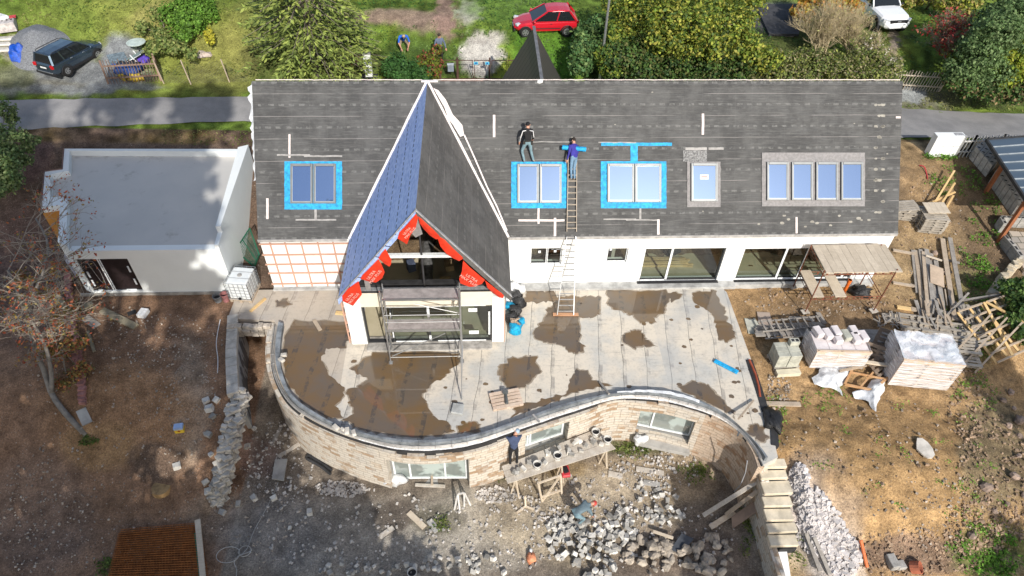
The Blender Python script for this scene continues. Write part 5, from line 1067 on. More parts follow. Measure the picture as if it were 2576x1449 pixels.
# ================================================================ things on the terrace and the left side
def one(b,name,mat,label,cat,loc,group=None,bevel=0,smooth=False): return tag(b.build(name,mat,loc=loc,bevel=bevel,smooth=smooth),label,cat,group)
def brd(u0,v0,u1,v1,w_,h,z=None,dz=0.,lab='',nm='board',mat=None,cat='board',z1=None,bevel=0,grp=None):
    """a board lying from one traced end to the other"""
    p=ong(u0,v0) if z is None else at(u0,v0,z); q=ong(u1,v1) if z is None else at(u1,v1,z if z1 is None else z1)
    p=p+V((0,0,h/2+dz)); q=q+V((0,0,h/2+dz)); b=MB(); b.bar(p,q,w_,h); return one(b,nm,mat or Mplk,lab,cat,p,grp,bevel=bevel)
Mgw=wood('grey_weathered_wood',(.24,.22,.20),(.40,.37,.33)); Mpal=wood('pallet_wood',(.36,.29,.22),(.52,.43,.33)); Myel=wood('fresh_yellow_timber',(.62,.42,.19),(.74,.54,.28)); Mmoss=wood('mossy_plank',(.25,.22,.15),(.36,.31,.22)); Mor=wood('orange_board',(.42,.23,.10),(.50,.28,.13))
def pallet_mb(b,c,rz=0,rx=0,ry=0,L=1.2,W=.8):
    M=Matrix.Translation(V(c))@Matrix.Rotation(rz,4,'Z')@Matrix.Rotation(rx,4,'X')@Matrix.Rotation(ry,4,'Y'); t=MB()
    for i in range(5): w_=.145 if i in(0,2,4) else .10; t.bx(-L/2,L/2,-W/2+(W-.145)*i/4+(.145-w_)/2,-W/2+(W-.145)*i/4+(.145-w_)/2+w_,.122,.144)
    for x in (-L/2+.07,0,L/2-.07): t.bx(x-.07,x+.07,-W/2,W/2,.10,.1215)
    for x in (-L/2+.07,0,L/2-.07):
        for y in (-W/2+.07,0,W/2-.07): t.bx(x-.07,x+.07,y-.05,y+.05,.022,.0995)
    for y in (-W/2+.07,0,W/2-.07): t.bx(-L/2,L/2,y-.05,y+.05,0,.0215)
    b.add([M@p for p in t.v],t.f)
c=at(1273,1008,.01); b=MB(); pallet_mb(b,c,R_(12)); one(b,'pallet',wood('pinkish_pallet_wood',(.52,.40,.31),(.66,.54,.44)),'lone wooden pallet lying on the wet terrace with a grinder on it','pallet',c)
p=c+V((0,.0,.18)); b=MB(); b.tube([p+V((.02,-.28,.03)),p+V((0,.05,.05)),p+V((-.02,.28,.07))],[.07,.05,.06],8); b.box(p+V((-.02,.22,.08)),(.2,.14,.1)); one(b,'angle_grinder',plain('grey_tool',(.10,.11,.11),.5),'dark grey power tool lying across the lone terrace pallet','power tool',p)
# heap of rubbish bags beside the right pillar
random.seed(8); Mbb=plain('black_bag_plastic',(.02,.02,.022),.3,0,.5,var=.3,sc=8,bump=1.); Mwb=plain('white_bag_plastic',(.72,.73,.74),.4,0,.4,var=.25,sc=7,bump=1.); Mblb=plain('blue_bag_plastic',(.01,.36,.62),.4,0,.4,var=.35,sc=7,bump=1.)
BG=[(1290,716,.36,Mwb,'white and black rubbish bag leaning on the wall, topmost of the bag heap'),(1306,718,.36,Mwb,'knotted white rubbish bag right of the topmost one against the wall'),(1298,736,.36,Mbb,'black rubbish bag in the middle of the heap by the pillar'),(1283,742,.3,Mwb,'small white bag tucked behind the pillar edge'),(1305,752,.34,Mbb,'dark grey bag on the right side of the bag heap'),(1284,762,.3,Mblb,'small blue bag between the black bags of the heap'),(1298,772,.34,Mbb,'black bag below the small blue one in the heap'),(1286,790,.34,Mbb,'lowest black bag pressed against the pillar foot'),(1312,796,.2,Mblb,'little round blue bag on the right of the heap'),(1297,818,.36,Mblb,'large open bright blue bag full of scraps at the front of the heap')]
for i,(u,v,r,mt,lb) in enumerate(BG):
    p=at(u,v,.42); p.z=r*.6; b=MB(); b.blob(p,(r*.85,r*.8,r*.75),14,.30,1.,i*3.1)
    for q in b.v: q.z=max(q.z,.01); q+=V((.05*nz(q.x*3,q.y*3,3,i),.05*nz(q.y*3,q.z*3,3,i+5),.05*nz(q.x*4,q.z*4,3,i)))
    for q in b.v: q.z=max(q.z,.008)
    o=b.build('rubbish_bag',mt,loc=(p.x,p.y,0),smooth=True); tag(o,lb,'bag','rubbish bags heaped beside the pillar')
p=at(1296,800,.55); b=MB()
for i in range(9): b.box(p+V((U(-.15,.15),U(-.25,.0),U(-.2,.0))),(U(.12,.3),U(.06,.15),.04),U(0,3),U(-.5,.5))
one(b,'scraps',plain('brown_scraps',(.40,.30,.22),.9,var=.4),'brown cardboard and wood scraps sticking out of the blue bag','scraps',p)
# small bits on the coping and terrace
random.seed(77)
for i,(u,v,s_) in enumerate([(845,1075,.2),(862,1080,.13),(873,1084,.2),(890,1089,.18),(714,893,.18),(708,905,.2)]):
    p=at(u,v,.33); b=MB(); b.box(p,(s_*1.3,s_*.8,.13),U(0,3),U(-.1,.1),U(-.1,.1)); one(b,'facing_stone',Mrub,['flat white facing stone leaning on the coping, leftmost of four','small white cube stone second from left on the coping','cream rounded facing stone third on the coping','white square facing stone rightmost of four on the coping','pale round stone on the upper left coping','second pale stone on the upper left coping just below the first'][i],'stone',p,bevel=.01)
brd(790,806,806,832,.16,.05,0,.006,'short brown board lying at the edge of the left puddle',mat=Mpal); brd(630,785,668,752,.12,.06,0,.005,'pale yellow board lying aslant beside the water tank',mat=Myel); brd(845,788,868,790,.18,.07,0,.005,'yellowish plank end against the battened wing wall',mat=Myel)
brd(1340,1043,1357,1063,.07,.05,.3,0,'pale blue grey batten lying across the bars of the curved wall',mat=Mgt,nm='batten',cat='batten'); brd(1508,962,1532,992,.08,.05,.05,0,'brown grey batten resting on the coping at the middle of the curve',mat=Mgw,nm='batten',cat='batten',z1=.34); brd(1857,1055,1895,1008,.07,.05,.34,0,'yellowish batten leaning over the right coping',mat=Mpal,nm='batten',cat='batten',z1=.05)
b=MB(); P=[at(1885,905,.05),at(1900,940,.04),at(1908,970,.04),at(1912,998,.03)]; b.tube(P,.05,6); one(b,'red_pipe',plain('dull_red_pipe',(.34,.08,.04),.6),'dull red pipe lying along the right terrace edge','pipe',P[0])
b=MB(); L=[(1885,905),(1893,930),(1905,965),(1916,1000),(1926,1035),(1945,1035),(1955,1050),(1948,1085),(1950,1120)]
pp=[at(u,v,.03) for u,v in L]; 
for a_,c_ in zip(pp,pp[1:]): b.bar(a_-V((0,0,.12)),c_-V((0,0,.12)),.28,.25)
one(b,'membrane_upstand',Mdark,'black rubber membrane edge hanging over the right side of the terrace','membrane',pp[0])
pp=at(1942,1055,.1); b=MB(); b.blob(pp,(.32,.55,.22),14,.4,1,4.); one(b,'black_sheet',Mbb,'crumpled black plastic sheet bulging from the right terrace edge','sheet',pp,smooth=True)
b=MB(); P=[at(1885,1150,.1),at(1880,1180,-.9),at(1868,1210,-1.8),at(1852,1228,-2.85)]; P=[V((p.x-.12,p.y-.15,p.z)) for p in P]; b.tube(P,.022,6); one(b,'grey_conduit',plain('grey_conduit',(.35,.36,.38),.6),'grey flexible conduit hanging down the right end of the stone wall','conduit',P[0])
# IBC water tank
def ibc():
    c=at(619,738,0); c.z=0.; t=T('water_tank','white cubic plastic water tank in a grey wire cage','water tank',(c.x,c.y,0)); a=-.12; X=1.0; Y=1.15
    M=Matrix.Translation(c)@Matrix.Rotation(a,4,'Z')
    def bb(x0,x1,y0,y1,z0,z1): t_=MB(); t_.bx(x0,x1,y0,y1,z0,z1); return [M@p for p in t_.v],t_.f
    b=MB(); b.add(*bb(-X/2+.04,X/2-.04,-Y/2+.04,Y/2-.04,.17,1.12)); tk=b.build('tank',plain('milky_plastic',(.70,.73,.74),.35,0,.5,var=.06),t,bevel=.07,seg=3)
    b=MB(); b.lathe(M@V((0,0,1.12)),[(.10,0),(.10,.04),(.085,.05)],14); b.build('lid',Mgt,tk); b=MB(); b.add(*bb(-.05,.05,-Y/2-.04,-Y/2+.03,.2,.3)); b.build('valve',Mplast,tk)
    b=MB()
    for z in (.2,.38,.56,.74,.92,1.13):
        P=[M@V((x*X/2,y*Y/2,z)) for x,y in ((-1,-1),(1,-1),(1,1),(-1,1),(-1,-1))]
        for p,q in zip(P,P[1:]): b.tube([p,q],.013,5)
    for i in range(6):
        f=-.5+i/5
        for x,y in ((f*X,-Y/2),(f*X,Y/2),(-X/2,f*Y),(X/2,f*Y)): b.tube([M@V((x,y,.16)),M@V((x,y,1.14))],.013,5)
    b.tube([M@V((-X/2,.2,1.14)),M@V((X/2,.2,1.14))],.013,5); b.tube([M@V((-X/2,-.2,1.14)),M@V((X/2,-.2,1.14))],.013,5); b.build('cage',Mmetal,t)
    b=MB(); [b.add(*bb(-X/2,X/2,y-.06,y+.06,.1,.15)) for y in (-.5,0,.5)]; [b.add(*bb(x-.06,x+.06,-Y/2,Y/2,.0,.099)) for x in (-.42,0,.42)]; b.build('pallet_base',Mpal,t)
ibc()
def bucket(lab,p,r=.15,h=.27,mat=None,fill=None,grp=None):
    t=T('bucket',lab,'bucket',tuple(p),group=grp); b=MB(); b.lathe(p,[(r*.8,0),(r,h),(r*1.05,h),(r*1.05,h+.015),(r*.93,h+.015),(r*.9,h*.55)],16,UP,False); b.lathe(p,[(0,.003),(r*.8,.003)],16,UP,False); b.build('bucket_shell',mat,t,smooth=False)
    b=MB(); b.lathe(p+V((0,0,h*.55)),[(0,0),(r*.9,.003)],16,UP,False); b.build('mortar_fill',fill or Mdark,t); b=MB(); b.tube([p+V((-r,0,h)),p+V((-r*.7,-r*.8,h*.8)),p+V((0,-r*1.15,h*.6)),p+V((r*.7,-r*.8,h*.8)),p+V((r,0,h))],.006,5); b.build('handle',Msteel,t); return t
Mwbk=plain('white_bucket_plastic',(.66,.65,.62),.5,0,.4,var=.15,sc=6); Mgbk=plain('grey_bucket',(.22,.23,.24),.6,var=.3,sc=6)
bucket('round grey mortar tub at the garage corner, left of the red one',ong(550,757)+V((0,0,.0)),.19,.32,Mgbk); bucket('dull red bucket at the garage corner beside the water tank',ong(570,756)+V((0,0,.0)),.17,.42,plain('dull_red_bucket',(.30,.13,.13),.6,var=.3))
for (u,v,lb) in ((1351,1176,'white mortar bucket on the plank deck nearest the bricklayer'),(1402,1153,'white mortar bucket second from the bricklayer on the deck'),(1497,1094,'white mortar bucket at the back of the deck against the wall'),(1527,1113,'white mortar bucket at the far right end of the deck')): bucket(lb,at(u,v,DZ+.003),.16,.27,Mwbk,grp='mortar buckets on the plank deck')
bucket('white bucket among the stones at the bottom edge of the yard',ong(1038,1447),.17,.28,Mwbk)
# green mesh frame leaning on the garage
q=[at(628,574,2.05),at(652,640,1.5),at(640,672,.05),at(592,630,.25)]; t=T('mesh_panel','dark green steel frame with wire mesh leaning on the garage wall','panel',tuple(q[2])); Mgreen=plain('dark_green_steel',(.012,.13,.07),.5,.2,.4)
b=MB()
for p,r in zip(q,q[1:]+q[:1]): b.bar(p,r,.05,.05)
b.bar(q[0].lerp(q[3],.5),q[1].lerp(q[2],.5),.04,.04); b.build('frame',Mgreen,t); b=MB()
for i in range(1,14): b.tube([q[0].lerp(q[1],i/14),q[3].lerp(q[2],i/14)],.007,3); b.tube([q[0].lerp(q[3],i/14),q[1].lerp(q[2],i/14)],.007,3)
b.build('wire_mesh',plain('green_wire',(.05,.15,.11),.6),t)
# left yard clutter
brd(143,752,180,798,.32,.08,None,.25,'mossy broad plank leaning across the red brick edging',mat=Mmoss); brd(258,782,343,824,.30,.09,None,0,'long greenish broad plank lying below the garage door',mat=Mmoss); brd(205,778,235,765,.30,.08,None,.02,'short brown plank piece beside the garage foundation',mat=Mmoss); brd(215,800,245,822,.34,.05,None,0,'thin brown board lying left of the long greenish plank',mat=Mgw); brd(205,1032,222,1068,.36,.10,None,0,'pale grey stone slab lying at the foot of the leaning tree',nm='stone_slab',mat=Mconc,cat='slab'); brd(222,835,238,885,.12,.08,None,0,'narrow mossy post lying in the fallen leaves',mat=Mmoss)
brd(322,792,342,784,.20,.06,None,0,'short black plank with a pale end near the garage',mat=Mdark,nm='plank',cat='plank'); p=ong(362,792); b=MB(); b.box(p+V((0,0,.1)),(.34,.42,.2),-.2); one(b,'foam_block',Mwb,'white foam block lying on the soil before the garage','block',p)
q=[ong(558,1110),ong(575,1075),ong(592,1095),ong(583,1140)]; b=MB(); q=[at(560,1108,-.95),at(573,1072,-.6),at(593,1098,-1.7),at(583,1141,-2.1)]; b.slab(q[::-1],.03); one(b,'leaning_board',Mor,'orange brown board leaning against the crumbling rubble wall','board',q[0])
p=ong(406,1230); b=MB(); b.lathe(p-V((0,0,.1)),[(.36,0),(.34,.22),(.0,.23)],18,V((.05,.05,1)),False); one(b,'tree_stump',plain('cut_wood_stump',(.38,.24,.11),.8,var=.4,sc=4),'round sawn tree stump in the bare soil of the left yard','tree stump',p)
p=ong(454,1083); t=T('canister_box','small blue, white and yellow box standing on the soil of the left yard','box',tuple(p)); b=MB(); b.box(p+V((0,0,.10)),(.33,.24,.2),.15); b.build('lower_half',plain('yellow_card',(.80,.55,.05),.6),t); b=MB(); b.box(p+V((0,0,.26)),(.33,.24,.12),.15); b.build('upper_half',plain('light_blue_card',(.40,.52,.75),.6),t); b=MB(); M=Matrix.Translation(p+V((.018,-.1225,.13)))@Matrix.Rotation(.15,4,'Z'); b.add([M@V(q) for q in ((0,-.002,-.06),(.06,-.002,0),(0,-.002,.06),(-.06,-.002,0))],[(0,1,2,3)]); b.build('diamond_mark',plain('dark_red_mark',(.30,.03,.02),.6),t)
# rusty reinforcing mats
z0=ong(400,1400).z; q=[ong(300,1345),ong(495,1328),ong(520,1475),ong(268,1480)]; q=[p+V((0,0,.05)) for p in q]; t=T('rebar_mats','stack of rusty brown reinforcing mesh mats at the bottom left corner of the yard','steel mats',tuple(q[2])); Mrb=plain('orange_rust_wire',(.30,.105,.03),.9,var=.35,sc=5,bump=0)
for L_ in range(3):
    b=MB(); o_=V((.05*L_,.06*L_,.03+.035*L_))
    for i in range(31): b.tube([q[0].lerp(q[1],i/30)+o_,q[3].lerp(q[2],i/30)+o_],.011,3); 
    for i in range(25): b.tube([q[0].lerp(q[3],i/24)+o_+V((0,0,.012)),q[1].lerp(q[2],i/24)+o_+V((0,0,.012))],.011,3)
    b.build('wire_mat',Mrb,t)
b=MB(); b.slab([p-V((0,0,.03)) for p in q][::-1],.01); b.build('rusty_ground_sheet',plain('rust_stain',(.13,.05,.025),.95,var=.4),t)
brd(500,1312,515,1470,.20,.06,None,.12,'long pale board lying along the rusty mats',mat=Mpale); brd(493,1345,506,1470,.05,.05,None,.1,'thin green pole lying beside the rusty mats',nm='pole',mat=Mgreen,cat='pole')
# hose
b=MB(); P=[ong(u,v,.0) for u,v in ((700,1215),(688,1245),(665,1290),(640,1335),(625,1375),(612,1392),(600,1400))]
c_=ong(575,1397); r1=[c_+V((.42*cos(a),.3*sin(a),.02)) for a in [i*.35 for i in range(19)]]; c2=ong(617,1388); r2=[c2+V((.22*cos(a),.2*sin(a),.03)) for a in [i*.4 for i in range(32)]]
P+=r2+r1+[ong(590,1415),ong(596,1435),ong(592,1470)]; P=[p+V((0,0,.03)) for p in P]; P=dens(P,len(P)*3); b.tube(P,.014,5); one(b,'hose',plain('pale_grey_hose',(.42,.41,.39),.6),'thin pale hose snaking and coiling over the lower yard','hose',P[0])
b=MB(); P=[ong(u,v)+V((0,0,.05)) for u,v in ((555,806),(548,840),(545,870),(549,905),(548,940))]; P=dens(P,20); b.tube(P,.018,5); one(b,'white_cable',Mwb,'white cable hanging along the concrete retaining wall','cable',P[0])
b=MB(); P=[ong(u,v)+V((0,0,.07)) for u,v in ((832,1195),(812,1178),(790,1165),(772,1155),(778,1148),(795,1158),(815,1170),(835,1185))]; P=dens(P,30); b.tube(P,.06,7); one(b,'corrugated_pipe',Mdark,'black corrugated drain pipe looped at the foot of the curved wall','pipe',P[0])
# red brick edging
t=T('brick_edging','low pinkish red brick edging wall running down beside the leafless tree','brick edging',tuple(ong(190,850))); b=MB(); random.seed(14)
L=[(172,690),(176,740),(180,800),(190,860),(203,940),(212,1020)]; P=dens([ong(u,v) for u,v in L],34)
for i,p in enumerate(P[:-1]):
    q=P[i+1]; 
    for z in (0.,.09): b.box((p+q)/2+V((U(-.03,.03),0,.05+z)),(.26,(q-p).length*.93,.08),U(-.08,.08))
b.build('brick_row',plain('pinkish_brick',(.34,.17,.15),.9,var=.35,sc=4,bump=.5),t)
q=[at(u,v,.6) for u,v in ((164,634),(180,634),(207,688),(192,698),(163,655))]; b=MB(); b.slab(q if True else q,.08); one(b,'grey_board',plain('lilac_grey_board',(.42,.42,.47),.8,var=.3),'lilac grey board leaning at the left front corner of the garage','board',q[0])
# yard: trestle, stool, machine, boards
def trestle(nm,lab,pts,segs,mat,cat='trestle',w_=.07):
    b=MB()
    for a_,c_ in segs: b.bar(pts[a_],pts[c_],w_,w_*.7)
    return one(b,nm,mat,lab,cat,min(pts,key=lambda p:p.z))
zt=-1.75; P=[at(1354,1216,zt),at(1410,1196,zt),ong(1366,1270),ong(1422,1250),ong(1350,1262),ong(1404,1238)]
P[2]=at(1364,1262,-2.93);P[3]=at(1413,1245,-2.93); P[4]=V((P[0].x-.1,P[0].y+.65,-2.93)); P[5]=V((P[1].x-.1,P[1].y+.65,-2.93)); mid=[P[0].lerp(P[2],.75),P[1].lerp(P[3],.75)]
trestle('trestle','pale wooden trestle with a diagonal brace standing alone in front of the deck',P+mid,[(0,1),(0,2),(1,3),(0,4),(1,5),(6,7),(2,1)],Mpale)
P=[at(1152,1243,-2.2),at(1168,1240,-2.2),at(1143,1284,-2.93),at(1157,1288,-2.93),at(1168,1276,-2.93),at(1185,1274,-2.93)]; trestle('small_trestle','small white splashed trestle standing left of the deck by the doorway',P,[(0,1),(0,2),(1,4),(0,3),(1,5),(2,3)],plain('whitewashed_wood',(.62,.60,.57),.8),w_=.06)
P=[ong(1322,1274)+V((0,0,.02)),at(1321,1248,-2.4),ong(1300,1290),ong(1345,1282)]; trestle('pinkish_stand','pinkish wooden stand with splayed feet under the left end of the deck',P,[(0,1),(0,2),(0,3)],Mpale,'stand')
t=T('cutting_machine','small red machine on thin legs in front of the deck','machine',tuple(ong(1420,1206))); c_=ong(1419,1206)+V((0,0,.62)); b=MB(); b.box(c_,(.34,.5,.16),.1); b.build('body',plain('bright_red_plastic',(.55,.05,.06),.5),t,bevel=.04); b=MB(); b.box(c_+V((0,0,.12)),(.2,.24,.1),.3); b.build('motor',Mplast,t)
for sx in (-1,1):
    for sy in (-1,1): b=MB(); b.tube([c_+V((sx*.12,sy*.16,-.05)),c_+V((sx*.2,sy*.26,-.62))],.014,5); b.build('leg',Mmetal,t)
brd(1765,1305,1898,1222,.16,.05,None,.25,'uppermost long plank leaning towards the brown yard wall',mat=Mplk); brd(1785,1330,1845,1292,.20,.05,None,.1,'pale short plank under the long planks by the yard wall',mat=Mpale); brd(1820,1305,1902,1245,.14,.05,None,.3,'second long plank below the uppermost one by the yard wall',mat=Mpal)
q=[at(1840,1300,-2.6),at(1900,1258,-1.9),at(1908,1285,-1.95),at(1842,1330,-2.7)]; b=MB(); b.slab([q[3],q[2],q[1],q[0]],.03); one(b,'plywood_sheet',plain('brown_plywood',(.27,.19,.14),.8,var=.2),'brown plywood sheet leaning on the yard wall below the planks','plywood sheet',q[0])
q=[ong(u,v)+V((0,0,.06)) for u,v in ((1683,1390),(1712,1348),(1742,1362),(1712,1400))]; b=MB(); b.slab([p+V((0,0,.15)) for p in q],.03); one(b,'dark_board',plain('dark_slate_board',(.065,.072,.085),.6),'dark slate coloured board lying on the boulder heap','board',q[0])
brd(1640,1345,1690,1362,.10,.06,None,.25,'narrow pale stick lying beside the dark board on the boulders',mat=Mpale,nm='stick',cat='stick')
brd(1600,1180,1670,1192,.22,.06,None,0,'grey plank lying right of the deck, upper of three',mat=Mplk); brd(1530,1192,1565,1200,.24,.07,None,0,'short concrete piece lying left of the upper grey plank',mat=Mplk,nm='stone_piece',cat='stone'); brd(1618,1214,1660,1222,.22,.07,None,0,'broken pale slab in the rubble below the grey plank',mat=Mconc,nm='slab',cat='slab')
brd(1028,1290,1068,1328,.22,.06,None,0,'pale board lying aslant in the dusty middle of the yard',mat=Mpale); brd(955,1352,990,1328,.20,.05,None,0,'grey board pointing up right in the dusty yard',mat=Mplk); brd(1080,1310,1100,1338,.24,.07,None,0,'short pale block beside the aslant board in the yard',mat=Mconc,nm='concrete_piece',cat='block')
q=[ong(u,v)+V((0,0,.05)) for u,v in ((686,1210),(694,1162),(725,1160),(716,1214))]; b=MB(); b.slab([p+V((0,0,.06)) for p in q],.08); one(b,'concrete_slab',Mconc,'pale rectangular concrete slab lying left of the curved wall','slab',q[0])
brd(700,1150,758,1114,.17,.05,None,0,'long grey brown plank lying right of the concrete slab',mat=Mplk); brd(683,1122,710,1070,.14,.05,None,0,'grey plank pointing up towards the passage',mat=Mgw); brd(560,1258,596,1160,.05,.05,None,.1,'thin pole lying against the lower rubble wall',mat=Mpale,nm='pole',cat='pole')
brd(1045,1222,1120,1226,.12,.05,None,.05,'board lying across the doorway of the curved wall',mat=Mplk); brd(1085,1130,1087,1222,.09,.05,-2.6,.0,'brown prop board leaning in the doorway of the curved wall',mat=Mpal,z1=-2.85)
p=at(992,1205,-2.75); b=MB(); b.blob(p,(.42,.25,.28),14,.4,1,7.); one(b,'crumpled_sheet',Mwb,'crumpled white sheet stuffed in the doorway of the curved wall','sheet',p,smooth=True)
p=at(1607,1100,-2.45); b=MB(); b.blob(p+V((0,-.1,0)),(.30,.2,.3),14,.4,1,9.); one(b,'white_sack',Mwb,'white sack below the right window of the curved wall','sack',p,smooth=True)
p=at(1632,1060,-1.9); b=MB(); b.box(p+V((0,.35,0)),(.16,.12,.3)); b.lathe(p+V((.12,.35,-.1)),[(.06,0),(.06,.25)],8); one(b,'red_tool',plain('red_tool',(.5,.03,.03),.5),'small red tool standing in the dark corner of the right window','tool',p+V((0,.35,0)))
q=[ong(u,v)+V((0,0,.1)) for u,v in ((1585,1100),(1738,1118),(1735,1143),(1590,1115))]; b=MB(); b.slab([p+V((0,0,.12)) for p in [at(1592,1096,-2.75),at(1600,1118,-2.75),at(1733,1146,-2.75),at(1735,1128,-2.75)]],.2); one(b,'window_step',Mconc,'wide concrete step under the right window of the curved wall','step',q[0])
t=T('plastic_bag','orange and white plastic bag lying left of the heap of cut stones','bag',tuple(ong(1336,1404))); c_=ong(1336,1404)+V((0,0,.1)); b=MB(); b.blob(c_,(.17,.22,.15),10,.35,1,3.); b.build('bag_body',plain('orange_white_plastic',(.75,.30,.16),.5,var=.5,sc=5),t,smooth=True); b=MB(); b.blob(c_+V((0,.22,.06)),(.06,.08,.06),8,.3); b.build('bag_knot',Mwb,t)
q=[ong(u,v)+V((0,0,.04)) for u,v in ((1455,1480),(1460,1440),(1520,1432),(1535,1480))]
# ================================================================ heaps of loose stone
Mcut=plain('cut_stone',(.78,.75,.69),.9,var=.35,sc=3,bump=.5,per=.7); Mboul=plain('boulder',(.52,.45,.37),.9,var=.4,sc=3,bump=.8,per=.4)
def protos(kind,n,mat):
    o=[]
    for i in range(n):
        b=MB()
        if kind=='cut': sx,sy,sz=U(.13,.24),U(.11,.17),U(.10,.15); b.box((0,0,0),(sx,sy,sz)); b.v=[p+V((U(-.015,.015),U(-.015,.015),U(-.015,.015))) for p in b.v]
        else: b.blob((0,0,0),(U(.14,.22),U(.12,.18),U(.10,.15)),8,.27,1,i*7.3)
        o.append(b.build('stone_block' if kind=='cut' else 'boulder',mat,loc=(0,0,0)))
    return o
random.seed(43)
def scatter(pr,N,area,lab,grp,cat,hh,smin=.8,smax=1.25,used=[None]):
    k=0; first=True; tr=0
    while k<N and tr<N*20:
        tr+=1; cu,cv,ru,rv,h=random.choice(area); a=U(0,2*pi); r=sqrt(rnd()); u=cu+ru*r*cos(a); v=cv+rv*r*sin(a)
        p=ong(u,v); z=h*(1-r*r)*U(.1,1.)
        src=pr[k%len(pr)]; rot=(U(-.5,.5),U(-.5,.5),U(0,6.3)); s_=U(smin,smax)
        if k<len(pr): o=src; o.location=p+V((0,0,.05+z)); o.rotation_euler=rot; o.scale=(s_,)*3
        else: o=dup(src,p+V((0,0,.05+z)),rot=rot,scale=s_)
        tag(o,lab,cat,grp); k+=1
scatter(protos('cut',8,Mcut),190,[(1465,1370,95,55,.35),(1500,1400,90,60,.4),(1430,1330,60,30,.15),(1560,1340,40,60,.1)],'small rectangular cut stone in the big heap in the middle of the yard','cut stones of the big yard heap','stone',.3)
scatter(protos('cut',6,Mcut),55,[(1640,1270,55,35,.15),(1650,1240,70,30,.0),(1670,1300,50,20,.1)],'small pale cut stone in the loose scatter before the right window','cut stones scattered before the right window','stone',.2,.6,1.05)
scatter(protos('cut',6,Mcut),60,[(1230,1420,60,30,.1),(860,1435,60,14,.05),(1000,1435,90,16,.05),(1110,1420,60,20,.02)],'small whitish cut stone strewn along the bottom edge of the yard','cut stones strewn along the bottom of the yard','stone',.1,.7,1.2)
scatter(protos('boul',6,Mboul),85,[(1640,1400,70,50,.35),(1700,1410,80,45,.3),(1780,1400,60,50,.2)],'brownish rounded boulder in the heap beside the dark board','boulders of the right yard heap','boulder',.3,.5,1.25)
scatter(protos('cut',5,Mcut),42,[(1480,1145,60,20,.0)],'loose stone','x','stone',.1) if False else None
# stones lying on the deck
random.seed(6); pr=protos('cut',5,Mcut); k=0
for i in range(34):
    s_=U(.03,.97); p=A.lerp(B,s_).lerp(D_.lerp(C_,s_),U(.25,.8))
    if any(hypot(p.x-q.x,p.y-q.y)<.26 for q in [at(u,v,DZ) for u,v in ((1351,1176),(1402,1153),(1497,1094),(1527,1113),(1292,1170))]): continue
    a=(U(-.1,.1),U(-.1,.1),U(0,6)); q=p+V((0,0,.08))
    if k<5: o=pr[k]; o.location=q; o.rotation_euler=a
    else: o=dup(pr[k%5],q,rot=a)
    tag(o,'facing stone laid ready on the plank deck between the mortar buckets','stone','facing stones lying on the plank deck'); k+=1
random.seed(61); pr=protos('cut',4,Mcut); L=[(520,1010),(545,1008),(528,1030),(536,1050),(525,1095),(532,1145),(518,1215),(600,1270),(640,1255),(560,1290),(447,1175),(575,1155),(622,1125),(640,1080),(690,1255),(730,1330),(780,1290)]
for k,(u,v) in enumerate(L):
    q=ong(u,v)+V((0,0,.07)); a=(U(-.3,.3),U(-.3,.3),U(0,6)); o=pr[k] if k<4 else dup(pr[k%4]); o.location=q; o.rotation_euler=a; o.scale=(U(.9,1.6),)*3
    tag(o,'single whitish stone lying loose on the soil near the rubble wall','stone','single stones on the soil by the rubble wall')
# gravelly litter: uncountable
def litter(name,lab,N,areas,smin,smax,mat,seed,wgt=None):
    random.seed(seed); b=MB()
    T4=[V((1,1,1)),V((1,-1,-1)),V((-1,1,-1)),V((-1,-1,1))]
    for _ in range(N):
        cu,cv,ru,rv=random.choices(areas,weights=wgt)[0]; a=U(0,6.283); r=sqrt(rnd()); p=ong2(cu+ru*r*cos(a),cv+rv*r*sin(a))
        if p is None: continue
        s_=smin+(smax-smin)*rnd()**3; M=Matrix.Rotation(U(0,6),3,'Z')@Matrix.Rotation(U(0,6),3,'X'); e=(U(.5,1),U(.5,1),U(.5,1))
        n=len(b.v); P=[V((x*e[0],y*e[1],z*e[2])) for x,y,z in ((1,.8,.7),(-.8,1,.6),(-1,-.9,.8),(.9,-1,.5),(.7,.7,-.8),(-.9,.8,-.7),(-.8,-.8,-.6),(1,-.7,-.8))]
        b.v+=[p+(M@q)*s_*.5+V((0,0,s_*.2)) for q in P]; b.f+=[(n,n+1,n+2,n+3),(n+7,n+6,n+5,n+4),(n,n+4,n+5,n+1),(n+1,n+5,n+6,n+2),(n+2,n+6,n+7,n+3),(n+3,n+7,n+4,n)]; b.mi+=[0]*6
    tag(b.build(name,mat),lab,None,None,'stuff')
GZ={}
def ong2(u,v):
    p=ong(u,v); 
    if inpoly(p.x,p.y,[(q.x,q.y) for q in terr+ring]): return None
    return V((p.x,p.y,hground(p.x,p.y)))
Mpeb=plain('pale_pebbles',(.40,.34,.28),.9,var=.5,sc=1.5,bump=0); Mpeb2=plain('grey_rubble',(.50,.47,.44),.9,var=.4,sc=1.5,bump=0); Mpw=plain('white_plaster_rubble',(.56,.525,.51),.9,var=.25,sc=3,bump=0); Mred2=plain('reddish_brown_rubble',(.33,.235,.16),.9,var=.5,sc=1.2,bump=0)
litter('pebbles','small pale pebbles strewn over the bare brown soil of the left yard',2200,[(320,950,230,180),(250,1250,260,180),(470,1000,90,170),(100,1300,120,150),(650,1300,120,130),(400,860,160,70)],.02,.11,Mpeb,101)
litter('stone_chips','grey and white stone chips over the dusty working yard',3200,[(900,1340,260,110),(1250,1340,180,100),(1500,1260,200,90),(860,1230,70,20),(1650,1180,120,60),(1600,1350,260,90),(1250,1245,60,20),(700,1170,90,110)],.03,.17,Mpeb2,102)
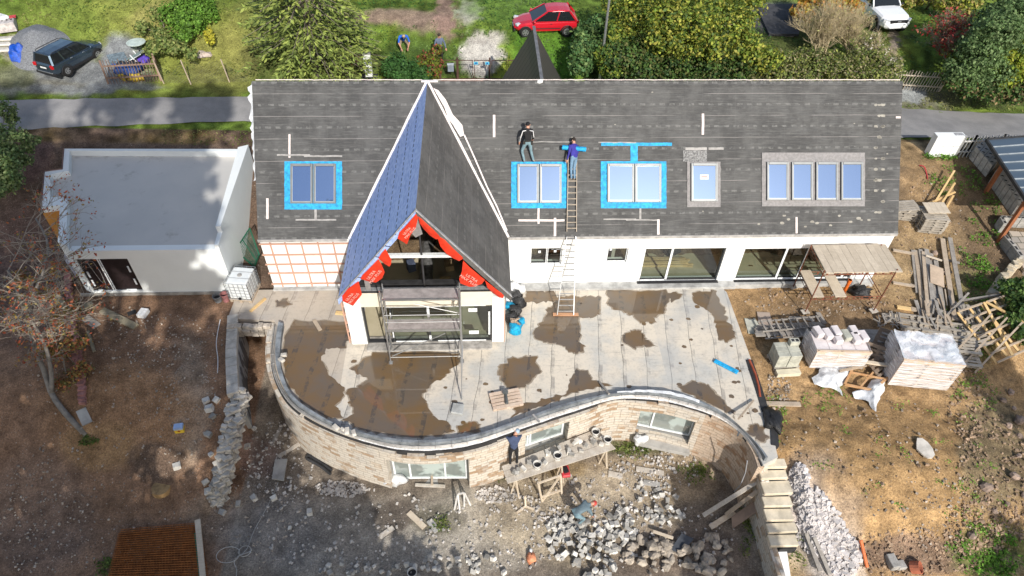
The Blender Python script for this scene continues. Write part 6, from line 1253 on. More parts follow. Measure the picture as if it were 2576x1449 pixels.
litter('plaster_rubble','heap of crushed white plaster and block rubble right of the stairs',3000,[(2010,1215,26,50),(2045,1290,40,60),(2085,1350,45,60),(2120,1400,45,55),(2060,1330,60,70)],.05,.26,Mpw,103)
litter('clods','brown clods and brick rubble around the foot of the clay mound',3600,[(2300,1390,220,60),(2500,1200,90,170),(2440,1020,60,100),(2250,1150,250,130),(2480,700,70,150),(2330,560,80,120),(2100,740,200,40),(2480,1330,100,80)],.03,.16,Mred2,104,[3,3,1.5,.5,1,1,1,2])
litter('light_stones','pale stones on the clay mound and by the timber piles',1200,[(2200,1150,250,150),(2350,600,80,180),(2050,760,180,40),(1960,980,30,60),(2400,1300,150,100)],.03,.13,Mpeb,105)
# ================================================================ materials stored on the right side
HW=plain('hollow_block_concrete',(.34,.33,.31),.9,var=.3,sc=3,bump=.5); Mblkc=plain('greenish_concrete_block',(.42,.42,.36),.9,var=.25,sc=3,bump=.4)
def stack_pal(lab,u,v,n,rz,z=None,L=1.2,W=.8,grp='pallets stored right of the house',tilt=(0,0),dz=0):
    p=ong(u,v) if z is None else at(u,v,z); r=None
    for i in range(n):
        q=p+V((U(-.03,.03),U(-.03,.03),.01+dz+i*.15)); b=MB(); pallet_mb(b,q,rz+U(-.05,.05),tilt[0],tilt[1],L,W); o=b.build('pallet',Mgpal if grp!='x' else Mpal,loc=q); tag(o,(lab if n==1 else lab+', '+(['bottom one','second from the bottom','third from the bottom','fourth from the bottom','fifth from the bottom','sixth from the bottom'][i] if i<n-1 else 'top one')),'pallet',grp)
Mgpal=wood('grey_pallet_wood',(.30,.27,.23),(.46,.42,.36))
random.seed(55)
stack_pal('grey pallet in the stack below the yellow laths',2333,575,6,R_(-8),L=1.15,W=.85); stack_pal('grey pallet standing behind the stack near the roof edge',2292,545,3,R_(-10)); stack_pal('pale slatted pallet half hidden by the roof edge',2268,540,4,R_(4))
q=[ong(u,v) for u,v in ((2308,545),(2360,550),(2366,595),(2315,590))]; p=sum(q,V((0,0,0)))/4; b=MB()
for i in range(4): b.box(p+V((-.42+.28*i,.22,1.02)),(.27,.85,.03),-.1)
one(b,'nailed_boards',Mwthr,'pale panel of four boards lying on top of the pallet stack','panel',p+V((0,0,1)))
for i,(u0,v0,u1,v1) in enumerate([(2340,530,2388,452),(2352,540,2392,478),(2330,525,2395,496),(2368,545,2394,500)]):
    brd(u0,v0,u1,v1,.09,.045,None,.55-.12*i,['longest yellow lath leaning on the pallet stack','second yellow lath beside the longest one','yellow lath lying crosswise over the other laths','short yellow lath on the right of the bunch'][i],mat=Myel,nm='lath',cat='lath')
# timber pile
random.seed(19)
TP=[(2302,632,2322,790,.20),(2312,632,2338,795,.18),(2326,634,2345,790,.2),(2340,640,2358,770,.2),(2368,605,2398,810,.22),(2385,605,2420,800,.2),(2296,632,2308,740,.22),(2350,655,2372,800,.2),(2318,640,2330,800,.15),(2398,760,2418,830,.2),(2300,760,2330,845,.16)]
for i,(a_,b_,c_,d_,w_) in enumerate(TP): brd(a_,b_,c_,d_,w_,.06,None,.03+.06*(i%3),'long weathered grey plank in the big timber pile right of the rusty scaffold',mat=Mgw if i%4 else Mpal,nm='plank',cat='plank',grp='long planks of the timber pile'); bpy.data.objects[-1] if 0 else None
for i in range(38):
    u,v=U(2318,2395),U(770,840); a=U(-.7,.5); l=U(18,42); brd(u,v,u+l*sin(a),v-l*cos(a),U(.05,.12),.05,None,.10+U(0,.2),'short broken piece of wood in the lower half of the timber pile',mat=random.choice([Mgw,Mpal,Mgw]),nm='wood_scrap',cat='scrap wood',grp='broken wood of the timber pile')
brd(2245,632,2300,642,.16,.06,None,.05,'pale thick board sticking out left of the timber pile, upper one',mat=Mpal); brd(2245,714,2305,724,.16,.06,None,.05,'pale board sticking out left of the timber pile, middle one',mat=Mpal); brd(2255,775,2300,782,.18,.08,None,.03,'light board end below the middle board left of the pile',mat=Myel); brd(2290,780,2430,812,.22,.07,None,.05,'long board lying crosswise at the foot of the timber pile',mat=Mpal); brd(2375,655,2412,665,.14,.05,None,.05,'grey board end sticking out on the right of the timber pile',mat=Mgw); brd(2322,655,2362,668,.10,.04,None,.3,'whitish short board lying across the top of the timber pile',mat=Mpale)
q=[ong(2332,676),ong(2365,688),ong(2368,735),ong(2333,722)]; b=MB(); b.slab([p+V((0,0,.32)) for p in q][::-1],.03); one(b,'chipboard_sheet',plain('sandy_chipboard',(.50,.39,.29),.8,var=.15),'sandy brown chipboard sheet lying on the timber pile','board',q[0])
q=[ong(2218,792),ong(2252,793),ong(2268,812),ong(2225,815)]; b=MB(); b.slab([p+V((0,0,.12)) for p in q][::-1],.04); one(b,'chipboard_sheet',plain('pale_chipboard',(.52,.45,.35),.8,var=.15),'pale chipboard sheet between the scaffold and the wrapped stack','board',q[0])
q=[ong(1903,787),ong(1935,789),ong(1943,820),ong(1908,818)]; b=MB(); b.slab([p+V((0,0,.08)) for p in q][::-1],.03); one(b,'plywood_sheet',plain('brown_grey_plywood',(.36,.29,.24),.8,var=.15),'brown grey plywood sheet lying near the terrace edge','plywood sheet',q[0])
for i,(L_) in enumerate([[(1872,802),(1900,805),(1912,842),(1882,840)],[(1893,803),(1898,803),(1915,830),(1908,842)]]):
    q=[ong(*p) for p in L_]; b=MB(); b.slab([p+V((0,0,.04+.03*i)) for p in q][::-1],.03); one(b,'paving_slab',Mblkc,['pale square paving slab at the right terrace edge','dark grey narrow slab beside the square paving slab'][i],'slab',q[0])
# lattice pile
def lattice(lab,u0,v0,u1,v1,n,dz):
    p,q=ong(u0,v0)+V((0,0,dz)),ong(u1,v1)+V((0,0,dz)); sd=(q-p).normalized().cross(UP)*.28; b=MB()
    for s_ in (-1,1): b.bar(p+sd*s_,q+sd*s_,.06,.05)
    for i in range(n): r=p.lerp(q,(i+.5)/n); b.bar(r-sd*1.1+V((0,0,.04)),r+sd*1.1+V((0,0,.04)),.07,.04)
    one(b,'wooden_lattice',Mgw,lab,'lattice',p)
lattice('weathered wooden ladder frame on top of the grey pile',1905,838,2060,824,9,.42); lattice('grey lattice frame lying lower in the pile beside the ladder frame',1915,850,2045,842,8,.28)
for i in range(7): brd(1895+U(0,15),822+i*5,2050+U(0,25),818+i*5+U(-3,3),.2,.05,None,.02+.05*i*.7,'long grey board under the ladder frames right of the terrace',mat=Mgw,grp='boards under the ladder frames')
brd(1985,802,2048,804,.25,.05,None,.0,'dark grey broad board lying alone under the rusty scaffold',mat=Mgw); brd(2055,790,2072,818,.2,.08,None,.05,'dark thick beam lying by the blocks on the wrapped stack',mat=Mgw,nm='beam',cat='beam')
for i in range(6): brd(2150+U(0,10),835+i*6,2245,838+i*6,.18,.05,None,.05+.03*i,'grey board in the pile between the two wrapped stacks',mat=Mgw,grp='boards between the wrapped stacks')
for i in range(26):
    u,v=U(2200,2262),U(808,835); a=U(-1.5,1.5); l=U(10,24); brd(u,v,u+l*sin(a),v-l*cos(a),U(.03,.07),.03,None,.1+U(0,.2),'thin dry stick in the heap of brushwood behind the wrapped stack',mat=Mgw,nm='stick',cat='stick',grp='sticks of the brushwood heap')
# row of upturned pallets behind the wrapped stack
for i,(u,v,rz,lb) in enumerate([(2295,818,-.22,'upturned grey pallet leftmost of the row by the brushwood'),(2345,828,-.22,'upturned grey pallet second in the row behind the film wrapped stack'),(2395,842,-.22,'upturned pallet third in the row, beside the yellow frames'),(2415,880,-.2,'brown pallet lying under the yellow frame legs'),(2420,905,-.2,'pale slatted pallet nearest the mound right of the wrapped stack'),(2435,800,1.3,'old weathered pallet lying between the timber pile and the yellow frames'),(2450,860,.3,'dark pallet lying below the yellow roof frame')]):
    p=ong(u,v)+V((0,0,.06+.05*i%.2)); b=MB(); pallet_mb(b,p,rz,R_(180) if i<3 else 0,0,1.25,.95); 
    if i<3:
        for q in b.v: q.z+=.16
    o=b.build('pallet',Mgpal,loc=p); tag(o,lb,'pallet','pallets stored right of the house')
# yellow roof truss frames
def frames():
    t=T('timber_frame','fresh yellow timber grid frame lying at the right edge over the pallets','timber frame',tuple(ong(2480,850))); o_=V((0,0,.5)); P=lambda u,v,z=.5: ong(u,v)+V((0,0,z))
    b=MB(); A_,B_,C_,D_=P(2395,805),P(2532,770,.9),P(2625,880,.8),P(2498,925,.3)
    for i in range(6): b.bar(A_.lerp(B_,i/5),D_.lerp(C_,i/5),.13,.04)
    b.build('wide_lath',Myel,t); b=MB()
    for i in range(7): b.bar(A_.lerp(D_,i/6)+V((0,0,.05)),B_.lerp(C_,i/6)+V((0,0,.05)),.07,.08)
    b.build('rafter_bar',Mpal,t); b=MB(); b.bar(A_.lerp(B_,.45)+V((0,0,.1)),D_.lerp(C_,.95)+V((0,0,.1)),.13,.04); b.bar(A_.lerp(B_,.42)+V((0,0,.1)),D_.lerp(C_,.25)+V((0,0,.1)),.13,.04); b.build('diagonal_brace',Myel,t)
    for i,(a_,c_) in enumerate((((2378,912),(2465,828)),((2413,928),(2503,838)),((2450,940),(2540,850)))):
        p=ong(*a_)+V((0,0,.05)); q=ong(*c_)+V((0,0,1.0)); b=MB(); b.bar(p,q,.07,.09); one(b,'prop_beam',Mpal,['leftmost sawn prop beam leaning on the yellow frame','middle sawn prop beam leaning on the yellow frame','rightmost sawn prop beam leaning on the yellow frame'][i],'beam',p)
    b=MB(); p=ong(2372,805)+V((0,0,.1)); b.bar(p,ong(2415,768)+V((0,0,.8)),.08,.1); b.bar(ong(2412,768)+V((0,0,.3)),B_,.1,.1); one(b,'long_beam',Mgw,'long grey beam running to the top corner of the yellow frame','beam',p)
frames()
# film wrapped stacks
film=bpy.data.materials.new('shiny_stretch_film'); film.use_nodes=True; t_=film.node_tree; bs=t_.nodes['Principled BSDF']; bs.inputs['Base Color'].default_value=(.80,.80,.82,1); bs.inputs['Roughness'].default_value=.22
nn=t_.nodes.new('ShaderNodeTexNoise'); mp=t_.nodes.new('ShaderNodeMapping'); tc=t_.nodes.new('ShaderNodeTexCoord'); mp.inputs['Scale'].default_value=(1.2,1.2,14); t_.links.new(tc.outputs['Object'],mp.inputs[0]); t_.links.new(mp.outputs[0],nn.inputs['Vector']); nn.inputs['Scale'].default_value=1.2; nn.inputs['Detail'].default_value=5
mr=t_.nodes.new('ShaderNodeMapRange'); mr.inputs[1].default_value=.38; mr.inputs[2].default_value=.62; mr.inputs[3].default_value=.15; mr.inputs[4].default_value=.85; t_.links.new(nn.outputs['Fac'],mr.inputs[0]); t_.links.new(mr.outputs[0],bs.inputs['Alpha'])
bp=t_.nodes.new('ShaderNodeBump'); bp.inputs['Strength'].default_value=.7; t_.links.new(nn.outputs['Fac'],bp.inputs['Height']); t_.links.new(bp.outputs[0],bs.inputs['Normal'])
Mpb=plain('pinkish_white_block',(.66,.61,.61),.85,var=.15,sc=3,bump=.3)
def wrapped(nm,lab,u,v,rz,L,W,Hh,top,slope):
    p=ong(u,v); t=T(nm,lab,'wrapped stack',tuple(p)); M=Matrix.Translation(p)@Matrix.Rotation(rz,4,'Z'); random.seed(int(u))
    def tr(b_,m_,n_,par=t,**k): b_.v=[M@q for q in b_.v]; return b_.build(n_,m_,par,**k)
    b=MB(); [b.bx(-L/2+L*i/4,-L/2+L*i/4+.09,-W/2,W/2,0,.1) for i in range(4)]; b.bx(-L/2,L/2,-W/2,W/2,.101,.14); tr(b,Mpal,'pallet_base')
    b=MB(); nx,nz_=int(L/.5),int(Hh/.25)
    for i in range(nx):
        for j in range(nz_):
            for yy in (-W/2+.27,W/2-.27): b.box((-L/2+L*(i+.5)/nx,yy,.15+Hh*(j+.5)/nz_),(L/nx*.97,.5,Hh/nz_*.96))
    tr(b,Mpb,'block_layer')
    # lattice side towards the viewer
    b=MB(); y=-W/2-.03
    for i in range(9): z=.16+(Hh-.02)*i/8; b.bx(-L/2,L/2,y-.02+.0,y,z-.035,z+.035)
    for x in (-L/2+.03,-.1,L/2-.03): b.bx(x-.04,x+.04,y-.05,y-.021,.1,Hh+.2)
    b.bx(-L/2-.05,L/2+.05,y-.09,y+.02,Hh+.14,Hh+.2); b.bx(-L/2,L/2,y-.09,y-.0,Hh+.05,Hh+.1); tr(b,wood('peach_laths',(.62,.46,.33),(.74,.60,.46)),'lath_side')
    b=MB(); N=16
    def face(a,c,d,e,amp):
        vs=[]; 
        for j in range(N+1):
            for i in range(N+1):
                q=a.lerp(c,i/N).lerp(e.lerp(d,i/N),j/N); k=min(i,N-i,j,N-j)/N; n_=amp*(nz(q.x*2.4+q.z,q.y*2.4,1.1,u)+.6*nz(q.x*6,q.y*6+q.z*5,1,3)); vs.append(q+((c-a).cross(e-a)).normalized()*(n_+ .02))
        b.add(vs,[(j*(N+1)+i,j*(N+1)+i+1,(j+1)*(N+1)+i+1,(j+1)*(N+1)+i) for j in range(N) for i in range(N)])
    l,w_,h=L/2+.04,W/2+.10,Hh+.2
    face(V((-l,-w_,.1)),V((l,-w_,.1)),V((l,-w_,h)),V((-l,-w_,h)),.03); face(V((l,-w_,.1)),V((l,w_,.1)),V((l,w_,h)),V((l,-w_,h)),.05); face(V((-l,w_,.1)),V((-l,-w_,.1)),V((-l,-w_,h)),V((-l,w_,h)),.09)
    if top: face(V((-l,-w_,h)),V((l,-w_,h)),V((l,w_,h+.02)),V((-l,w_,h+.02)),.12)
    tr(b,film,'stretch_film',smooth=True)
    if top:
        b=MB(); face(V((-l,-w_,h-.06)),V((l,-w_,h-.06)),V((l,w_,h-.05)),V((-l,w_,h-.05)),.16); tr(b,plain('cloudy_plastic',(.60,.64,.68),.3,0,.5,var=.25,sc=2.5,bump=.6),'top_sheet',smooth=True)
    return t,M
W1_,MA=wrapped('wrapped_stack','film wrapped pallet of pale blocks with loose blocks on top, left of two',2088,900,R_(-3),2.15,1.05,.95,False,0)
W2_,MB_=wrapped('wrapped_stack','taller film wrapped stack with cloudy plastic top, right of two',2290,940,R_(-9),2.25,1.35,1.5,True,0)
random.seed(23)
for i,(x,y,r,lb) in enumerate([(-.85,.30,.2,'grey block leftmost on the wrapped stack'),(-.5,.2,.15,'long pinkish white block second from left on the stack'),(-.1,.35,.1,'upright pinkish block third from left at the back'),(-.15,-.12,.05,'small pinkish block in front in the middle of the stack'),(.25,.15,.1,'yellowish mossy block in the middle of the stack'),(.65,.38,.1,'pale block behind the right pair on the stack'),(.6,.0,.05,'pinkish block in front on the right of the stack'),(.95,.12,.1,'rightmost pinkish white block on the stack')]):
    p=MA@V((x,y,1.28)); b=MB(); b.box(p,(.30,.5 if i!=3 else .3,.24),r); one(b,'building_block',Mblkc if i==4 else Mpb,lb,'block',p,'loose blocks on the left wrapped stack',bevel=.02)
# leaning dark wooden crates between the stacks
for i,(u,v,z,rx,rz,lb) in enumerate([(2195,905,.35,1.15,-.5,'dark brown pallet leaning between the wrapped stacks, left of two'),(2226,880,.55,1.15,-.55,'larger dark brown slatted pallet leaning against the right stack'),(2215,930,.15,.35,.5,'brown open crate pallet lying between the stacks in front')]):
    p=ong(u,v)+V((0,0,z)); b=MB(); pallet_mb(b,p,rz,rx,0,1.2,.95); o=b.build('pallet',wood('dark_pallet_wood_%s'%'abc'[i],(.17,.13,.10),(.30,.24,.19)),loc=p); tag(o,lb,'pallet','pallets stored right of the house')
# concrete blocks
t=T('block_stack','grey concrete block stack on a pallet beside the left wrapped stack','block stack',tuple(ong(1965,915))); p=ong(1968,912); random.seed(2); b=MB(); pallet_mb(b,p,.1,0,0,1.1,.8); b.build('pallet_base',Mgpal,t)
b=MB()
for z in range(3):
    for x in range(2):
        for y in range(3): b.box(p+V((-.27+.5*x,-.25+.26*y,.27+.24*z)),(.49,.25,.23),.05)
b.box(p+V((.28,.28,1.0)),(.4,.25,.23),.05); b.build('concrete_block',Mblkc,t,bevel=.01); b=MB()
for s_ in (-.09,.09): b.box(p+V((.28+s_,.27,1.119)),(.12,.12,.006),.05)
b.build('block_hole',Mdark,t); q=p+V((0,-.62,.10)); b=MB(); b.box(q,(1.0,.26,.2),.05); b.build('front_slab',plain('yellowish_slab',(.60,.55,.42),.85,var=.15),t)
# window frames and loose film in front
t=T('window_casement','orange brown wooden window frame lying on film in front of the stacks','frame',tuple(ong(2150,960))); P=[ong(2120,975),ong(2190,990),ong(2255,935),ong(2150,915)]; P=[p+V((0,0,.22)) for p in P]; b=MB()
for a_,c_ in ((0,1),(1,2),(2,3),(3,0)): b.bar(P[a_],P[c_],.09,.08)
b.bar(P[0].lerp(P[3],.5),P[1].lerp(P[2],.5),.07,.06); b.bar(P[0].lerp(P[1],.55),P[3].lerp(P[2],.55),.07,.06); b.build('frame_bar',wood('varnished_frame',(.50,.26,.11),(.64,.42,.24)),t)
brd(2105,945,2172,930,.10,.08,None,.25,'brown bar sticking out to the left over the loose film',mat=Mpal,nm='bar',cat='bar'); brd(2160,928,2262,944,.14,.08,None,.45,'long pale double bar across the top of the wooden frame',mat=Mpale,nm='bar',cat='bar')
def sheet(lab,L,h,seed,nm='plastic_film'):
    q=[ong(*p) for p in L]; c_=sum(q,V((0,0,0)))/len(q); b=MB(); n=len(q); rings=8; vs=[]
    for r in range(rings+1):
        for p in q:
            w_=c_.lerp(p,r/rings); w_=w_+V((.16*nz(w_.x*2,w_.y*2,1,seed),.16*nz(w_.x*2,w_.y*2,1,seed+4),0)); vs.append(w_+V((0,0,.05+h*(1-(r/rings)**2)*(.6+.9*abs(nz(w_.x*1.6,w_.y*1.6,1.3,seed)))+.10*nz(w_.x*4,w_.y*4,1,seed+2)*(1 if r else 0)+.06)))
    b.add(vs,[(r*n+i,r*n+(i+1)%n,(r+1)*n+(i+1)%n,(r+1)*n+i) for r in range(rings) for i in range(n)]); one(b,nm,plain('milky_film_%d'%seed,(.70,.72,.74),.28,0,.5,var=.3,sc=6,bump=1.),lab,'plastic sheet',c_,smooth=True)
def dp2(L,k=4):
    o=[]
    for i in range(len(L)):
        a_,c_=L[i],L[(i+1)%len(L)]; o+=[(a_[0]+(c_[0]-a_[0])*t/k,a_[1]+(c_[1]-a_[1])*t/k) for t in range(k)]
    return o
sheet('large crumpled milky plastic film spreading left of the wooden frame',dp2([(2040,955),(2055,935),(2100,915),(2150,918),(2140,945),(2120,972),(2105,975),(2115,1000),(2100,985),(2070,975),(2050,970)]),.3,31)
sheet('tail of milky plastic film trailing down over the clay mound',dp2([(2165,985),(2190,960),(2230,950),(2222,975),(2215,1000),(2208,1015),(2200,1040),(2180,1018),(2150,1005),(2135,992)]),.22,37)
brd(1920,1018,2012,1020,.20,.07,None,.04,'broken sandy board lying on the clay right of the terrace',mat=Mpal,bevel=.0)
q=ong(2325,1132); b=MB(); P=[q+V((.28*(1+.35*nz(i,0,1.7,2))*cos(i*.63),.42*(1+.4*nz(i,2,1.7,2))*sin(i*.63),.10)) for i in range(10)]; b.slab(P,.06); one(b,'flat_stone',plain('pale_flat_stone',(.58,.54,.48),.9),'pale flat irregular stone lying alone on the clay mound','stone',q)
p=at(2165,1395,-1.9); b=MB(); P=[ong(2160,1365)+V((0,0,.2)),ong(2178,1430)+V((0,0,.12))]; b.tube(P,.06,8); one(b,'orange_pipe',plain('orange_plastic_pipe',(.62,.16,.05),.45),'orange drain pipe lying beside the white rubble heap','pipe',P[0])
b=MB(); p=at(2138,706,.7); b.tube([V((p.x,p.y,-.2)),V((p.x-.0,p.y,.75))],.075,10); b.tube([V((p.x,p.y,.55)),V((p.x,p.y,.75))],.09,10); one(b,'orange_pipe',plain('bright_orange_pipe',(.75,.17,.03),.4),'bright orange drain pipe standing upright under the rusty scaffold','pipe',V((p.x,p.y,0)))
p=ong(2155,745); b=MB(); b.blob(p+V((.25,.15,.12)),(.55,.3,.25),14,.4,1,5.); one(b,'black_sheet',Mbb,'crumpled black sheeting on the ground under the rusty scaffold','sheet',p,smooth=True)
p=ong(2240,1418); b=MB(); b.box(p+V((0,0,.15)),(.3,.5,.3),.1); b.box(p+V((.28,-.1,.1)),(.3,.3,.2),.1); one(b,'grey_block',HW,'grey L shaped concrete block beside the orange pipe','block',p,bevel=.02)
p=ong(2290,1430); b=MB(); b.lathe(p+V((0,0,.1)),[(.22,0),(.22,.3),(.19,.3),(.19,.02)],14,V((.6,-.3,.6)),False); one(b,'clay_pipe',plain('red_clay',(.42,.14,.08),.8),'broken red clay pipe lying on the brown rubble','pipe',p)
brd(2025,1345,2060,1440,.15,.07,None,.08,'left one of two long boards beside the white rubble',mat=Mgw); brd(2045,1355,2085,1450,.14,.07,None,.08,'right one of two long boards beside the white rubble',mat=Mgw)
p=ong(2330,425); b=MB(); P=[ong(2312,418)+V((0,0,.05)),ong(2322,426)+V((0,0,.15)),ong(2330,440)+V((0,0,.05)),ong(2332,452)+V((0,0,.05))]; b.tube(dens(P,12),.03,6); one(b,'red_hose',plain('red_hose',(.45,.05,.06),.6),'short piece of red hose lying on the soil right of the house','hose',P[0])
# bricks and blocks on the soil to the right
random.seed(71); pr=protos('boul',5,plain('field_stone',(.40,.30,.24),.9,var=.4,sc=3,bump=.6,per=.4))
for k,(u,v) in enumerate([(2548,1030),(2560,1060),(2520,1010),(2540,990),(2535,1075),(2562,1100),(2480,1230),(2500,1290),(2530,1270),(2440,1350),(2350,640),(2345,655),(2372,690),(2560,1150),(2548,1200),(2575,1250)]):
    q=ong(u,v)+V((0,0,.1)); o=pr[k] if k<5 else dup(pr[k%5]); o.location=q; o.rotation_euler=(U(-.3,.3),U(-.3,.3),U(0,6)); o.scale=(U(.6,1.15),)*3; tag(o,'reddish brown field stone lying on the slope at the right edge','stone','field stones on the right slope')
# white cabinet by the lane
z0=ong(2365,396).z; t=T('white_cabinet','tall white panelled cabinet standing by the lane right of the house','cabinet',tuple(ong(2365,396))); p0=ong(2333,394); p1=ong(2400,390); y=p0.y; x0,x1=p0.x,p1.x; hz=aty(2380,341,y+.1).z-z0
b=MB(); b.bx(x0,x1,y,y+.42,z0-.1,z0+hz); b.build('cabinet_body',plain('white_cabinet_paint',(.76,.78,.78),.5,var=.04,bump=.02),t,bevel=.01); b=MB(); 
b.bx(x0+(x1-x0)*.36,x0+(x1-x0)*.36+.015,y-.004,y-.001,z0,z0+hz-.05); b.bx(x0+(x1-x0)*.72,x0+(x1-x0)*.72+.015,y-.004,y-.001,z0,z0+hz-.05); b.bx(x0+.05,x1-.05,y-.0045,y-.0011,z0+hz*.52,z0+hz*.52+.02); b.build('door_joint',Mgt,t)
b=MB(); b.bx(x1-.55,x1-.08,y+.1,y+.35,z0+hz+.001,z0+hz+.012); b.build('top_print',plain('grey_print',(.35,.35,.36),.7,var=.6,sc=20),t)
# carport of the neighbour
def carport():
    t=T('carport','open carport with a blue grey seamed metal roof at the right edge','carport',(27,26,1)); zr=4.0
    q=[at(2438,378,3.4),at(2590,340,3.4),at(2720,560,3.4),at(2582,580,3.4)]; q[0]=at(2481,352,3.0); q[1]=at(2700,334,3.3); q[2]=at(2800,520,3.3); q[3]=at(2590,518,3.0)
    b=MB(); b.slab(q[::-1],.12)
    k=MT('blue_grey_seamed_sheet',.45,.2,.5); k.base((.085,.12,.16)); k.bump(k.noise(2,3,.5),.1,.01); b.build('sheet_roof',k.m,t); b=MB()
    for i in range(0,9): b.bar(q[0].lerp(q[3],i/8)+V((0,0,.03)),q[1].lerp(q[2],i/8)+V((0,0,.03)),.035,.06)
    b.build('standing_seam',plain('pale_seam',(.38,.42,.45),.5,.3),t); b=MB(); b.bar(q[0],q[3],.10,.16); b.bar(q[0],q[1],.06,.14); b.build('gutter',Mdark,t)
    for f in (.33,.86): p=q[0].lerp(q[3],f)+V((.35,0,-.12)); b=MB(); b.bar(p,V((p.x,p.y,hground(p.x,p.y)-.1)),.16,.16); b.bar(p+V((0,0,-.5)),p+V((.6,.1,-.02)),.1,.12); b.build('post',wood('red_brown_post_%d'%int(f*9),(.25,.09,.04),(.34,.14,.07)),t)
    return q
CQ=carport()
b=MB(); p,q=ong(2440,450),ong(2600,470); b.prism([tuple(ong(u,v).xy) for u,v in ((2470,400),(2600,385),(2700,560),(2560,545))],lambda p:hground(p.x,p.y)+.03,lambda p:hground(p.x,p.y)+.07); 
# hollow block stacks
Mbs=plain('pale_hollow_block',(.40,.38,.355),.9,var=.25,sc=3,bump=.4)
for i,(L_,h,n,lb) in enumerate([([(2436,400),(2456,378),(2500,425),(2478,448)],.75,2,'stack of pale hollow blocks behind the white cabinet, left of the carport posts'),([(2484,462),(2508,436),(2566,520),(2542,545)],.8,8,'long stack of slotted hollow blocks under the carport edge'),([(2540,535),(2562,512),(2620,560),(2600,590)],.7,5,'cut off stack of slotted blocks at the right picture edge')]):
    q=[ong(*p) for p in L_]; t=T('hollow_block_stack',lb,'block stack',tuple(q[0])); b=MB(); nL=max(3,int((q[2]-q[1]).length/.3))
    for j in range(nL):
        for z in range(3):
            a_=q[0].lerp(q[3],(j+.03)/nL); c_=q[1].lerp(q[2],(j+.03)/nL); d=q[1].lerp(q[2],(j+.95)/nL); e=q[0].lerp(q[3],(j+.95)/nL); zz=z*h/3+.05
            b.add([p+V((0,0,zz)) for p in (a_,c_,d,e)]+[p+V((0,0,zz+h/3*.95)) for p in (a_,c_,d,e)],[(3,2,1,0),(4,5,6,7),(0,1,5,4),(1,2,6,5),(2,3,7,6),(3,0,4,7)])
    b.build('hollow_block',Mbs,t); b=MB()
    for j in range(nL):
        for k_ in (.15,.5,.85):
            a_=q[0].lerp(q[3],(j+.5)/nL).lerp(q[1].lerp(q[2],(j+.5)/nL),k_)+V((0,0,h+.052)); b.box(a_,(.10,.14,.004),.6)
    b.build('block_slot',Mdark,t)
def bwall(nm,lab,L_,h,w_=.2,mat=HW,top=True):
    q=[ong(*p) for p in L_]; zt=max(p.z for p in q)+h; t=T(nm,lab,'wall',tuple(q[0])); b=MB(); s_=MB()
    for a_,c_ in zip(q,q[1:]):
        d=c_-a_; d.z=0; n=max(1,int(d.length/.42)); 
        for i in range(n):
            x=a_.lerp(c_,(i+.5)/n); r=atan2(d.y,d.x)
            for j in range(int(h/.2)+1): b.box(V((x.x,x.y,zt-.1-.2*j)),(d.length/n*.96,w_,.19),r)
            for k_ in (-.25,.25): s_.box(V((x.x,x.y,zt-.003))+d.normalized()*(k_*d.length/n),(d.length/n*.3,w_*.5,.012),r)
    b.build('block_course',mat,t,bevel=.01); s_.build('block_cavity',Mdark,t); return t
bwall('block_wall','unfinished grey hollow block wall at the right edge below the carport',[(2512,590),(2506,566),(2600,572)],.55); bwall('block_wall','leaning line of hollow blocks running down towards the green slope',[(2514,608),(2535,640),(2555,668)],.5)
b=MB(); random.seed(91); q=[ong(2556,668),ong(2520,705),ong(2488,748)]; P=dens(q,12)
for p in P: b.box(p+V((U(-.05,.05),U(-.05,.05),.2)),(U(.25,.4),U(.2,.3),U(.3,.5)),U(0,3),U(-.2,.2))
one(b,'stone_edging',plain('sandy_edging_stone',(.52,.45,.34),.9,var=.35),'row of rough sandy stones ending the block wall on the slope','wall',P[0],bevel=.02)
b=MB(); q=[ong(2530,590),ong(2650,600),ong(2660,740),ong(2570,690)]; b.slab([p+V((0,0,.25)) for p in q][::-1],.3); k=MT('old_paving',.9,0,.2); bt=k.t.nodes.new('ShaderNodeTexBrick'); k.t.links.new(k.co('Object'),bt.inputs[0]); bt.inputs['Scale'].default_value=1; bt.inputs['Brick Width'].default_value=.55; bt.inputs['Row Height'].default_value=.4; bt.inputs['Mortar Size'].default_value=.02; bt.inputs['Color1'].default_value=(.42,.36,.30,1); bt.inputs['Color2'].default_value=(.28,.26,.24,1); bt.inputs['Mortar'].default_value=(.08,.08,.06,1); k.base(NV(k.t,bt.outputs[0])); one(b,'paved_area',k.m,'old flagstone paving behind the hollow block wall at the right edge','paving',q[0]); bpy.data.objects['paved_area']['kind']='structure'
# ================================================================ fences, gate, posts beyond the house
def picket(nm,lab,P,h,mat,step=.16,w_=.06,lean=(0,0),rails=(.25,.75),cat='fence'):
    t=T(nm,lab,cat,tuple(P[0])); b=MB(); r=MB(); l=V((lean[0],lean[1],0))
    for a_,c_ in zip(P,P[1:]):
        d=(c_-a_); n=max(1,int(d.length/step))
        for i in range(n):
            p=a_.lerp(c_,i/n); hh=h*U(.93,1.04); b.bar(p,p+V((U(-.03,.03),U(-.02,.02),hh))+l*hh,w_,.02,d)
        for f in rails: r.bar(a_+V((0,.03,h*f))+l*h*f,c_+V((0,.03,h*f))+l*h*f,.05,.07)
        for q in (a_,c_): r.bar(q+V((0,.06,0)),q+V((0,.06,h))+l*h,.09,.09)
    b.build('picket',mat,t); r.build('rail',mat,t); return t
random.seed(88)
picket('picket_fence','leaning reddish brown picket fence around the junk beside the gravel parking',[ong(272,212),ong(405,204)],1.25,wood('reddish_pickets',(.20,.13,.10),(.32,.235,.185)),.15,.06,(-.05,.15))
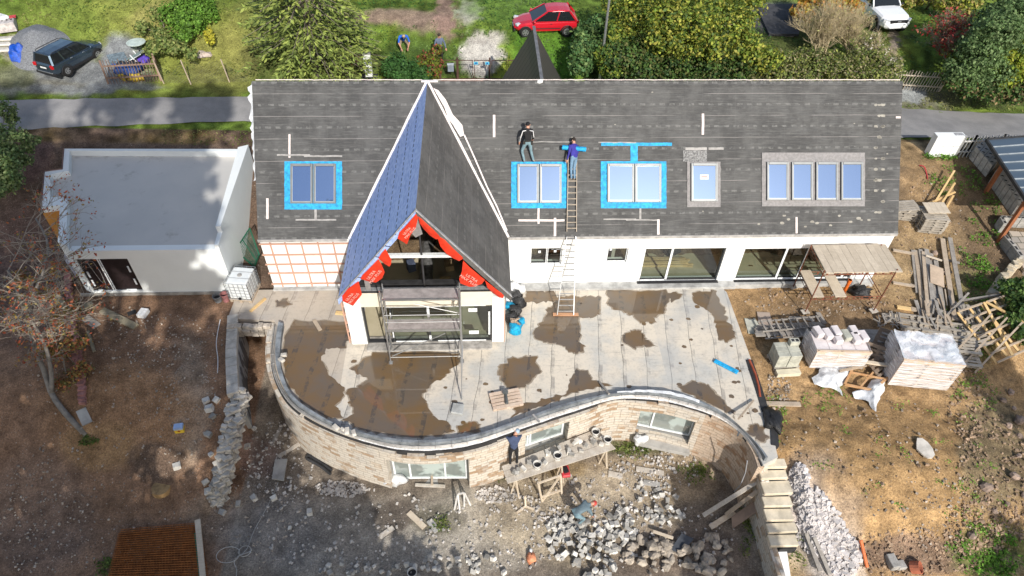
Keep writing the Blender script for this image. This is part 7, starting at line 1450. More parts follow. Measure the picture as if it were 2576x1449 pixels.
picket('fence_return','short leaning fence side between the picket fence and the wire fence',[ong(405,204),ong(392,160)],1.1,wood('reddish_pickets_b',(.26,.16,.12),(.38,.28,.22)),.25,.07)
picket('picket_fence','weathered grey picket fence closing the track at the roof corner',[ong(1880,206),ong(2060,210),ong(2270,226),ong(2362,232)],1.25,wood('grey_pickets',(.40,.35,.28),(.56,.50,.41)),.17,.05,(.12,0))
picket('picket_fence','pale grey picket fence behind the white cabinet and the carport',[ong(2402,396),ong(2430,395),ong(2500,392),ong(2620,385)],1.3,wood('pale_grey_pickets',(.42,.42,.42),(.55,.55,.54)),.17,.07)
t=T('wire_fence','rusty wire mesh garden fence with thin leaning posts along the grass verge','fence',tuple(ong(420,205))); P=[ong(u,v) for u,v in ((412,208),(480,210),(578,207),(640,205))]; b=MB()
for p,q in zip(P,P[1:]):
    n=int((q-p).length/.16)
    for i in range(n):
        for s_ in (-1,1):
            a_=p.lerp(q,i/n); j=min(max(i+s_*8,0),n); c_=p.lerp(q,j/n); hh=1.25*abs(j-i)/8 if j!=i else 0; b.tube([a_,c_+V((0,0,hh))],.004,3)
b.build('wire_mesh',plain('thin_grey_wire',(.20,.19,.15),.7),t); 
for (u,v) in ((412,208),(578,207),(480,210)): p=ong(u,v); b=MB(); b.bar(p-V((0,0,.1)),p+V((-.12,0,1.35)),.05,.05); b.build('post',Mpal,t)
# rusty steel garden gate
t=T('garden_gate','rusty steel frame garden gate with wire mesh and a grey letter box','gate',tuple(ong(1190,205))); Mgate=plain('brown_gate_steel',(.085,.045,.035),.7,var=.3); PX=[1108,1152,1192,1232,1235,1275,1310]; 
P=[ong(u,203) for u in PX]; h=1.25
for i,(a_,c_) in enumerate(zip(P,P[1:])):
    if i==3: continue
    b=MB(); b.bar(a_+V((.04,0,.12)),c_+V((-.04,0,.12)),.035); b.bar(a_+V((.04,0,h)),c_+V((-.04,0,h)),.035); b.bar(a_+V((.05,0,.12)),a_+V((.05,0,h)),.035); b.bar(c_+V((-.05,0,.12)),c_+V((-.05,0,h)),.035); fr=b.build('gate_frame',Mgate,t)
    b=MB(); n=14
    for j in range(n): x=a_.lerp(c_,(j+.5)/n); b.tube([x+V((0,0,.12)),x+V((0,0,h))],.003,3)
    for j in range(7): b.tube([a_+V((0,0,.15+j*.16)),c_+V((0,0,.15+j*.16))],.003,3)
    b.build('wire_mesh',Mgate,fr)
for p in (P[0],P[1],P[3],P[6]): b=MB(); b.bar(p-V((0,0,.1)),p+V((0,0,h+.15)),.09,.09); b.build('gate_post',Mgate,t)
b=MB(); b.bar(P[0]-V((0,0,.05)),P[-1]-V((0,0,.05)),.2,.3); b.build('gate_footing',plain('brown_footing',(.17,.09,.07),.9),t)
q=P[0].lerp(P[1],.62)+V((0,-.12,.85)); b=MB(); b.box(q,(.34,.16,.42)); lb=b.build('letter_box',plain('grey_letter_box',(.26,.30,.36),.5,.2),t,bevel=.02); b=MB(); b.box(q+V((0,0,.225)),(.38,.2,.03)); b.build('box_lid',plain('light_grey_lid',(.42,.46,.5),.5),lb)
for s_,f in ((2,.1),(2,.9)):
    q=P[2].lerp(P[3],.15 if f<.5 else .85)+V((0,-.04,h-.16)); b=MB(); b.box(q,(.24,.01,.17)); o=b.build('gate_sign',plain('cyan_sign',(.10,.45,.62),.5,var=.4,sc=9),t); b=MB(); b.lathe(q+V((0,-.012,0)),[(0,0),(.055,.001)],12,V((0,-1,0)),False); b.build('sign_dot',plain('blue_dot',(.02,.10,.40),.5),o)
# white meter pillar
p=ong(930,196); p=V((p.x,p.y,hground(p.x,p.y,False))); t=T('meter_cabinet','slim white utility meter pillar standing on the verge behind the roof','cabinet',tuple(p)); b=MB(); b.bx(p.x-.20,p.x+.20,p.y-.13,p.y+.13,p.z+.12,p.z+1.45); b.build('pillar_body',plain('white_polyester',(.72,.74,.73),.5,var=.04),t,bevel=.015); b=MB(); b.bx(p.x-.22,p.x+.22,p.y-.15,p.y+.15,p.z+1.451,p.z+1.5); b.build('cap',Mgt,t); b=MB(); b.bx(p.x-.10,p.x+.10,p.y-.137,p.y-.131,p.z+1.12,p.z+1.17); b.bx(p.x-.03,p.x+.03,p.y-.137,p.y-.131,p.z+.8,p.z+.88); b.build('plate',Mdark,t); b=MB(); b.bx(p.x-.45,p.x+.45,p.y-.25,p.y+.25,p.z-.2,p.z+.119); b.build('plinth_block',Mdark,t)
# lamp post
p=aty(1508,202,36.); g=hground(p.x,36.); t=T('lamp_post','tall thin galvanised lamp post rising behind the roof beside the bushes','lamp post',(p.x,36.,g)); b=MB(); b.tube([V((p.x,36,g)),V((p.x,36,g+4)),V((p.x,36,g+9.2))],[.085,.07,.05],10); b.build('pole',Mmetal,t); b=MB(); b.tube([V((p.x,36,g+9.1)),V((p.x-.6,35.9,g+9.5))],.04,8); b.build('arm',Mmetal,t); b=MB(); b.blob(V((p.x-.85,35.9,g+9.5)),(.35,.16,.09),10,.0); b.build('lamp_head',Mgt,t); b=MB()
for s_ in (-1,1): b.blob(V((p.x+s_*.22,36,g+9.15)),(.09,.09,.11),8,0)
b.tube([V((p.x-.22,36,g+9.05)),V((p.x+.22,36,g+9.05))],.025,6); b.build('wire_insulator',Mtape,t)
# left top: tarp, gravel heap, crates, table
p=ong(46,142); b=MB(); P=dp2([(28,132),(44,126),(60,130),(70,142),(82,146),(72,162),(54,170),(34,163),(26,147)],3); q=[ong(*x) for x in P]; c_=sum(q,V((0,0,0)))/len(q); n=len(q); vs=[]
for r in range(9):
    for x in q: w_=c_.lerp(x,r/8); vs.append(w_+V((.15*nz(w_.x*2,w_.y*2,1,4),.15*nz(w_.x*2,w_.y*2,1,8),.18+.75*(1-(r/8)**2)*(.5+abs(nz(w_.x*2,w_.y*2,1,3)))+.12*nz(w_.x*3,w_.y*3,1,9))))
b.add(vs,[(r*n+i,r*n+(i+1)%n,(r+1)*n+(i+1)%n,(r+1)*n+i) for r in range(8) for i in range(n)]); one(b,'blue_tarpaulin',plain('royal_blue_tarp',(.008,.075,.46),.35,0,.5,var=.5,sc=5,bump=1.),'crumpled royal blue tarpaulin heaped beside the gravel heap','tarpaulin',c_,smooth=True)
k=MT('blue_grey_gravel',.95,0,.15); c=k.mix(k.noise(16,4,.9).ss(.35,.65),(.12,.13,.145),(.30,.31,.33)); k.base(c); k.bump(k.noise(70,3,.8),1.,.04)
c_=ong(100,125); b=MB(); vs=[]; N=34
for j in range(N):
    for i in range(N):
        x=c_.x+(i/(N-1)*2-1)*1.9; y=c_.y+(j/(N-1)*2-1)*1.6; d=hypot((x-c_.x)/1.75,(y-c_.y)/1.45)*(1+.15*nz(x,y,.8)); vs.append(V((x,y,hground(x,y)-.08+1.15*max(0,1-d)**.8+.05*nz(x,y,3)*(d<1))))
b.add(vs,[(j*N+i,j*N+i+1,(j+1)*N+i+1,(j+1)*N+i) for j in range(N-1) for i in range(N-1)]); o=b.build('gravel_heap',k.m,smooth=True); tag(o,'round heap of fine blue grey gravel beside the dark blue car','gravel heap')
c_=ong(22,70)+V((0,0,.2)); t=T('crate','red and white bottle crate on the stacked stones at the left picture edge','crate',tuple(c_)); b=MB(); b.box(c_,(.9,1.0,.5),.35); b.build('crate_body',plain('whitish_crate',(.50,.46,.44),.7,var=.4,sc=6),t,bevel=.02); b=MB(); b.box(c_+V((.0,.3,.26)),(.85,.3,.05),.35); b.build('red_rim',plain('crate_red',(.52,.06,.07),.6),t); b=MB(); [b.box(c_+V((-.25+.2*i-.04*j,.05-.22*j+.08*i,.255)),(.08,.16,.02),.35) for i in range(4) for j in range(2)]; b.build('bottle_slot',Mdark,t)
for i,(u,v,lb) in enumerate([(8,100,'uppermost pale step stone at the left edge below the crate'),(5,113,'middle pale step stone at the left edge'),(3,128,'lowest pale step stone at the left edge')]): p=ong(u,v); b=MB(); b.box(p+V((0,0,.06)),(1.1,.35,.12),.1); one(b,'step_stone',plain('whitish_stone_%d'%i,(.52,.50,.46),.9,var=.3),lb,'stone',p,bevel=.02)
b=MB(); p=ong(2,62); b.box(p+V((0,.2,.3)),(1.2,.5,.4),-.5); one(b,'white_sheet',Mwb,'white rounded panel sticking in at the left picture edge above the crate','panel',p,bevel=.1)
# junk inside the picket fence
p=ong(354,138); t=T('garden_table','round pale green garden table behind the picket fence','table',tuple(p)); b=MB(); b.lathe(p+V((0,0,.72)),[(0,0),(.5,0),(.5,.03),(0,.03)],18); b.build('table_top',plain('pale_green_top',(.50,.58,.54),.5),t); b=MB(); b.tube([p,p+V((0,0,.72))],.03,6); b.lathe(p,[(.28,0),(.25,.03)],10); b.build('pedestal',Msteel,t)
c_=ong(345,165); t=T('deck_chair','folded deck chair with grey stripes among the junk','chair',tuple(c_)); b=MB(); 
for s_ in (-.25,.25): b.bar(c_+V((-.5,s_,.25)),c_+V((.5,s_+.1,.75)),.04); b.bar(c_+V((.3,s_,.1)),c_+V((-.1,s_+.1,.7)),.04)
b.build('chair_frame',Mtape,t); b=MB(); b.slab([c_+V((-.48,-.24,.29)),c_+V((.45,-.2,.75)),c_+V((.45,.3,.77)),c_+V((-.48,.24,.31))],.02); b.build('striped_seat',plain('grey_green_canvas',(.25,.32,.30),.9,var=.5,sc=8),t)
for i,(u,v,c,lb,sz) in enumerate([(362,158,(.10,.06,.42),'violet blue bag on the junk by the deck chair',(.35,.3,.25)),(330,185,(.04,.08,.25),'dark blue cover bulging behind the picket fence',(.75,.5,.3)),(300,165,(.03,.10,.35),'small blue lid lying left inside the picket fence',(.35,.2,.1)),(345,200,(.55,.40,.05),'yellow bag low behind the pickets',(.45,.2,.2)),(312,198,(.55,.40,.05),'yellow sack left of the blue cover behind the pickets',(.25,.18,.2)),(330,172,(.03,.035,.045),'black sack between the chair and the pickets',(.55,.35,.3))]):
    p=ong(u,v); b=MB(); b.blob(p+V((0,0,sz[2]*.6)),sz,12,.4,1,i*2.); one(b,'junk_bag',plain('junk_cloth_%s'%'abcdef'[i],c,.6,var=.4,sc=6,bump=.8),lb,'bag',p,smooth=True)
q=[ong(268,140),ong(312,132),ong(330,165),ong(280,168)]; b=MB(); b.slab([p+V((0,0,.05)) for p in q][::-1],.02)
one(b,'grey_grating',plain('blue_grey_grating',(.13,.17,.20),.7,var=.5,sc=10),'blue grey grating lying on the gravel inside the picket fence','grating',q[0])
p=ong(513,138); b=MB(); b.blob(p+V((0,0,.05)),(.45,.28,.18),10,.4,1,3.); one(b,'garden_rock',plain('pinkish_rock',(.45,.38,.34),.9,var=.3),'pale pinkish rock lying alone in the sunlit meadow','rock',p)
# ================================================================ trees, bushes and weeds
def leafmat(name,trans=.35,bright=1.):
    m=bpy.data.materials.new(name); m.use_nodes=True; t=m.node_tree; bs=t.nodes['Principled BSDF']; bs.inputs['Roughness'].default_value=.6; bs.inputs['Specular IOR Level'].default_value=.25
    a=t.nodes.new('ShaderNodeAttribute'); a.attribute_name='leaf'; t.links.new(a.outputs['Color'],bs.inputs['Base Color']); tr=t.nodes.new('ShaderNodeBsdfTranslucent'); t.links.new(a.outputs['Color'],tr.inputs[0])
    mx=t.nodes.new('ShaderNodeMixShader'); mx.inputs[0].default_value=trans; t.links.new(bs.outputs[0],mx.inputs[1]); t.links.new(tr.outputs[0],mx.inputs[2]); t.links.new(mx.outputs[0],t.nodes['Material Output'].inputs[0]); return m
Mleaf=leafmat('leaves'); Mneedle=leafmat('needles',.15); Mbark=plain('bark',(.20,.17,.14),.9,var=.35,sc=5,bump=.7); Mtwig=plain('grey_twigs',(.30,.26,.21),.9,var=.2,bump=0)
def leafmesh(name,C,N_,Sz,cols,parent,mat=None,aspect=.6,rs=None,dirs=None):
    """C: leaf centres, N_: normals, Sz: sizes, cols: colours"""
    n=len(C); rs=rs or np.random.RandomState(3); N_=N_/np.maximum(1e-6,np.linalg.norm(N_,axis=1))[:,None]
    t=rs.normal(size=(n,3)) if dirs is None else dirs; t-=N_*(t*N_).sum(1)[:,None]; t/=np.maximum(1e-6,np.linalg.norm(t,axis=1))[:,None]; b=np.cross(N_,t)
    S_=Sz[:,None]; P=np.stack([C-t*S_*.5,C+b*S_*.5*aspect,C+t*S_*.5,C-b*S_*.5*aspect],1).reshape(-1,3)
    me=bpy.data.meshes.new(name); me.vertices.add(4*n); me.vertices.foreach_set('co',P.ravel()); me.loops.add(4*n); me.loops.foreach_set('vertex_index',np.arange(4*n)); me.polygons.add(n); me.polygons.foreach_set('loop_start',np.arange(n)*4)
    me.update(calc_edges=True); a=me.color_attributes.new('leaf','FLOAT_COLOR','POINT'); c4=np.ones((4*n,4)); c4[:,:3]=np.repeat(cols,4,0); a.data.foreach_set('color',c4.ravel()); me.materials.append(mat or Mleaf)
    o=bpy.data.objects.new(name,me); COL.objects.link(o); o.parent=parent; return o
def crown_pts(rs,clumps,n,fill=.45):
    w_=np.array([c[3]*c[4]+c[3]*c[5] for c in clumps]); w_/=w_.sum(); idx=rs.choice(len(clumps),n,p=w_); cl=np.array(clumps)[idx]
    d=rs.normal(size=(n,3)); d/=np.linalg.norm(d,axis=1)[:,None]; r=(fill+(1-fill)*rs.rand(n)**.6)*(1+.18*rs.normal(size=n)*.6)
    # lumpy outline: many small bunches on each clump
    nb=26; bun=rs.normal(size=(len(clumps),nb,3)); bun/=np.linalg.norm(bun,axis=2)[:,:,None]; k=rs.randint(0,nb,n); bd=bun[idx,k]; mixv=rs.rand(n)[:,None]<.8
    d2=bd+d*.33; d2/=np.linalg.norm(d2,axis=1)[:,None]; d=np.where(mixv,d2,d); brt=((k*7919+idx*31)%97)/97.
    C=cl[:,:3]+d*cl[:,3:6]*r[:,None]; return C,d,brt,idx
def pal(rs,cols,n,var=.25,brt=None,wts=None):
    cols=np.array(cols); w_=None if wts is None else np.array(wts)/sum(wts); c=cols[rs.choice(len(cols),n,p=w_)]; v=1+var*rs.normal(size=n); 
    if brt is not None: v*=.75+.5*brt
    return np.clip(c*np.clip(v,.3,2)[:,None],.004,1)
def bush(nm,lab,cat,base,clumps,n,sz,cols,seed,trunk=True,wts=None,fill=.4,th=.10,grp=None,mat=None,crn='foliage',tcol=None):
    rs=np.random.RandomState(seed); base=V(base); t=T(nm,lab,cat,tuple(base),group=grp); C,d,brt,idx=crown_pts(rs,clumps,n,fill); C-=np.array(base)
    N_=d+rs.normal(size=d.shape)*.7+np.array([0,0,.35]); leafmesh(crn,C,N_,sz*(.6+.8*rs.rand(n)),pal(rs,cols,n,.22,brt,wts),t,mat,.62,rs)
    if trunk:
        b=MB(); random.seed(seed); top=V(np.mean(np.array(clumps)[:,:3],axis=0)); mid=base.lerp(top,.5)+V((U(-.1,.1),U(-.1,.1),0)); b.tube([base-V((0,0,.2)),mid,top],[th,th*.75,th*.4],8)
        for c in clumps[:14]:
            e=V(c[:3]); s_=base.lerp(top,U(.35,.8)); m_=s_.lerp(e,.5)+V((U(-.15,.15),U(-.15,.15),U(0,.2))); b.tube([s_,m_,e],[th*.45,th*.3,th*.12],5)
        b.build('trunk',tcol or Mbark,t,smooth=True)
    return t
def cl(u,v,z,r,rz=None): p=at(u,v,z); return (p.x,p.y,p.z,r,r,rz or r*.8)
YG=[(.30,.33,.05),(.20,.26,.04),(.38,.36,.07),(.12,.19,.03)]; DG=[(.07,.13,.03),(.05,.10,.035),(.10,.17,.04)]; MG=[(.11,.20,.04),(.15,.24,.05),(.08,.14,.03)]; OG=[(.45,.30,.05),(.50,.22,.04),(.38,.35,.08)]
# big yellow green bushes behind the roof
bush('bushy_tree','yellowish green leafy tree rising behind the roof left of the dark garage','tree',ong(1700,150),[cl(1620,20,6.5,1.3),cl(1680,40,6.6,1.4),cl(1740,60,6.5,1.3),cl(1790,30,6.5,1.3),cl(1850,60,6.,1.2),cl(1650,90,5.6,1.2),cl(1720,110,5.4,1.2),cl(1790,105,5.4,1.3),cl(1860,110,5.3,1.1),cl(1900,130,5.,1.),cl(1580,60,5.6,1.1),cl(1560,5,6.3,1.1),cl(1880,20,6.2,1.1),cl(1930,150,4.7,.9),cl(1820,-20,6.4,1.3),cl(1700,-15,6.8,1.4)],20000,.19,YG+[(.09,.14,.04)],1,wts=[4,3,3,3,3],fill=.25)
bush('dark_bush','dark green dense bush below the yellowish tree along the lane','bush',ong(1650,185),[cl(1560,150,4.4,1.1),cl(1620,160,4.3,1.1),cl(1680,165,4.2,1.),cl(1740,170,4.1,1.),cl(1800,165,4.2,1.),cl(1860,175,4.,.9),cl(1530,110,4.6,1.),cl(1590,120,4.8,1.)],13000,.17,DG+[(.14,.15,.05)],2,grp=None)
bush('young_tree','slender bright green young tree beside the lamp post','tree',ong(1545,190),[cl(1545,70,5.6,.5),cl(1550,100,5.,.7),cl(1530,140,4.4,.8),cl(1560,150,4.2,.7),cl(1540,170,4.,.7)],3600,.22,YG[:2]+MG,3)
bush('green_bush','blue green bush on the lawn left of the lamp post','bush',ong(1480,185),[cl(1480,90,4.7,.9),cl(1465,130,4.3,.9),cl(1500,120,4.4,.8),cl(1460,165,4.,.7),cl(1500,60,5.,.6)],5000,.2,[(.10,.20,.07),(.08,.16,.05),(.15,.22,.07)],4)
bush('low_hedge','mixed green and yellow hedge in front of the picket fence','hedge',ong(2000,195),[cl(1900+i*42,180+4*(i%2)+i*.6,3.6,.75,.7) for i in range(9)]+[cl(1930+i*45,150+4*(i%2),3.9,.75,.7) for i in range(7)],15000,.15,[(.16,.20,.05),(.24,.26,.07),(.10,.14,.04),(.30,.27,.15)],5,trunk=True)
bush('orange_leaved_shrub','orange yellow autumn shrub beside the white pickup','shrub',ong(2120,70),[cl(2040,-5,4.6,.8),cl(2090,5,4.6,.9),cl(2130,10,4.5,.8),cl(2155,20,4.2,.5),cl(2020,30,4.2,.7)],3600,.24,OG,6)
def twiggy(nm,lab,cat,base,top,n,L,col,seed,leaf=None,spread=1.,r0=.10,nl=0,lsz=.18,stems=3,z0=.25,mat=None,lift=.3):
    random.seed(seed); rs=np.random.RandomState(seed); base=V(base); t=T(nm,lab,cat,tuple(base)); b=MB(); tips=[]
    def grow(p,d,l,r,k):
        q=p+d*l*.5+V((U(-.1,.1),U(-.1,.1),U(-.03,.08)))*l; e=q+(d+V((U(-.25,.25),U(-.25,.25),U(-.1,.2)))).normalized()*l*.5; b.tube([p,q,e],[r,r*.8,r*.55],4 if k>1 else 6,cap=False); tips.append(e); tips.append(q)
        if k<4:
            for _ in range(n):
                dd=(d*.7+V((U(-1,1),U(-1,1),U(-.5,.7)+lift))*spread).normalized(); grow(p.lerp(e,U(.35,1)),dd,l*U(.55,.8),r*.55,k+1)
    for s_ in range(stems):
        d=(V(top)-base).normalized()+V((U(-.25,.25),U(-.25,.25),0))*(stems>1); grow(base-V((0,0,.1)),d.normalized(),L*U(.85,1.1),r0,0)
    b.build('branches',mat or Mtwig,t,smooth=True)
    if nl:
        P=np.array([list(tips[i]) for i in rs.randint(0,len(tips),nl)])+rs.normal(size=(nl,3))*.10-np.array(base); leafmesh('leaves',P,rs.normal(size=(nl,3))+np.array([0,0,.5]),lsz*(.6+.8*rs.rand(nl)),pal(rs,leaf,nl,.25),t,None,.6,rs)
    return t
Mbeige=plain('beige_twigs',(.46,.38,.24),.9,var=.2,bump=0)
for i,(u,v,tu,tv,s_) in enumerate([(2060,165,2070,40,1.9),(2140,150,2120,30,1.7),(2190,190,2180,90,1.3)]): twiggy('bare_shrub',['beige leafless shrub left of the pickup, leftmost of three','beige leafless shrub in the middle beside the orange shrub','beige leafless shrub nearest the picket fence and the track'][i],'shrub',ong(u,v),at(tu,tv,5.5),5,s_,None,20+i,[(.42,.36,.18),(.30,.30,.12)],.75,.05,500,.13,4,mat=Mbeige)
bush('pale_flowering_shrub','shrub with whitish seed heads by the track behind the roof corner','shrub',ong(2205,190),[cl(2190,110,3.9,.7),cl(2215,140,3.7,.7),cl(2240,165,3.4,.6),cl(2170,140,3.7,.7),cl(2255,155,3.3,.4)],4200,.15,[(.30,.30,.13),(.20,.24,.07),(.62,.58,.52),(.16,.2,.06)],7)
twiggy('red_leaved_tree','small tree with red leaves and bare twigs right of the white pickup','tree',ong(2400,175),at(2370,70,4.6),5,1.9,None,31,[(.42,.05,.05),(.50,.10,.08),(.20,.20,.07),(.35,.12,.08)],.8,.08,3200,.17,3)
bush('broad_green_tree','broad blue green tree filling the upper right corner','tree',ong(2500,190),[cl(2420,170,3.6,1.1),cl(2470,130,4.6,1.3),cl(2510,80,5.6,1.4),cl(2550,40,6.,1.4),cl(2570,110,4.6,1.2),cl(2450,200,3.,1.),cl(2500,190,3.4,1.1),cl(2540,10,6.2,1.2),cl(2440,100,4.6,.8),cl(2480,50,5.4,.9)],23000,.155,[(.14,.22,.08),(.10,.17,.06),(.19,.27,.11)],8)
bush('yellow_green_shrub','bright yellow green shrub at the right edge below the broad tree','shrub',ong(2560,200),[cl(2545,150,4.,.8),cl(2570,120,4.4,.8),cl(2530,200,3.2,.7),cl(2575,180,3.6,.8),cl(2560,90,4.8,.6),cl(2400,150,3.2,.4)],5200,.2,[(.26,.32,.03),(.18,.25,.03),(.34,.36,.05)],9)
bush('green_bush','low dark green hedge bush hanging over the lane at the right','bush',ong(2450,225),[cl(2400,200,2.9,.7),cl(2440,225,2.6,.7),cl(2490,235,2.6,.7),cl(2540,235,2.6,.8),cl(2575,230,2.8,.8)],5500,.18,DG+[(.22,.16,.08)],10)
bush('yellow_bush','yellow leaved bush beyond the track at the top right','bush',ong(2330,20),[cl(2280,0,3.5,.7),cl(2310,-10,3.6,.8),cl(2380,0,3.8,.9),cl(2430,10,3.8,.9)],4200,.2,[(.30,.32,.05),(.16,.20,.05),(.34,.27,.09)],11)
# the neighbour's dark shed among the bushes
p=ong(1960,60); t=T('dark_shed','dark flat roofed shed half hidden between the bushes','shed',tuple(p)); b=MB(); q=[at(1900,10,3.4),at(2015,10,3.4),at(2010,85,3.4),at(1935,85,3.4)]; b.slab(q[::-1],.15); b.build('shed_roof',plain('dark_felt',(.055,.055,.06),.9,var=.3),t); b=MB(); b.prism([(x.x*.99,x.y+.1) for x in q],1.6,3.2); b.build('shed_wall',Mgw,t)
# left part of the gardens
bush('garden_bush','bright green leafy bush in the meadow left of the spruce','bush',ong(460,60),[cl(440,40,5.3,.9),cl(470,20,5.5,.9),cl(500,10,5.6,.9),cl(480,60,5.2,.8),cl(520,35,5.2,.7),cl(455,85,4.9,.6)],8000,.15,[(.13,.27,.04),(.18,.33,.05),(.10,.20,.03)],12)
bush('low_shrub','low mixed green shrub behind the junk corner and wire fence','shrub',ong(440,120),[cl(400,85,4.9,.5),cl(420,110,4.7,.6),cl(450,120,4.6,.5),cl(385,120,4.6,.5),cl(360,70,5.,.5),cl(395,35,5.2,.5),cl(480,135,4.4,.4)],3400,.16,[(.20,.26,.07),(.28,.30,.10),(.12,.17,.05)],13,trunk=True)
bush('yellow_seedling','small bright yellow shrub standing alone in the meadow','shrub',ong(530,105),[cl(528,95,4.7,.28,.45),cl(525,82,4.9,.22,.3)],500,.14,[(.55,.50,.06),(.45,.45,.06)],14)
bush('garden_bush','dark green bush behind the roof between the meter pillar and the gate','bush',ong(1020,190),[cl(985,170,3.8,.6),cl(1010,180,3.7,.7),cl(1040,175,3.8,.7),cl(1065,185,3.7,.6),cl(1000,150,4.,.5)],4600,.15,[(.045,.12,.03),(.07,.16,.04)],15)
bush('autumn_bush','yellow green and reddish bush beside the garden gate','bush',ong(1080,180),[cl(1075,150,4.1,.55),cl(1095,160,4.,.5),cl(1062,165,3.9,.5),cl(1090,180,3.8,.5),cl(1098,125,4.3,.35)],2600,.15,[(.16,.20,.02),(.20,.22,.03),(.28,.08,.05),(.10,.13,.03)],16)
twiggy('dead_shrub','rusty brown dead shrub at the foot of the spruce','shrub',ong(905,160),at(900,130,4.6),4,.6,None,41,[(.28,.12,.06)],.9,.02,500,.12,5)
# spruce: whorls of drooping branches with hanging sprays
def spruce(nm,lab,base,H_,R0,seed,z0f=.12,cols=None,nw=22,per=15,lean=(0,0),sz=.24,dens_=1.):
    rs=np.random.RandomState(seed); base=V(base); t=T(nm,lab,'tree',tuple(base)); b=MB(); b.tube([V((0,0,-.2))+base,base+V((lean[0]*.5,lean[1]*.5,H_*.5)),base+V((lean[0],lean[1],H_))],[.26,.16,.03],10); b.build('trunk',Mbark,t,smooth=True)
    C=[];N_=[];D=[];B=[]; b=MB()
    for w_ in range(nw):
        f=w_/(nw-1); z=H_*(z0f+(1-z0f)*f); Rr=R0*(1-f)**.75+.15
        for k in range(per):
            a=rs.rand()*6.283; L_=Rr*(.75+.4*rs.rand()); p0=base+V((lean[0]*f,lean[1]*f,z)); br=rs.rand()
            pts=[]; 
            for j in range(9):
                s_=j/8; pts.append(p0+V((cos(a)*L_*s_,sin(a)*L_*s_,.10*L_*s_-.55*L_*s_*s_*(1-.45*s_)*(1.1-f*.5))))
            if k%2==0: b.tube(pts[::2],[.035,.028,.02,.014,.008],4,cap=False)
            m_=int(34*L_/R0*dens_)+8
            for q in range(m_):
                s_=.15+.85*rs.rand()**.7; i=min(7,int(s_*8)); p=pts[i].lerp(pts[i+1],s_*8-i); side=(1 if rs.rand()<.5 else -1); off=rs.rand()*.42*L_*(1.05-s_)*.9+.03
                tdir=V((-sin(a),cos(a),0))*side; o_=p+tdir*off+V((cos(a),sin(a),0))*off*.5+V((0,0,-off*.28-rs.rand()*.10)); C.append(tuple(o_-base)); N_.append((rs.normal()*.35,rs.normal()*.35,1)); dd=(tdir*.75+V((cos(a),sin(a),-.35))); D.append(tuple(dd)); B.append(br*.6+.4*s_)
    b.build('branches',Mbark,t); n=len(C); leafmesh('needles',np.array(C),np.array(N_),sz*(.7+.7*rs.rand(n)),pal(rs,cols or [(.22,.28,.07),(.28,.33,.08),(.15,.20,.05)],n,.15,np.array(B)),t,Mneedle,.34,rs,np.array(D))
    return t
spruce('spruce','large yellowish green spruce with drooping branches behind the left roof',ong(800,190),11.5,3.7,5,z0f=.13,nw=26,per=17,sz=.30,dens_=1.25)
bush('pine_tree','bushy blue green pine reaching in at the left picture edge','tree',ong(-60,520),[cl(20,350,4.2,.9),cl(0,400,4.,.8),cl(25,450,3.6,.6),cl(5,430,3.9,.8),cl(70,370,3.5,.3,.3),cl(90,352,3.4,.25,.2),cl(-15,470,3.6,.8),cl(30,300,3.6,.35,.3),cl(15,275,4.2,.5),cl(55,400,3.3,.5)],9000,.13,[(.09,.15,.05),(.13,.19,.06),(.20,.25,.10)],17,mat=Mneedle)
# leafless rowan leaning at the left
def rowan():
    random.seed(66); rs=np.random.RandomState(66); base=ong(215,1090); t=T('rowan_tree','leafless leaning tree with grey trunk and scattered orange leaves at the left','tree',tuple(base)); b=MB(); tips=[]
    g=base.z; f1=[base-V((0,0,.1)),at(165,1040,g+.5),at(130,990,g+1.0),at(110,930,g+1.7),at(85,870,g+2.4),at(75,800,g+3.2),at(85,740,g+4.),at(110,680,g+4.6),at(120,610,g+5.1),at(90,550,g+5.5)]; b.tube(dens(f1,22),[.12-.085*i/21 for i in range(22)],8)
    f2=[f1[2],at(128,930,g+1.9),at(110,860,g+2.9),at(75,800,g+3.7),at(45,740,g+4.4),at(20,680,g+5.)]; b.tube(dens(f2,16),[.09-.05*i/15 for i in range(16)],7)
    b.build('trunk',plain('grey_bark',(.22,.20,.175),.9,var=.35,sc=4,bump=.6),t,smooth=True); b=MB()
    def grow(p,d,l,r,k):
        q=p+d*l*.5+V((U(-.08,.08),U(-.08,.08),U(-.02,.06)))*l; e=q+(d+V((U(-.3,.3),U(-.3,.3),U(-.1,.15)))).normalized()*l*.5; b.tube([p,q,e],[r,r*.75,r*.5],4,cap=False); tips.append((e,k)); tips.append((q,k))
        if k<3:
            for _ in range(5): grow(p.lerp(e,U(.25,1)),(d*.8+V((U(-1,1),U(-1,1),U(-.35,.45)))).normalized(),l*U(.5,.75),r*.5,k+1)
    for src in (f1,f2):
        L=dens(src,30)
        for i in range(11,30,1):
            p=L[i]; a=U(-1.6,1.6) if rnd()<.75 else U(0,6.28); grow(p,V((cos(a),sin(a),U(.05,.45))).normalized(),U(1.1,2.1)*(1 if i>14 else .6),.026,1)
    b.build('branches',Mtwig,t)
    n=1900; tp=[q for q,k in tips]; ii=rs.randint(0,len(tp),n//5); C=np.repeat(np.array([list(tp[i]) for i in ii]),5,0)+rs.normal(size=(n//5*5,3))*.09; C=C-np.array(base); n=len(C)
    leafmesh('leaves',C,rs.normal(size=(n,3))+np.array([0,0,.6]),.12*(.6+.8*rs.rand(n)),pal(rs,[(.50,.16,.06),(.42,.10,.05),(.40,.26,.07),(.25,.20,.06),(.35,.12,.07)],n,.2),t,None,.55,rs)
rowan()
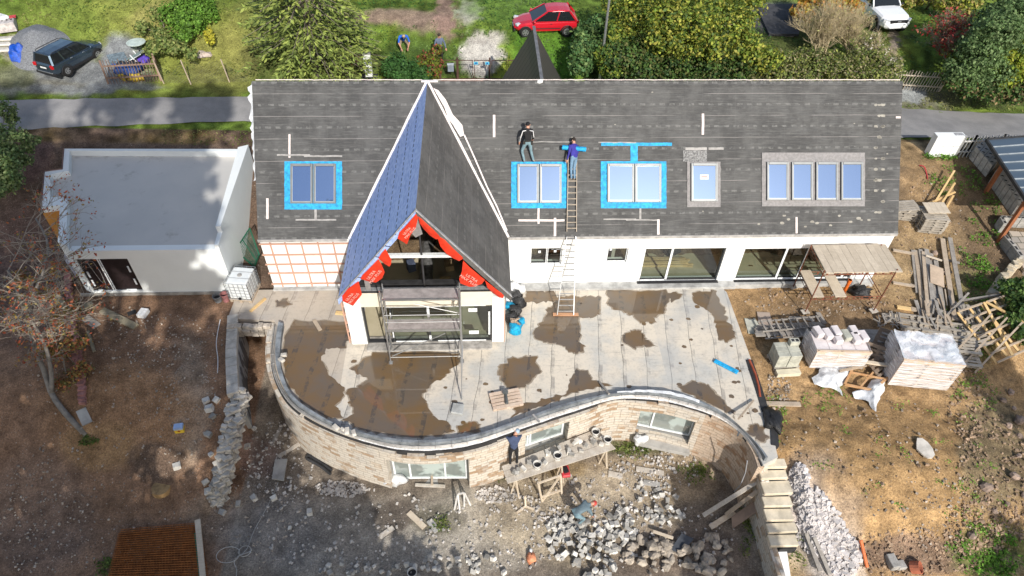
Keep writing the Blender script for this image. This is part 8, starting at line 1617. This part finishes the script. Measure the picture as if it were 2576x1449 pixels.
bush('orange_leaved_sapling','thin sapling with orange and greenish leaves beside the brick edging','shrub',ong(175,990),[cl(150,800,1.,.55),cl(185,860,.6,.6),cl(140,880,.4,.6),cl(110,740,1.6,.5),cl(200,930,.2,.5),cl(165,960,-.2,.5),cl(60,700,2.,.5),cl(125,690,1.6,.4),cl(180,770,.8,.4)],2300,.13,[(.42,.15,.07),(.30,.22,.07),(.17,.17,.06),(.38,.24,.08)],18,fill=.15,tcol=Mtwig,th=.03)
bush('green_shrub','dark green leafy shrub on the slope at the right edge','shrub',ong(2555,780),[cl(2530,720,.9,.4),cl(2555,740,.8,.6),cl(2575,780,.7,.7),cl(2545,800,.4,.5),cl(2570,715,.9,.4),cl(2575,840,.3,.5)],3800,.17,DG+[(.12,.2,.05)],19)
# weeds, one mass each
def weeds(nm,lab,areas,N,sz,cols,seed,h=.12):
    rs=np.random.RandomState(seed); random.seed(seed); C=[]
    while len(C)<N:
        cu,cv,ru,rv=random.choice(areas); a=U(0,6.28); r=sqrt(rnd()); p=ong(cu+ru*r*cos(a),cv+rv*r*sin(a)); z=hground(p.x,p.y)
        if inpoly(p.x,p.y,[(q.x,q.y) for q in terr+ring]): N-=1; continue
        for _ in range(14): C.append((p.x+rs.normal()*.10,p.y+rs.normal()*.10,z+.03+rs.rand()*h))
    n=len(C); o=leafmesh(nm,np.array(C),rs.normal(size=(n,3))*.5+np.array([0,0,1]),sz*(.5+rs.rand(n)),pal(rs,cols,n,.25),None,None,.6,rs); tag(o,lab,None,None,'stuff')
weeds('weeds','small green weeds sprouting on the clay mound and the right slope',[(2250,1150,220,140),(2080,1010,60,40),(2450,1250,90,90),(1950,1060,25,60),(2450,1000,60,60)],1500,.08,[(.16,.30,.04),(.20,.33,.06)],51,.08)
weeds('green_weeds','bright green weeds between the timber and the block walls',[(2450,660,40,60),(2480,720,40,50),(2430,830,70,90),(2480,560,50,70),(2365,395,40,10),(2470,1380,90,50),(2400,460,70,40),(2490,1420,80,30)],4200,.10,[(.12,.28,.03),(.18,.34,.05),(.09,.18,.03)],52,.18)
weeds('yard_weeds','patchy green weeds at the foot of the curved wall',[(1620,1125,80,16),(1580,1140,60,14),(1750,1190,40,26),(1240,1190,30,14),(1110,1320,20,16),(1880,1330,20,80),(2000,1390,25,50),(225,1110,18,12),(270,1430,25,18)],1800,.09,[(.13,.18,.04),(.10,.15,.03),(.2,.22,.07)],53,.08)
random.seed(5)
def grass(nm,lab,N,area,cols,seed,sz=.16,skip=None):
    rs=np.random.RandomState(seed); x=rs.uniform(area[0],area[1],N); y=rs.uniform(area[2],area[3],N); C=[];K=[]
    for a,c in zip(x,y):
        z=hground(a,c); u,v=pj((a,c,z)); d=nz(a,c,.45,3)+.5*nz(a,c,1.5,6)
        if not(-60<u<2640 and -60<v<1500) or d<-.25: continue
        if any(hypot((u-p[0])/p[2],(v-p[1])/p[3])<1. for p in NPATCH if p[5]>=.85 and p[4] is not GY): continue
        f=sm(-.3,.5,nz(a,c,.3,8)+.5*nz(a,c,.9,1)); w_=(1-f)*np.array(cols[0])+f*np.array(cols[1]); 
        if u>900 and v<230: w_=w_*np.array([.55,.8,.8])  # garden shade put into the colour of the grass behind the roof
        C.append((a,c,z+.04)); K.append(w_)
    n=len(C); leafc=np.array(K)*np.clip(1+.3*rs.normal(size=n),.4,1.9)[:,None]; tilt=rs.normal(size=(n,3))*.55; tilt[:,2]=1
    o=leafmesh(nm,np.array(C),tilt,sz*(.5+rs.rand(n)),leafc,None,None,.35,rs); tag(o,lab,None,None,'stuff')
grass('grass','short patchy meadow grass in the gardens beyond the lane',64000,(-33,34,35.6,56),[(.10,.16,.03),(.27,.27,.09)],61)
grass('verge_grass','grass verge between the lane and the building plot',3500,(-16,19,30.0,31.0),[(.10,.14,.03),(.20,.20,.07)],62,.12)
# tall trees standing south of the plot, out of the picture, that shade its left side
def shade(lab,base,tg,n,seed,grp,sz=.75,nm='tall_tree'):
    """tg: shaded spots on the ground as (x,y,z,radius); crown clumps stand towards the sun from them"""
    cs=[]
    for (x,y,z,r,yc) in tg: k=(y-yc)/(-S.y); p=V((x,y,z))+S*k; cs.append((p.x,p.y,p.z,r,r*.8,r))
    bush(nm,lab,'tree',base,cs,n,sz,DG+MG,seed,True,None,.1,.3,grp,crn='crown')
shade('tall leafy tree outside the picture below the left edge',(-9,-5,-4),[(-19,12,-3,3.6,-4),(-14,11,-3,3.4,-4),(-10,12,-3,2.6,-4),(-21,18,-1,3.8,-4),(-16,17,-1,3.4,-4),(-12,17.5,-1,2.4,-4)],9500,71,None)
shade('second tall tree outside the picture beyond the first',(-8,-8,-4),[(-22,24,1,3.4,-7),(-18,24.5,2.5,2.8,-7),(-14.8,24,2.5,2.4,-7),(-19,29,2,2.6,-7),(-15,29,2,2.2,-7),(-24,31,3,2.8,-7),(-19,33.5,3,1.8,-7),(-14.5,33,3,1.6,-7),(-24,27,2,3,-7),(-12.6,23.5,2.5,1.5,-7),(-13,21.8,.8,1.7,-7),(-10.8,19.5,-.5,1.3,-7)],9500,72,None)
shade('low tree outside the picture below the bottom edge',(0,0,-4),[(-6,9.5,-3,2.0,0),(-2.5,9.,-3,1.8,0),(-8,13,-3,1.7,-1),(-5.2,12.2,-2.9,1.2,-1),(-9.3,16.5,-2.5,1.3,-2)],4200,73,None)
shade('tree outside the picture below the right edge',(26,-4,-4),[(20,9,-2,2.2,-2),(23.5,13,-1.5,2.6,-3),(21.5,17,-1,1.4,-3)],3600,74,None)
shade('slender tree outside the picture below the right corner of the yard',(13,-6,-4),[(9.0,11.8,-2.4,1.0,-4),(8.7,10.2,-3,1.1,-4),(9.0,8.6,-3,1.1,-4)],3000,75,None)
